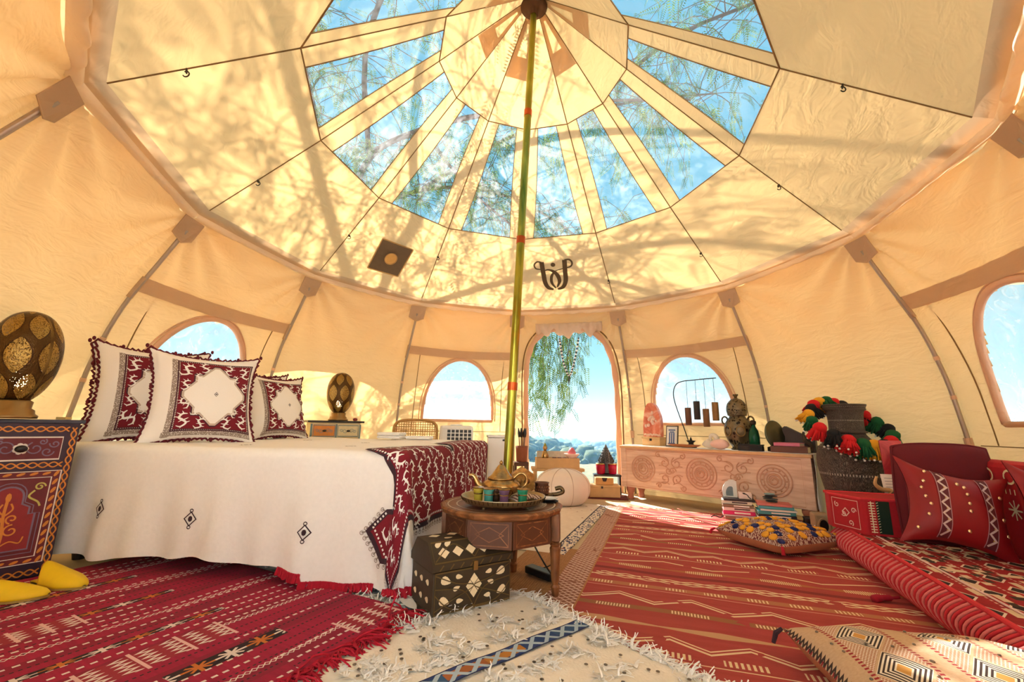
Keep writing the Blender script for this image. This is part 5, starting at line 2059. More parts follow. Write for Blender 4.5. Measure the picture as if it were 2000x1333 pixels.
# ================================================================== white carved chest
g = G('limed_carved_wood')
x_, y_, z_ = g.xyz()
n1 = g.noise(vec=g.vec(x_ * 3, y_ * 3, z_ * 30), scale=1.5, detail=4)
M_LIMED = g.done(g.principled(g.ramp(n1, [(.3, L(206, 164, 138)), (.6, L(228, 194, 170)), (.8, L(240, 214, 194))]), 0.75, 0, g.bump(n1, .2, .004)))
M_GROOVE = plain('carved_groove', L(204, 156, 128), 0.85, var=0.15)
M_LIMED_TOP = plain('worn_chest_edge', L(216, 170, 124), 0.7, var=0.15, scale=20)
CA = (1.074, 2.042)
CU, CN = (0.6724, -0.7402), (0.7402, 0.6724)
CRZ = math.atan2(CU[1], CU[0])
WL, WD, WH_ = 1.712, 0.33, 0.545


def on_chest(x, y):
    return (CA[0] + x * CU[0] + y * CN[0], CA[1] + x * CU[1] + y * CN[1])


t = thing('carved_chest', 'long limed wooden chest carved with round medallions under the right window', 'chest', (CA[0], CA[1], 0.0), CRZ)
MB().box((WL / 2, WD / 2, .325), (WL - .02, WD - .02, .395)).build('body', M_LIMED, t, bevel=.006)
MB().box((WL / 2, WD / 2, .532), (WL + .02, WD + .01, .026)).build('lid_board', M_LIMED_TOP, t, bevel=.006)
for x in (.03, WL - .03):
    MB().box((x, .020, .325), (.06, .035, .395)).build('corner_post', M_LIMED, t, bevel=.004)
for x in (.07, WL - .07):
    for y in (.06, WD - .06):
        MB().lathe([(.026, 0), (.034, .02), (.026, .05), (.045, .10), (.045, .130)], (x, y, 0.0), 14).build('foot', plain('rose_wood_foot', L(188, 116, 92), .6), t, smooth=True)
fc = lambda u, v, h: (u, .010 - h, v)
for cx_, r_ in ((.255, .128), (.845, .138), (1.44, .128)):
    mb = MB()
    for k_, rr in enumerate((1.0, .80, .60, .42, .22)):
        mb.tube([(a, .008 - .003, b) for a, b in circ(cx_, .325, r_ * rr, 40)] + [(cx_ + r_ * rr, .005, .325)], .0055, 6, cap=False)
    mb.tube([(a, .005, b) for a, b in scroll(cx_, .325, r_ * .4, 1.5, .3)], .006, 6)
    for i in range(12):
        a = 2 * PI * i / 12
        mb.ball((cx_ + r_ * .70 * math.cos(a), .007, .325 + r_ * .70 * math.sin(a)), .008, 6, 4)
    mb.build('medallion', M_GROOVE, t)
for cx_ in (.55, 1.145):
    mb = MB()
    for sx in (-1, 1):
        for (a, b, r_, a0, h_) in ((.06, .40, .055, 2.0, 1), (.065, .25, .050, 4.0, -1), (.125, .47, .030, 1, -1), (.125, .18, .030, 3, 1), (.02, .325, .035, 0, 1)):
            mb.tube([(p, .006, q) for p, q in scroll(cx_ + sx * a, b, r_, 1.2, a0, h_ * sx, 18)], .0055, 5)
        for k_ in range(4):
            mb.tube([(p, .006, q) for p, q in spline([(cx_ + sx * .02, .20 + .07 * k_), (cx_ + sx * .07, .22 + .075 * k_), (cx_ + sx * .12, .20 + .085 * k_)], 4)], .004, 5)
    mb.build('carved_scrolls', M_GROOVE, t)
mb = MB()
mb.ribbon([(.07, .145), (WL - .07, .145), (WL - .07, .505), (.07, .505)], .008, fc, .003, closed=True)
mb.build('panel_line', M_GROOVE, t)
# cloth runner hanging at the right end
mb = MB()
mb.grid(lambda u, v: (WL + .016 + .012 * math.sin(v * 9 + u * 7) * u, lerp(.02, WD - .03, v), .548 - .50 * u), 14, 10)
mb.grid(lambda u, v: (lerp(.02, WL + .016, u), lerp(.012, WD - .03, v), .548 + .0015 * math.sin(u * 40) * math.sin(v * 9)), 30, 6)
o = mb.build('runner', M_LINEN, None, smooth=True, solid=.003)
o.location = (CA[0], CA[1], .0005); o.rotation_euler.z = CRZ
tag(o, 'white cloth runner on the carved chest hanging down its right end', 'table runner')
CT = .551


def at_chest(name, label, cat, x, y, z=CT, rz=0.0, group=None, tilt=None):
    p = on_chest(x, y)
    return thing(name, label, cat, (p[0], p[1], z), CRZ + rz, group, tilt)


M_PINEWOOD = plain('honey_wood', L(206, 164, 110), 0.6, var=0.15, scale=18)
t = at_chest('wooden_keepsake_box', 'small honey wood box under the pink crystal on the chest', 'box', .29, .19)
MB().box((0, 0, .035), (.20, .13, .07)).build('body', M_PINEWOOD, t, bevel=.004)
MB().box((0, 0, .080), (.21, .14, .02)).build('lid', M_PINEWOOD, t, bevel=.004)
MB().box((0, -.068, .062), (.024, .008, .024)).build('clasp', M_BLACK, t, bevel=.002)
# crystal lamp
g = G('pink_agate')
n1 = g.noise(scale=9, detail=4, dist=1.0)
M_AGATE = g.done(g.principled(g.ramp(n1, [(.3, L(196, 92, 70)), (.5, L(226, 132, 104)), (.62, L(240, 190, 170)), (.7, L(214, 112, 86))]), .35, 0, g.bump(n1, .4, .01)))
t = at_chest('crystal_slab', 'tall pink agate slab standing on the honey wood box', 'crystal', .29, .19, CT + .091)
out_ = spline([(-.098, 0), (-.100, .10), (-.092, .22), (-.070, .31), (-.035, .352), (.010, .350), (.048, .32), (.080, .25), (.096, .18), (.098, .08), (.094, 0)], 4)
mb = MB()
mb.prism(out_[::-1], -.035, .035, fn=lambda x, y, z: (x, z * (1 - .35 * (y / .36)), y))
mb.build('stone', M_AGATE, t, bevel=.008)
mb = MB()
for i in range(16):
    a, b = RNG.normal(0, .028), .17 + RNG.normal(0, .05)
    mb.ball((a, -.030, b), .012 + .008 * RNG.random(), 6, 4)
for i in range(14):
    mb.ball((lerp(-.085, .085, i / 13), -.028, .014 + .012 * RNG.random()), .014, 6, 4)
o = mb.build('quartz_crust', plain('pale_quartz', L(236, 206, 190), .4), t); o['kind'] = 'stuff'
# framed card
t = at_chest('framed_picture', 'small framed blue and white picture leaning on the chest', 'picture', .50, .16, tilt=(-.18, 0))
MB().box((0, 0, .105), (.13, .012, .21)).build('frame', plain('dark_frame', L(60, 48, 44), .5), t, bevel=.002)
MB().box((0, -.0065, .105), (.110, .003, .190)).build('mat_board', plain('white_card', L(226, 222, 216), .7, var=.04), t)
M_INKBLUE = plain('ink_blue', L(62, 92, 150), .7)
for i, (a, b, w_, h_) in enumerate(((0, .165, .072, .012), (0, .145, .050, .010), (-.022, .085, .012, .105), (0, .085, .012, .105), (.022, .085, .012, .105), (0, .030, .070, .010))):
    MB().box((a, -.009, b), (w_, .002, h_)).build('painted_stroke', M_INKBLUE, t)
# chime stand
t = at_chest('chime_stand', 'bent wire stand with four hanging chime tubes on the chest', 'wind chime', .70, .16)
M_WIRE = plain('dark_wire', L(46, 44, 44), .4, .7)
arch = spline([(-.01, 0, .012), (-.06, 0, .18), (-.135, 0, .42), (-.15, 0, .54), (-.115, 0, .625), (-.04, 0, .652), (.05, 0, .656), (.16, 0, .660), (.285, 0, .662)], 6)
MB().tube(arch, .005, 7).build('wire_arch', M_WIRE, t, smooth=True)
mb = MB()
star = []
for i in range(10):
    r = .050 if i % 2 == 0 else .022
    star.append((r * math.cos(i * PI / 5 + PI / 2), r * math.sin(i * PI / 5 + PI / 2)))
mb.prism(star, -.006, .006, fn=lambda x, y, z: (x, z, y + .050))
mb.tube([(-.01, 0, 0.0), (-.01, 0, .04)], .006, 6)
mb.build('star_foot', M_WIRE, t)
mb = MB(); mb.lathe([(0, 0), (.05, 0), (.052, .006), (0, .008)], seg=20); mb.build('foot_plate', M_WIRE, t)
for i, (x, z0, z1, c_) in enumerate(((-.010, .215, .385, L(104, 66, 48)), (.080, .268, .447, L(48, 42, 40)), (.166, .200, .371, L(126, 86, 52)), (.256, .258, .432, L(138, 104, 58)))):
    mb = MB()
    mb.lathe([(.026, z0), (.030, z0 + .004), (.030, z1 - .004), (.027, z1), (0.0, z1 + .001)], (x, 0, 0), 18)
    c2 = mb.build('chime_tube', plain('chime_%d' % i, c_, .5, .2, var=.2), t, smooth=True)
    ztop = .655 + .007 * x / .285
    MB().tube([(x, 0, z1), (x, 0, ztop)], .0022, 5).build('cord', M_WIRE, c2)
# boat shaped bowl
t = at_chest('boat_bowl', 'boat shaped amber wood dish lying on the chest', 'bowl', .665, .075)
MB().lathe([(.0, .0), (.05, .002), (.10, .014), (.125, .030), (.120, .030), (.09, .018), (0, .010)], seg=32, sx=1.38, sy=.36).build('dish', plain('amber_wood', L(176, 104, 56), .35, var=.2), t, smooth=True)
# shells
M_SHELL = plain('white_shell', L(232, 220, 206), .35, var=.06)
t = at_chest('nautilus_shell', 'white nautilus shell beside the urn on the chest', 'shell', .92, .13)
mb = MB()
sp3 = []
rs = []
for i in range(34):
    a = i / 33 * 3.6 * PI * .62
    r = .075 * math.exp(-.22 * a)
    sp3.append((r * math.cos(a + 3.6), 0, .082 + r * math.sin(a + 3.6) + .0))
    rs.append(r * .55)
mn = min(p[2] - r for p, r in zip(sp3, rs))
sp3 = [(p[0], p[1], p[2] - mn) for p in sp3]
mb.tube(sp3, rs, 14)
mb.build('whorl', M_SHELL, t, smooth=True)
t = at_chest('rose_quartz', 'pale pink rounded quartz stone on the chest edge', 'stone', 1.00, .085)
MB().ball((0, 0, .045), .07, 18, 12, (1.25, .75, .64), fn=lambda d: 1 + .05 * math.sin(4 * d.x + 1) * math.cos(3 * d.y)).build('stone', plain('rose_quartz', L(240, 196, 184), .35, var=.05), t, smooth=True)
# brass urn
g = G('pierced_bronze')
u, v = g.uv()
vo = g.voro(vec=g.vec(u * 22, v * 16), scale=1.0)
n1 = g.noise(scale=30)
M_URN = g.done(g.principled(g.mix(vo > .36, L(40, 32, 24), g.mix(n1, L(88, 76, 58), L(142, 126, 98))), .42, .7, g.bump(vo, .6, .006)))
t = at_chest('bronze_urn', 'dark bronze lidded incense urn with ring handles on the chest', 'urn', 1.135, .19)
MB().lathe(spline([(.060, 0), (.075, .006), (.060, .022), (.085, .06), (.112, .13), (.116, .19), (.098, .25), (.072, .285), (.066, .300), (.080, .306), (.080, .318)], 4), seg=36).build('body', M_URN, t, smooth=True)
ld = MB().lathe(spline([(.082, .318), (.084, .330), (.088, .36), (.078, .41), (.050, .446), (.022, .460), (.012, .468)], 4), seg=32).build('lid', M_URN, t, smooth=True)
mb = MB()
mb.ball((0, 0, .480), .016, 10, 7)
for i in range(5):
    a = 2 * PI * i / 5
    mb.ball((.016 * math.cos(a), .016 * math.sin(a), .494), .009, 6, 5)
mb.build('finial', M_BRONZE, ld, smooth=True)
for sg in (-1, 1):
    MB().tube([(sg * (.112 + .026 * math.cos(a)), 0, .262 + .034 * math.sin(a)) for a in np.linspace(0, 2 * PI, 18)], .008, 7, cap=False).build('ring_handle', M_BRONZE, t, smooth=True)
for a0 in (-.5, .5, 1.6, 2.6, 3.7):
    mb = MB()
    a1 = -PI / 2 + a0
    mb.tube([(.118 * math.cos(a1 + .30 * math.cos(q_)), .118 * math.sin(a1 + .30 * math.cos(q_)), .165 + .045 * math.sin(q_)) for q_ in np.linspace(0, 2 * PI, 20)], .005, 5, cap=False)
    mb.build('relief_ring', M_BRASS, t, smooth=True)
# bottle, box, gong, books
t = at_chest('green_bottle', 'dark green glass bottle beside the bronze urn', 'bottle', 1.285, .12)
MB().lathe([(.036, 0), (.042, .008), (.044, .12), (.036, .17), (.018, .205), (.016, .225)], seg=20).build('glass', glass_mat('bottle_green', L(20, 84, 60)), t, smooth=True)
MB().lathe([(.020, .222), (.024, .228), (.026, .250), (.014, .262), (0, .264)], seg=14).build('stopper', M_DARKMETAL, t, smooth=True)
t = at_chest('black_box', 'low black lacquer box on the chest in front of the urn', 'box', 1.275, .045)
MB().box((0, 0, .022), (.19, .06, .044)).build('body', M_BLACK, t, bevel=.003)
MB().box((0, 0, .051), (.195, .064, .012)).build('lid', M_BLACK, t, bevel=.003)
t = at_chest('bronze_disc_mirror', 'tilted oval bronze mirror on a foot on the chest', 'mirror', 1.43, .15, rz=.95, tilt=(-.22, .22))
mb = MB(); mb.lathe([(0, 0), (.118, 0), (.122, .008), (.112, .016), (0, .012)], seg=36, sx=.78)
mb.v = [(x, -z, y + .150) for x, y, z in mb.v]
mb.build('disc', plain('patinated_bronze', L(84, 84, 66), .38, .7, var=.25, scale=12), t, smooth=True)
MB().box((0, .012, .018), (.09, .05, .036)).build('foot', M_DARKMETAL, t, bevel=.004)


def book(label, cx, cy, z, w, d, th, rz, cover, group, pages=L(236, 224, 206), spine_text=None):
    t = thing('book', label, 'book', (cx, cy, z), rz, group)
    mb = MB()
    c = plain('cover', cover, .55, var=.06)
    mb.box((0, 0, .0015), (w, d, .003)); mb.box((0, 0, th - .0015), (w, d, .003)); mb.box((0, -d / 2 + .0015, th / 2), (w, .003, th))
    mb.build('cover', c, t)
    MB().box((0, .003, th / 2), (w - .012, d - .014, th - .006)).build('pages', plain('paper', pages, .9, var=.05), t)
    if spine_text:
        MB().box((w * .1, -d / 2 - .0004, th / 2), (w * .5, .001, th * .4)).build('spine_lettering', plain('spine_print', spine_text, .6), t)
    return t


p = on_chest(1.555, .13)
book('large brown leather book on the right end of the chest', p[0], p[1], CT, .26, .19, .050, CRZ + .05, L(104, 56, 40), 'books lying on the carved chest')
p = on_chest(1.545, .13)
book('pink paperback on top of the brown book on the chest', p[0], p[1], CT + .051, .19, .14, .028, CRZ - .06, L(222, 120, 150), 'books lying on the carved chest')
t = at_chest('leather_wedge_case', 'dark wedge shaped leather case behind the pink paperback', 'case', 1.60, .285, CT)
mb = MB()
mb.prism([(-.13, 0), (.10, 0), (.10, .10), (-.11, .215), (-.13, .20)], -.03, .03, fn=lambda x, y, z: (x, z, y))
mb.build('case', plain('dark_leather', L(58, 44, 42), .5), t, bevel=.005)

# ================================================================== book stacks on the floor
S1 = [('grey and brown book at the bottom of the left floor stack', .024, L(168, 120, 96), .215, .17), ('white spined book second from the bottom of the left floor stack', .012, L(238, 214, 212), .235, .17),
      ('hot pink book in the left floor stack', .030, L(222, 30, 104), .230, .165), ('pale pink book above the hot pink one', .026, L(240, 206, 200), .225, .16),
      ('brown cloth book in the middle of the left floor stack', .022, L(140, 108, 84), .225, .16), ('cream book near the top of the left floor stack', .026, L(238, 228, 208), .220, .16),
      ('black book at the top of the left floor stack', .016, L(44, 34, 34), .225, .165)]
S2 = [('thick white book at the bottom of the right floor stack', .056, L(240, 216, 212), .245, .17), ('black book in the right floor stack', .022, L(44, 38, 44), .250, .17),
      ('teal book lower in the right floor stack', .024, L(70, 156, 164), .250, .165), ('white book between the teal books', .014, L(236, 232, 226), .240, .16),
      ('second teal book higher in the right floor stack', .020, L(86, 166, 176), .235, .16), ('coral and white book on top of the right floor stack', .018, L(224, 128, 120), .230, .155)]
for sx, S_, grp in ((1.19, S1, 'books stacked in front of the chest at left'), (1.465, S2, 'books stacked in front of the chest at right')):
    z = .0155
    for i, (lb, th, c_, w_, d_) in enumerate(S_):
        p = on_chest(sx + RNG.normal(0, .006), -.135 + RNG.normal(0, .004))
        book(lb, p[0], p[1], z, w_, d_, th, CRZ + .42 + RNG.normal(0, .03), c_, grp, spine_text=(L(240, 236, 230) if sum(c_) < 1 else L(80, 60, 60)) if th > .02 else None)
        z += th + .0006
    if S_ is S1:
        p = on_chest(1.14, -.135)
        t = thing('agate_half', 'white and grey half agate standing on the left book stack', 'stone', (p[0], p[1], z + .001), CRZ + .42)
        mb = MB()
        half_ = [(.052, 0)] + [(.052 - .105 * math.cos(a) * 1.0, .135 * math.sin(a)) for a in np.linspace(0.0, PI / 2, 10)][0:0] + [(.052, .125), (.030, .138), (.0, .135), (-.030, .115), (-.050, .080), (-.058, .040), (-.052, 0)]
        mb.prism(half_, -.022, .022, fn=lambda x, y, z_: (x, z_, y))
        mb.build('stone', plain('white_agate', L(214, 218, 214), .3, var=.12, scale=22), t, bevel=.008)
        mb = MB(); mb.patch([(x * .5 - .004, y * .55 + .01) for x, y in half_][::-1], lambda u, v, h: (u, -.022 - h, v), .0015)
        mb.build('grey_core', plain('grey_agate', L(112, 132, 140), .25, var=.3, scale=30), t)
        p = on_chest(1.255, -.135)
        t = thing('card_box', 'small white card box with a black swoosh on the left book stack', 'box', (p[0], p[1], z + .001), CRZ + .42)
        MB().box((0, 0, .024), (.095, .07, .048)).build('body', plain('card_white', L(240, 222, 216), .7, var=.03), t, bevel=.002)
        mb = MB(); mb.ribbon(spline([(-.02, .046), (.012, .034), (.026, .014), (.040, .004)], 5), [.004, .008, .014, .010] + [.008] * 12, lambda u, v, h: (u, -.035 - h, v), .001)
        mb.build('black_swoosh', M_BLACK, t)
    else:
        zz = z + .001
        for i, (w_, h_, c_) in enumerate(((.085, .016, L(60, 62, 62)), (.105, .014, L(90, 92, 88)), (.075, .014, L(74, 84, 84)), (.10, .012, L(60, 60, 58)), (.090, .016, L(130, 160, 168)))):
            p = on_chest(1.445 + RNG.normal(0, .008), -.135)
            mb = MB().ball((0, 0, h_ / 2), .5, 16, 8, (w_, .07, h_))
            o = mb.build('slate_pebble', plain('slate_%d' % i, c_, .5, var=.2), None, smooth=True)
            o.location = (p[0], p[1], zz); o.rotation_euler.z = CRZ + .3 * i
            tag(o, ('dark flat pebble at the bottom of the pile on the right book stack', 'wide grey flat pebble, second of the pebble pile', 'small grey green pebble in the middle of the pebble pile', 'dark wide pebble near the top of the pebble pile', 'pale blue pebble on top of the pebble pile')[i], 'pebble', 'flat pebbles piled on the books')
            zz += h_ * .93
o = MB().tube(spline([(-.05, 0, .012), (-.02, .01, .022), (.02, -.01, .012), (.05, .01, .02), (.07, .04, .012)], 6), .004, 6).build('reading_glasses', M_WIRE, None, smooth=True)
p = on_chest(1.08, -.28); o.location = (p[0], p[1], .012)
tag(o, 'thin wire glasses lying on the kilim by the left book stack', 'glasses')
t = thing('carved_stone_lantern', 'small square sandstone lantern with an oval opening beside the sofa arm', 'lantern', (2.075, .535, .013), -.3)
M_SAND = plain('sandstone', L(168, 142, 112), .85, var=.15)
MB().box((0, 0, .075), (.105, .105, .150)).build('body', M_SAND, t, bevel=.014)
mb = MB(); mb.patch([(.026 * math.cos(a), .072 + .040 * math.sin(a)) for a in np.linspace(0, 2 * PI, 17)[:-1]], lambda u, v, h: (u, -.0525 - h, v), .001); mb.build('dark_opening', M_BLACK, t)
mb = MB(); mb.tube([(.034 * math.cos(a), -.053, .072 + .050 * math.sin(a)) for a in np.linspace(0, 2 * PI, 20)], .005, 6, cap=False); mb.build('carved_rim', M_SAND, t)
t = thing('black_candle_cup', 'small black cup on the floor at the chest corner', 'cup', (2.10, .700, .013))
MB().lathe([(.03, 0), (.036, .02), (.032, .075), (.038, .090), (.030, .090), (0, .05)], seg=18).build('cup', M_BLACK, t, smooth=True)

# ================================================================== tall carved vase with a pompom garland
g = G('carved_black_clay')
u, v = g.uv()
wv = g.noise(vec=g.vec(u * 26, v * 20), scale=1.0, detail=2, dist=2.2)
ln = (wv * 9.0).tri()
dots = ((u * 70.0).fract() < .4) * ((v * 9.0).fract() < .06)
n1 = g.noise(scale=20)
col = g.mix((ln < .28), g.mix(n1, L(40, 34, 32), L(74, 62, 56)), L(120, 106, 94))
M_CLAY = g.done(g.principled(g.mix(dots, col, L(190, 176, 160)), .45, .15, g.bump(ln, .6, .006)))
VX, VY = 2.355, .545
t = thing('carved_floor_vase', 'tall dark carved floor vase between the chest and the sofa', 'vase', (VX, VY, 0.003))
prof = spline([(.115, 0), (.125, .02), (.135, .10), (.165, .25), (.196, .42), (.205, .52), (.188, .60), (.140, .665), (.112, .70), (.108, .715), (.116, .722), (.108, .735), (.106, .80), (.112, .86), (.128, .90), (.134, .918), (.120, .918), (.098, .88), (.09, .78)], 4)
MB().lathe(prof, seg=48).build('body', M_CLAY, t, smooth=True)
for z, r in ((.722, .118), (.885, .125), (.610, .186)):
    MB().lathe([(r - .004, z - .008), (r + .004, z - .004), (r + .004, z + .004), (r - .004, z + .008)], seg=40).build('raised_band', M_CLAY, t, smooth=True)
gt = thing('pompom_garland', 'garland of red, yellow, green and black wool pompoms round the vase neck', 'garland', (VX, VY, .62))
YR = {'red': plain('red_wool', L(206, 24, 30), .95, var=.2, scale=60), 'black': plain('black_wool', L(22, 20, 22), .95), 'yellow': plain('yellow_wool', L(222, 156, 30), .95, var=.15, scale=60), 'green': plain('green_wool', L(16, 84, 44), .95, var=.2, scale=60)}
loop = []
for i in range(41):
    a = 2 * PI * i / 40
    fr_ = .5 - .5 * math.sin(a)          # 1 at the front (-y)
    r = lerp(.150, .222, min(1, 1.6 * fr_)) if fr_ < .75 else lerp(.222, .20, (fr_ - .75) * 4)
    loop.append((r * math.cos(a) * 1.06, r * math.sin(a), lerp(.315, -.005, fr_ ** 1.05)))
MB().tube(loop, .006, 6, cap=False).build('cord', YR['black'], gt, smooth=True)
TM = {}


def tassel_mesh(col):
    mb = MB()
    mb.ball((0, 0, -.006), .026, 10, 7, (1.05, 1.05, 1.0), fn=lambda d: 1 + .08 * math.sin(9 * d.x) * math.sin(8 * d.y))
    for i in range(110):
        a = RNG.random() * 2 * PI
        r = .008 + .024 * RNG.random()
        ln = .042 + .024 * RNG.random()
        mb.tube([(r * .5 * math.cos(a), r * .5 * math.sin(a), .0), (r * .95 * math.cos(a), r * .95 * math.sin(a), -ln * .5), (r * 1.35 * math.cos(a), r * 1.35 * math.sin(a), -ln)], .0036, 4)
    return mb


def bead_mesh():
    mb = MB()
    for i in range(7):
        a = 2 * PI * i / 7
        mb.ball((.036 * math.cos(a), .036 * math.sin(a), -.066), .0048, 6, 4)
    return mb


seq = ['green', 'red', 'yellow', 'black', 'red', 'green', 'yellow', 'red', 'black', 'yellow', 'green', 'red', 'black', 'red', 'green', 'yellow', 'black', 'red', 'green', 'black']
M_BEAD = plain('silver_bead', L(226, 222, 216), .3, .4)
proto, bead0 = {}, None
for i, c_ in enumerate(seq):
    p = loop[int(i * 2) % 40]
    if c_ not in proto:
        o = tassel_mesh(c_).build('wool_tassel', YR[c_], gt, smooth=True)
        proto[c_] = o
        b = bead_mesh().build('bead_ring', M_BEAD, o, smooth=True) if bead0 is None else bead0.copy()
        if bead0 is None:
            bead0 = b; b['kind'] = 'stuff'
        else:
            COL.objects.link(b); b.parent = o
    else:
        o = proto[c_].copy(); COL.objects.link(o); o.parent = gt
        b = bead0.copy(); COL.objects.link(b); b.parent = o
    rad_ = math.hypot(p[0], p[1])
    o.location = (p[0] * 1.12, p[1] * 1.12, p[2] + .030)
    o.rotation_euler = (0.25 * RNG.normal(), 0.25 * RNG.normal(), RNG.random() * 6)
    s_ = 1.45 + .3 * RNG.random()
    o.scale = (s_, s_, s_ * .95)
o = MB().tube(spline([(0, 0, 0), (.01, -.02, .05), (-.03, -.01, .10), (-.02, .01, .16), (.03, .02, .20)], 6), [.016] * 8 + list(np.linspace(.016, .006, 17)), 8).build('driftwood', plain('dark_driftwood', L(66, 54, 44), .8, var=.3), None, smooth=True)
p = on_chest(1.66, .20); o.location = (p[0], p[1], CT + .052)
o.location.z = CT
tag(o, 'curved dark driftwood piece at the right end of the chest', 'driftwood')

# ================================================================== low sofa
S0 = (1.88, .17)
SEX, SEY = (-.36967, -.92916), (.92916, -.36967)
SRZ = math.atan2(SEX[1], SEX[0])


def on_sofa(x, y):
    return (S0[0] + x * SEX[0] + y * SEY[0], S0[1] + x * SEX[1] + y * SEY[1])


g = G('sofa_kilim')
x_, y_, z_ = g.xyz()
n1 = g.noise(vec=g.vec(x_ * 30, y_ * 6, z_ * 6), scale=1.0, detail=3)
col = g.mix(n1, L(120, 12, 22), L(176, 24, 36))
q_ = y_ * 9.0
rowf = q_.fract()
rid = q_.floor()
mot = ((x_ * 7.0 + rid * .5).tri() * .6 + (rowf - .5).abs() * 1.4)
col = g.mix((mot < .34), col, L(36, 24, 24))
col = g.mix(((mot - .40).abs() < .05), col, L(222, 204, 186))
col = g.mix((rowf.near(.04, .03)) * ((x_ * 40).fract() < .6), col, L(206, 168, 150))
ds = g.noise(vec=g.vec((x_ * 26).floor() * 1.7, (y_ * 40).floor() * 2.3), scale=1.0, detail=0)
col = g.mix((ds > .60) * (y_ > .10), col, L(214, 190, 160))
col = g.mix((ds < .33) * (y_ > .14), col, L(60, 44, 34))
M_SOFA = g.done(g.principled(col, .95, 0, g.bump(n1, .3, .003)))
M_SOFARED = plain('sofa_red_velvet', L(176, 18, 34), .8, var=.18, scale=50)
M_CHENILLE = plain('rose_chenille', L(206, 44, 56), .85, var=.15, scale=60)
M_PALE = plain('pale_chenille', L(226, 120, 118), .85, var=.15, scale=60)
SL, SD, SH = 1.95, .60, .150
t = thing('low_sofa', 'low red kilim covered floor sofa along the right wall', 'sofa', (S0[0], S0[1], .014), SRZ)
mb = MB()
mb.box((SL / 2, SD / 2 + .02, SH / 2), (SL, SD - .04, SH))
mb.build('seat', M_SOFA, t, bevel=.012)
mb = MB()
ns_ = 16
prof = [(.045 - .055 * math.sin(PI * i / ns_), SH * (1 - i / ns_) * .98 + .002) for i in range(ns_ + 1)]
mb.grid(lambda u, v: (lerp(0, SL, u), np.interp(v * ns_, range(ns_ + 1), [p[0] for p in prof]), np.interp(v * ns_, range(ns_ + 1), [p[1] for p in prof])), 40, ns_)
mb.build('front_bolster', M_SOFARED, t, smooth=True)
mb = MB(); mb2 = MB()
for i in range(92):
    x = .012 + i * .0212
    pts = []
    for k_ in range(11):
        s_ = k_ / 10
        y = .045 - .055 * math.sin(PI * s_) - .005
        z = SH * (1 - s_) * .98
        pts.append((x + .030 * (s_ - .45) ** 2 * 3 - .012 * math.sin(PI * s_), y, max(.004, z)))
    (mb2 if i % 2 else mb).tube(pts, .0052, 5, cap=False)
o = mb.build('chenille_ridges', M_CHENILLE, t, smooth=True); o['kind'] = 'stuff'
o = mb2.build('chenille_ridges', M_PALE, t, smooth=True); o['kind'] = 'stuff'
MB().tube([(0, .040, SH + .002), (SL, .040, SH + .002)], .009, 8).build('piping', M_CHENILLE, t)
MB().tube([(0, .030, .010), (SL, .030, .010)], .008, 8).build('piping', M_CHENILLE, t)
MB().tube([(.28, .13, SH + .002), (SL, .13, SH + .002)], .004, 6).build('white_cord', plain('cord_white', L(226, 196, 190), .9), t)
# far arm
plan = [(.10, -.02), (.28, .08), (.28, .62), (.0, .62), (.0, -.02)]
mb = MB(); mb.prism(plan[::-1], SH + .003, .345); ar = mb.build('arm', M_SOFARED, t, bevel=.02)
e0, e1 = Vector((.10, -.02)), Vector((.28, .08))
ef = (e1 - e0).normalized(); en = Vector((ef.y, -ef.x))
fA = lambda u, v, h: (e0.x + ef.x * u + en.x * h, e0.y + ef.y * u + en.y * h, v)
fB = lambda u, v, h: (.28 + h, .08 + u, v)
M_GOLDTH = plain('gold_thread', L(190, 150, 84), .8, var=.15)
M_GREEN = plain('bottle_green_stripe', L(22, 44, 30), .9)
mb = MB()
mb.ribbon([(.02, .175), (.185, .175), (.185, .325), (.02, .325)], .004, fA, .003, closed=True)
for (a, b) in ((.05, .29), (.09, .245), (.13, .20), (.155, .27)):
    mb.ribbon(scroll(a, b, .016, 1.2, a * 40), .005, fA, .003)
for (a, b, s_) in ((.105, .255, .022),):
    mb.ribbon([(a - s_, b), (a, b + s_), (a + s_, b), (a, b - s_)], .007, fA, .004, closed=True)
o = mb.build('arm_embroidery', plain('pale_thread', L(230, 196, 180), .9), ar); o['kind'] = 'stuff'
mb = MB(); mb.patch([(.065, .165), (.125, .165), (.125, .335), (.065, .335)], fB, .003); mb.build('green_stripe', M_GREEN, ar)
mb = MB()
for i in range(12):
    z = .172 + i * .0138
    mb.ribbon([(.030, z), (.058, z)], .005, fB, .004)
    mb.ribbon([(.066, z), (.075, z + .004)], .003, fB, .004)
mb.ribbon([(.042, .168), (.042, .332)], .005, fB, .0045)
o = mb.build('comb_stripe', M_BONE, ar); o['kind'] = 'stuff'
mb = MB()
for z in (.195, .245, .295):
    mb.ribbon(circ(.19, z, .018, 14), .005, fB, .004, closed=True)
    mb.ribbon([(.172, z), (.208, z)], .004, fB, .0042)
    mb.ribbon([(.19, z - .018), (.19, z + .018)], .004, fB, .0042)
o = mb.build('gold_motif', M_GOLDTH, ar); o['kind'] = 'stuff'
MB().tube([(p[0], p[1], .342) for p in plan] + [(plan[0][0], plan[0][1], .342)], .008, 7).build('arm_piping', M_CHENILLE, ar)
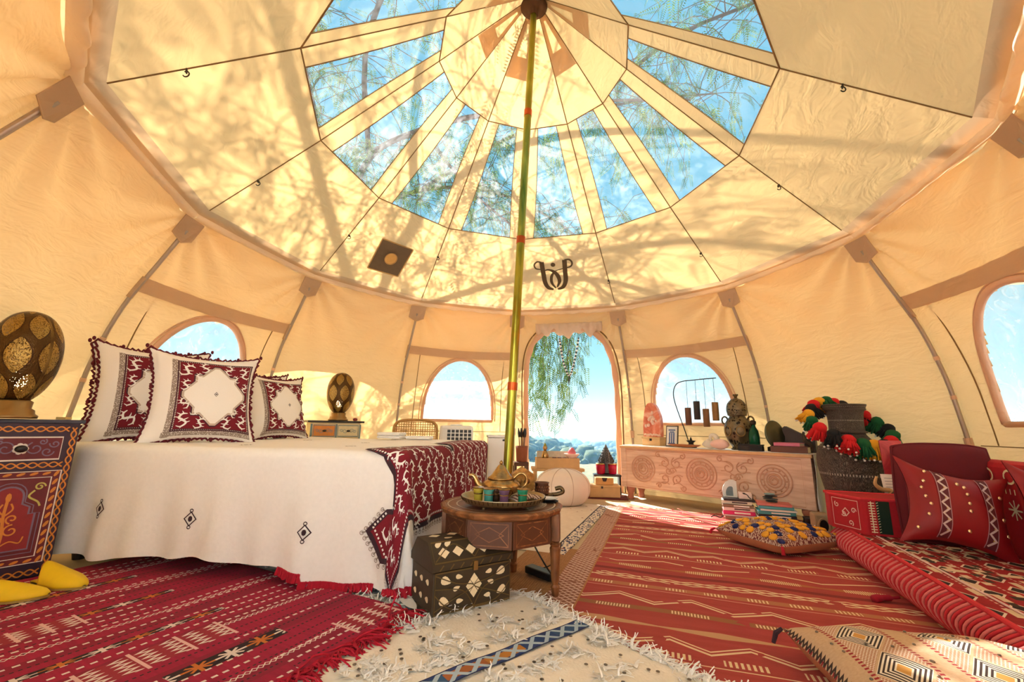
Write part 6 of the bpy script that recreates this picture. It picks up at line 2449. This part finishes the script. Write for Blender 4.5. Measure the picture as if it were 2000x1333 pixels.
# backrest
bk = MB().box((SL / 2, SD + .075, .30), (SL, .13, .56)).build('backrest', M_SOFARED, t, bevel=.03)
fK = lambda u, v, h: (u, SD + .010 - h, v)
mb = MB()
for i in range(11):
    x = .35 + i * .15
    mb.ribbon([(x + .035 * math.cos(a), .51 + .030 * math.sin(a)) for a in np.linspace(0, 2 * PI, 15)[:-1]], .010, fK, .004, closed=True)
    for a in np.arange(8) * PI / 4:
        mb.ribbon([(x, .36), (x + .045 * math.cos(a), .36 + .045 * math.sin(a))], .008, fK, .004)
    for k_ in range(5):
        mb.ribbon([(x - .07 + .03 * k_, .43), (x - .07 + .03 * k_, .455)], .007, fK, .004)
o = mb.build('back_embroidery', M_BONE, bk); o['kind'] = 'stuff'

# maroon end cushion
M_VELVET = plain('maroon_velvet', L(96, 6, 22), .85, var=.3, scale=10)
p = on_sofa(.345, .445)
t = thing('velvet_bolster', 'tall maroon velvet cushion leaning on the far sofa arm', 'cushion', (p[0], p[1], .014 + SH + .006), SRZ + PI / 2, tilt=(-.10, 0))


def slab(u, v, side):
    e_ = max(0, 1 - abs(u) ** 5) ** .4 * max(0, 1 - abs(v) ** 5) ** .4
    w_ = .218 * (1 - .10 * max(0, v))
    x = w_ * u
    z = .25 * (1 + v) - .02 * abs(u) ** 3 * max(0, v)
    return (x, side * (.055 * e_ + .001), z)


mb = MB()
mb.grid(lambda u, v: slab(u, v, -1), 26, 26, (-1, 1), (-1, 1))
mb.grid(lambda u, v: slab(u, v, 1), 26, 26, (-1, 1), (-1, 1), flip=True)
mb.build('cover', M_VELVET, t, smooth=True)
ed = [slab(u, 1, 1) for u in np.linspace(-1, 1, 20)] + [slab(1, v, 1) for v in np.linspace(1, -1, 20)] + [slab(u, -1, 1) for u in np.linspace(1, -1, 20)] + [slab(-1, v, 1) for v in np.linspace(-1, 1, 20)]
MB().tube([(a, 0, c_) for a, b, c_ in ed], .007, 6, cap=False).build('piping', M_VELVET, t, smooth=True)


def sequin_cushion(label, x, y, rz, w, h, tilt, roll=0.2):
    p = on_sofa(x, y)
    t = thing('sequin_cushion', label, 'cushion', (p[0], p[1], .014 + SH + .012 + .5 * w * math.sin(roll)), rz, 'red sequinned cushions on the sofa', tilt=(tilt, roll))
    srf = pillow_shape(w, h, .17, .045)
    mb = MB()
    mb.grid(lambda u, v: srf(u, v, -1), 30, 30, (-1, 1), (-1, 1))
    mb.grid(lambda u, v: srf(u, v, 1), 24, 24, (-1, 1), (-1, 1), flip=True)
    mb.build('cover', plain('scarlet_satin', L(136, 6, 20), .55, var=.25, scale=9, bump=.2), t, smooth=True)
    f = lambda u, v, hh: srf(u, v, -1, hh)
    for cx_ in (-.42, .48):
        mb = MB()
        mb.patch([(cx_ - .10, -.93), (cx_ + .10, -.93), (cx_ + .10, .0), (cx_ + .10, .93), (cx_ - .10, .93), (cx_ - .10, 0)], f, .003)
        n_ = 24
        mb = MB()
        mb.grid(lambda a, b, cx_=cx_: f(cx_ + a, b, .003), 4, 30, (-.10, .10), (-.95, .95))
        bd2 = mb.build('brocade_band', plain('plum_brocade', L(92, 26, 40), .7), t, smooth=True)
        mb = MB()
        zz = [(cx_ + (.065 if i % 2 else -.065), -.9 + i * .15) for i in range(13)]
        dz = []
        for (a, b) in zip(zz, zz[1:]):
            dz += [(lerp(a[0], b[0], k_ / 4), lerp(a[1], b[1], k_ / 4)) for k_ in range(4)]
        mb.ribbon(dz, .045, f, .005)
        mb.build('silver_zigzag', plain('silver_thread', L(206, 188, 188), .5, .2), bd2)
        mb = MB()
        for i in range(6):
            mb.patch([(cx_ + .05 + .05 * x_2, -.75 + i * .30 + .05 * y_2) for x_2, y_2 in circ(0, 0, 1, 4)], f, .0045)
        mb.build('gold_diamonds', M_GOLDTH, bd2)
        for sg in (-1, 1):
            mb = MB(); mb.ribbon([(cx_ + sg * .10, -.95 + 1.9 * i / 20) for i in range(21)], .018, f, .005); mb.build('band_edge', plain('plum_silver', L(170, 130, 140), .6), bd2)
    mb = MB()
    for (a, b) in ((-.75, .55), (-.78, .1), (-.74, -.4), (-.86, -.75), (0.0, .55), (.03, .35), (.05, .1), (.06, -.1), (.04, -.65), (-.12, .62), (.8, .5), (.82, -.1), (.85, -.5), (-.65, .85), (-.7, -.1), (-.82, .35)):
        c_ = Vector(f(a, b, .003))
        mb.ball(tuple(c_), .0085, 8, 4, (1, .4, 1))
    o = mb.build('sequins', plain('gold_sequin', L(236, 208, 170), .25, .8), t, smooth=True); o['kind'] = 'stuff'
    return t


sequin_cushion('red sequinned cushion with two zigzag bands in front of the maroon velvet cushion', .60, .335, SRZ + PI / 2 + .06, .37, .33, -.30)
sequin_cushion('red sequinned cushion at the right picture edge', .78, .66, SRZ + PI / 2 + .15, .37, .33, -.30)

# stool behind the sofa arm with small things
t = thing('low_stool', 'low dark stool behind the sofa arm holding cards and carvings', 'stool', (2.345, .205, .003), -.2)
MB().box((0, 0, .295), (.34, .17, .03)).build('seat', M_WALNUT_D, t, bevel=.004)
for sx in (-1, 1):
    for sy in (-1, 1):
        MB().box((sx * .14, sy * .06, .14), (.03, .03, .28)).build('leg', M_WALNUT_D, t)
g = G('red_cover')
n1 = g.noise(scale=6, detail=3, dist=1.2)
M_REDCOVER = g.done(g.principled(g.ramp(n1, [(.35, L(150, 20, 34)), (.55, L(206, 70, 70)), (.68, L(246, 196, 180))]), .35))
t = thing('red_picture_book', 'glossy red picture book standing upright behind the vase', 'book', (2.390, .228, .314), -.25, tilt=(-.06, 0))
MB().box((0, 0, .18), (.125, .010, .36)).build('cover', M_REDCOVER, t, bevel=.002)
MB().box((.003, 0, .18), (.121, .006, .354)).build('pages', plain('book_paper', L(236, 226, 214), .9), t)
t = thing('white_letter_card', 'white printed card leaning in front of the red picture book', 'card', (2.335, .172, .314), -.25, tilt=(-.18, 0))
MB().box((0, 0, .075), (.145, .004, .150)).build('card', plain('card_paper', L(238, 226, 214), .8, var=.03), t)
mb = MB()
for i in range(6):
    mb.box((0, -.0025, .035 + i * .018), (.115 - .02 * (i == 0), .0012, .003))
o = mb.build('printed_lines', plain('grey_ink', L(150, 140, 136), .8), t); o['kind'] = 'stuff'
t = thing('carved_wooden_hand', 'carved pale wooden curl on the stool by the vase', 'carving', (2.24, .185, .314))
MB().tube(spline([(-.03, 0, .012), (.04, 0, .014), (.055, 0, .05), (.0, 0, .058), (-.035, 0, .09), (-.02, 0, .135)], 6), [.013] * 20 + list(np.linspace(.013, .006, 11)), 9).build('curl', M_PINEWOOD, t, smooth=True)
t = thing('dark_bundle', 'black and brown knotted leather bundle on the stool by the red book', 'bundle', (2.36, .145, .314))
for i in range(5):
    MB().ball((-.05 + .027 * i, .01 * (-1) ** i, .026 + .008 * (i % 3)), .032, 10, 7, (1, .8, .9), fn=lambda d, i=i: 1 + .14 * math.sin(6 * d.x + i) * math.sin(5 * d.z)).build('knot', (M_BLACK if i % 2 else plain('brown_hide', L(96, 62, 46), .7)), t, smooth=True)


# ================================================================== floor cushions
def floor_cushion(name, label, c, rz, w, d, T, top, under, z):
    t = thing(name, label, 'cushion', (c[0], c[1], z), rz)

    def srf(u, v, side, hh=0.0):
        e_ = max(0., (1 - abs(u) ** 2.8)) ** .5 * max(0., (1 - abs(v) ** 2.8)) ** .5
        x = w / 2 * u * (1 - .06 * (1 - v * v) * abs(u)); y = d / 2 * v * (1 - .06 * (1 - u * u) * abs(v))
        lift = .014 * (abs(u) ** 4 + abs(v) ** 4) * .5
        if side > 0:
            return (x, y, T * .42 + T * .58 * e_ + lift + hh + .004 * math.sin(7 * u + 2) * math.sin(6 * v) * e_)
        return (x, y, max(.0, T * .42 * (1 - e_ ** .6)) + lift * .9)
    MB().grid(lambda u, v: srf(u, v, 1), 40, 32, (-1, 1), (-1, 1)).build('top_cover', top, t, smooth=True)
    MB().grid(lambda u, v: srf(u, v, -1), 28, 24, (-1, 1), (-1, 1), flip=True).build('under_cover', under, t, smooth=True)
    return t, srf


M_TANCLOTH = plain('tan_cotton', L(190, 124, 88), .9, var=.08, scale=60)
g = G('plum_base')
u, v = g.uv()
nz = g.noise(vec=g.vec(u * 30, v * 30), scale=1.0, detail=1)
M_PLUM = g.done(g.principled(g.mix(nz > .5, L(110, 46, 48), L(196, 168, 148)), .95))
t, srf = floor_cushion('tufted_floor_cushion', 'floor cushion tufted in gold and navy wool in front of the book stacks', (1.565, .215), .345, .53, .47, .150, M_PLUM, M_TANCLOTH, .015)
M_GOLDW = plain('gold_wool', L(224, 158, 46), .95, var=.15, scale=50)
M_NAVYW = plain('navy_wool', L(34, 38, 92), .95, var=.2, scale=50)
pr = {}
for i in range(11):
    for j in range(9):
        if (i + j) % 2 and RNG.random() < .35:
            continue
        uu_, vv_ = lerp(-.90, .90, i / 10), lerp(-.90, .90, j / 8)
        if abs(vv_) < .25 and abs(uu_) < .5 and RNG.random() < .6:
            continue
        key = 'gold' if (i + 2 * j) % 3 else 'navy'
        if key not in pr:
            o = MB().ball((0, 0, 0), .020, 9, 6, (1.05, 1.15, .42), fn=lambda d: 1 + .1 * math.sin(11 * d.x) * math.sin(9 * d.y)).build('wool_tuft', M_GOLDW if key == 'gold' else M_NAVYW, t, smooth=True)
            pr[key] = o
        else:
            o = pr[key].copy(); COL.objects.link(o); o.parent = t
        a = Vector(srf(uu_, vv_, 1, .003)); b = Vector(srf(uu_ + .02, vv_, 1, .003)); c_ = Vector(srf(uu_, vv_ + .02, 1, .003))
        nrm = (b - a).cross(c_ - a).normalized()
        o.location = a
        o.rotation_euler = nrm.to_track_quat('Z', 'Y').to_euler()
        o.scale = (.9 + .3 * RNG.random(),) * 3
mb = MB()
for i in range(44):
    uu_, vv_ = RNG.uniform(-.8, .8), RNG.uniform(-.8, .8)
    mb.ball(srf(uu_, vv_, 1, .008), .0055, 6, 4, (1, 1, .6))
o = mb.build('sequins', plain('white_sequin', L(226, 216, 206), .25, .4), t, smooth=True); o['kind'] = 'stuff'
for i, (uu_, vv_) in enumerate(((-1, -1), (1, -1), (-1, 1), (1, 1))):
    MB().tube([srf(uu_, vv_, 1), tuple(Vector(srf(uu_, vv_, 1)) + Vector((uu_ * .015, vv_ * .015, -.012))), tuple(Vector(srf(uu_, vv_, 1)) + Vector((uu_ * .022, vv_ * .022, -.035)))], [.006, .008, .010], 7).build('corner_tassel', M_REDYARN, t)

g = G('berber_flatweave')
u, v = g.uv()
tan = L(202, 162, 118)
n1 = g.noise(vec=g.vec(u * 40, v * 40), scale=1.0, detail=2)
col = g.mix(n1, L(186, 150, 116), L(212, 180, 146))
BKB, WHB, RDB, OCH = L(58, 40, 34), L(232, 218, 198), L(150, 34, 44), L(206, 150, 76)
rowb = (u * 1.55 + .35)
rf = rowb.fract()
band = rf.band(.12, .78)
cu = (rf - .45) / .33
cv = ((v * 1.35).fract() - .5) * 2.0
dia = cu.abs() + cv.abs()
hatch = ((dia * 6.0).fract() < .5)
col = g.mix(band * (dia < .95) * hatch, col, BKB)
col = g.mix(band * (dia < .95) * (1 - hatch), col, WHB)
col = g.mix(band * (dia < .26), col, OCH)
col = g.mix(band * (dia > 1.05) * ((((cu - cv) * 8.0).fract()) < .4), col, WHB)
col = g.mix(band * (dia > 1.05) * ((((cu + cv) * 8.0).fract()) < .26), col, RDB)
col = g.mix(rf.near(.80, .028) * ((v * 18.0).fract() < .5), col, RDB)
col = g.mix(rf.near(.10, .026) * ((v * 18.0).fract() < .5), col, RDB)
ez = (u < -.93)
col = g.mix(ez * (((v * 14).tri() * .03 + u + .965).abs() < .012), col, BKB)
M_BERBER = g.done(g.principled(col, .95, 0, g.bump(n1, .3, .003)))
t, srf = floor_cushion('berber_floor_cushion', 'flat woven tan floor cushion with black and white diamonds in the right foreground', (1.04, -1.385), -.20, .66, .50, .150, M_BERBER, M_TANCLOTH, .015)
mb = MB()
for i in range(26):
    uu_, vv_ = RNG.uniform(-.9, .9), RNG.uniform(-.9, .9)
    mb.ball(srf(uu_, vv_, 1, .002), .0045, 6, 4, (1, 1, .6))
o = mb.build('sequins', M_SEQUIN, t, smooth=True); o['kind'] = 'stuff'
for i, (uu_, vv_) in enumerate(((-1, -1), (-1, 1))):
    MB().tube([srf(uu_, vv_, 1), tuple(Vector(srf(uu_, vv_, 1)) + Vector((uu_ * .02, 0, -.015))), tuple(Vector(srf(uu_, vv_, 1)) + Vector((uu_ * .03, 0, -.045)))], [.005, .008, .006], 7).build('corner_tassel', M_DARKTHREAD, t)
"""magenta tassel under the sofa edge"""
o = MB().tube(spline([(0, 0, .02), (-.03, .0, .018), (-.07, .01, .014), (-.11, .0, .012)], 5), [.006] * 6 + [.012] * 5 + [.016] * 5, 7).build('wool_tassel_tie', plain('magenta_yarn', L(168, 20, 50), .9), None, smooth=True)
p = on_sofa(.86, -.01); o.location = (p[0], p[1], .012)
tag(o, 'magenta yarn tassel poking out under the sofa edge', 'tassel')

# ================================================================== things behind the bed and by the doorway
M_WHITEPL = plain('white_plastic', L(236, 234, 230), .4, var=.02)
t = thing('air_cooler', 'white portable air cooler with a dark grille behind the bed', 'air conditioner', (-.675, 1.93, .003), .12)
MB().box((0, 0, .36), (.34, .30, .72)).build('body', M_WHITEPL, t, bevel=.03)
gr = MB().box((.03, -.151, .625), (.25, .006, .115)).build('grille', M_BLACK, t)
for i in range(7):
    MB().box((-.095 + i * .0417, -.156, .625), (.010, .008, .115)).build('grille_bar', M_WHITEPL, gr)
for i in range(4):
    MB().box((.03, -.157, .570 + i * .037), (.25, .008, .008)).build('grille_bar', M_WHITEPL, gr)
MB().lathe([(.06, .72), (.07, .728), (0, .730)], (.0, .02, 0), 20).build('control_dial', plain('light_grey', L(206, 208, 210), .4), t)

t = thing('rattan_chair', 'rattan chair whose woven back shows behind the bed', 'chair', (-1.075, 1.80, .003), .22)
M_RATTAN = plain('rattan', L(186, 140, 78), .6, var=.2, scale=60)
bp = spline([(-.21, 0, .40), (-.215, .02, .66), (-.19, .03, .735), (-.12, .035, .762), (0, .035, .768), (.12, .035, .762), (.19, .03, .735), (.215, .02, .66), (.21, 0, .40)], 6)
MB().tube(bp, .014, 8).build('back_frame', M_RATTAN, t, smooth=True)
mb = MB()
for i in range(17):
    x = -.19 + i * .0238
    zt = .752 - .25 * max(0, abs(x) - .11) ** 1.2
    mb.tube([(x, .005, .42), (x, .028, zt)], .0035, 4, cap=False)
for i in range(14):
    z = .44 + i * .0235
    hw_ = .205 if z < .70 else .205 - (z - .70) * 1.0
    mb.tube([(-hw_, .005 + .03 * (z - .42), z), (hw_, .005 + .03 * (z - .42), z)], .0035, 4, cap=False)
o = mb.build('cane_weave', M_RATTAN, t); o['kind'] = 'stuff'
MB().box((0, -.16, .40), (.42, .36, .035)).build('seat', M_RATTAN, t, bevel=.012)
for sx in (-1, 1):
    MB().tube([(sx * .19, -.32, 0), (sx * .19, -.31, .39)], .016, 8).build('leg', M_RATTAN, t)
    MB().tube([(sx * .20, .01, 0), (sx * .205, 0, .40)], .016, 8).build('leg', M_RATTAN, t)
for i, (a, b, lb) in enumerate(((1.20, 1.46, 'folded white towel on the far edge of the bed, the left one'), (1.43, 1.49, 'folded white towel on the far bed edge, right one near the air cooler'))):
    c_, s_ = math.cos(BED_RZ), math.sin(BED_RZ)
    t = thing('folded_towel', lb, 'towel', (BED_LOC[0] + a * c_ - b * s_, BED_LOC[1] + a * s_ + b * c_, BZ + .006), BED_RZ + .1 * i, 'white towels on the bed')
    for k_ in range(2 if i == 0 else 1):
        MB().box((0, 0, .014 + .026 * k_), (.20, .14, .025)).build('fold', M_WHITEWOOL, t, bevel=.011)
t = thing('white_storage_box', 'white box with a dark handle between the bed corner and the centre pole', 'box', (-.215, 1.27, .003), .1)
MB().box((0, 0, .31), (.20, .20, .62)).build('body', M_WHITEPL, t, bevel=.008)
MB().box((0, 0, .632), (.21, .21, .022)).build('lid', M_WHITEPL, t, bevel=.006)
MB().box((.04, -.104, .60), (.030, .010, .014)).build('handle', M_BLACK, t, bevel=.003)

t = thing('plant_stand', 'narrow brown wooden stand left of the doorway', 'stand', (.005, 1.98, .003), .1)
MB().box((0, 0, .34), (.15, .15, .04)).build('top', M_WALNUT_D, t, bevel=.004)
for sx in (-1, 1):
    for sy in (-1, 1):
        MB().box((sx * .06, sy * .06, .16), (.025, .025, .32)).build('leg', M_WALNUT_D, t)
t = thing('brush_pot', 'terracotta pot of black brushes on the stand by the doorway', 'pot', (.015, 1.97, .364))
MB().lathe([(.050, 0), (.056, .01), (.062, .12), (.066, .16), (.058, .16), (.05, .12), (0, .10)], seg=20).build('pot', plain('terracotta', L(146, 78, 52), .7), t, smooth=True)
for i in range(7):
    a = i * .9
    x, y = .022 * math.cos(a), .022 * math.sin(a)
    b = MB().tube([(x, y, .10), (x * 1.5, y * 1.5, .25)], .005, 5).build('brush', M_WALNUT, t)
    MB().tube([(x * 1.5, y * 1.5, .25), (x * 1.6, y * 1.6, .29), (x * 1.9, y * 1.9, .345)], [.010, .014, .003], 7).build('bristles', M_BLACK, b, smooth=True)

t = thing('low_bench', 'low wooden bench standing across the doorway', 'bench', (.41, 2.17, .003), .0)
MB().box((0, 0, .275), (.56, .24, .03)).build('top', M_PINEWOOD, t, bevel=.004)
for sx in (-1, 1):
    MB().box((sx * .24, 0, .13), (.03, .20, .26)).build('leg', M_PINEWOOD, t)
t = thing('open_wooden_tray', 'open honey wood box of trinkets on the bench in the doorway', 'box', (.405, 2.14, .294), .03)
MB().box((0, 0, .006), (.46, .17, .010)).build('bottom', M_PINEWOOD, t)
for (c_, d_) in (((0, -.08, .055), (.46, .012, .10)), ((0, .08, .055), (.46, .012, .10)), ((-.224, 0, .055), (.012, .15, .10)), ((.224, 0, .055), (.012, .15, .10))):
    MB().box(c_, d_).build('side_board', M_PINEWOOD, t, bevel=.002)
MB().box((0, .088, .125), (.42, .006, .09)).build('back_card', plain('photo_card', L(216, 204, 180), .6, var=.2, scale=40), t)
for i in range(5):
    MB().box((-.03 + i * .055, -.02, .085), (.042, .05, .05)).build('packet', plain('maroon_packet', L(92, 40, 44), .6), t, bevel=.004)
t = thing('gilt_figurine', 'small gilt seated figurine at the left of the trinket box', 'figurine', (.275, 2.135, .306))
MB().lathe([(.030, 0), (.034, .01), (.020, .03), (.034, .07), (.040, .11), (.026, .15), (.016, .17)], seg=16).build('body', M_TEA, t, smooth=True)
MB().ball((0, 0, .195), .025, 12, 8, (1, 1, 1.1)).build('head', M_TEA, t, smooth=True)
MB().lathe([(.018, .212), (.012, .235), (0, .25)], seg=10).build('topknot', plain('green_gold', L(150, 140, 50), .4, .6), t, smooth=True)
t = thing('pink_sugar_bowl', 'pale bowl with a pink domed lid in the trinket box', 'bowl', (.565, 2.13, .306))
MB().lathe([(.035, 0), (.045, .02), (.050, .10), (.085, .135), (.080, .14), (0, .125)], seg=24).build('bowl', plain('blush_glaze', L(236, 200, 184), .4, var=.05), t, smooth=True)
MB().lathe([(.046, .138), (.042, .160), (.022, .195), (0, .205)], seg=20).build('lid', plain('pink_glaze', L(222, 112, 126), .4), t, smooth=True)

t = thing('long_wooden_box', 'low wooden box with a clasp on the mat right of the pouf', 'box', (.90, 2.12, .010), -.05)
MB().box((0, 0, .050), (.32, .17, .10)).build('body', M_PINEWOOD, t, bevel=.004)
MB().box((0, 0, .112), (.33, .18, .022)).build('lid', M_PINEWOOD, t, bevel=.004)
MB().box((-.03, -.092, .102), (.018, .008, .022)).build('clasp', M_BLACK, t)
t = thing('little_drawer_box', 'small amber wood box on top of the long wooden box', 'box', (.90, 2.10, .1345), -.05)
MB().box((0, 0, .036), (.19, .10, .072)).build('body', plain('amber_box', L(206, 150, 84), .5), t, bevel=.006)
mb = MB(); mb.prism([(-.03, .072), (.03, .072), (.015, .035), (-.015, .035)][::-1], -.052, -.0515, fn=lambda x, y, z: (x, z, y)); mb.build('keyhole_plate', M_BLACK, t)
t = thing('black_shelf', 'small black shelf behind the wooden boxes at the doorway', 'shelf', (.985, 2.32, .003), -.1)
MB().box((0, 0, .205), (.30, .14, .02)).build('board', M_BLACK, t, bevel=.003)
for sx in (-1, 1):
    MB().box((sx * .135, 0, .098), (.02, .13, .195)).build('side', M_BLACK, t)
M_RUBY = glass_mat('ruby_glass', L(190, 24, 60))
for i, (x, lb) in enumerate(((.915, 'ruby glass jar at the left of the black shelf'), (1.045, 'ruby glass jar at the right of the black shelf'))):
    t = thing('ruby_jar', lb, 'jar', (x, 2.315, .219), group='ruby glass jars by the doorway')
    MB().lathe([(.040, 0), (.046, .006), (.050, .06), (.052, .115), (.044, .115), (.040, .02), (0, .014)], seg=22).build('glass', M_RUBY, t, smooth=True)
    MB().lathe([(.0535, .104), (.055, .110), (.0535, .116)], seg=22).build('rim', M_TEA, t, smooth=True)
t = thing('filigree_cone', 'black filigree cone ornament behind the ruby jars', 'ornament', (.985, 2.345, .219))
MB().lathe([(.050, 0), (.055, .01), (.050, .12)], seg=16).build('base', M_BLACK, t)
for k_ in range(6):
    r = .085 - .013 * k_
    n_ = max(4, 11 - k_ * 2 + 1)
    for i in range(n_):
        a = 2 * PI * (i + .5 * (k_ % 2)) / n_
        MB().tube([(r * math.cos(a) + .013 * math.cos(q_) * -math.sin(a), r * math.sin(a) + .013 * math.cos(q_) * math.cos(a), .14 + k_ * .026 + .016 * math.sin(q_)) for q_ in np.linspace(0, 2 * PI, 9)], .0045, 5, cap=False).build('filigree_ring', M_BLACK, t)
MB().lathe([(.085, .115), (.075, .15), (.028, .27), (.010, .31), (0, .325)], seg=12).build('core', plain('grey_core', L(86, 84, 88), .6), t)

# string of beads hanging in the doorway
t = thing('bead_string', 'looped string of black and white beads hanging in the doorway', 'beads', (.49, 2.535, 1.345))
pathb = spline([(0.0, 0, .455), (.02, 0, .30), (.055, .0, .13), (.115, 0, .0), (.165, 0, .12), (.205, 0, .29), (.235, 0, .47)], 8)
MB().tube(pathb, .0025, 4).build('thread', M_BLACK, t)
M_BW = [plain('black_bead', L(40, 38, 44), .35), plain('white_bead', L(222, 216, 210), .35)]
pb_ = {}
for i in range(0, len(pathb)):
    c_ = i % 2
    if c_ not in pb_:
        o = MB().ball((0, 0, 0), .0135, 8, 6, (1, 1, .8)).build('bead', M_BW[c_], t, smooth=True); pb_[c_] = o
    else:
        o = pb_[c_].copy(); COL.objects.link(o); o.parent = t
    o.location = pathb[i]
MB().tube([(.115, 0, -.005), (.112, 0, -.05), (.106, 0, -.10)], [.008, .012, .004], 6).build('tassel', M_BW[0], t)
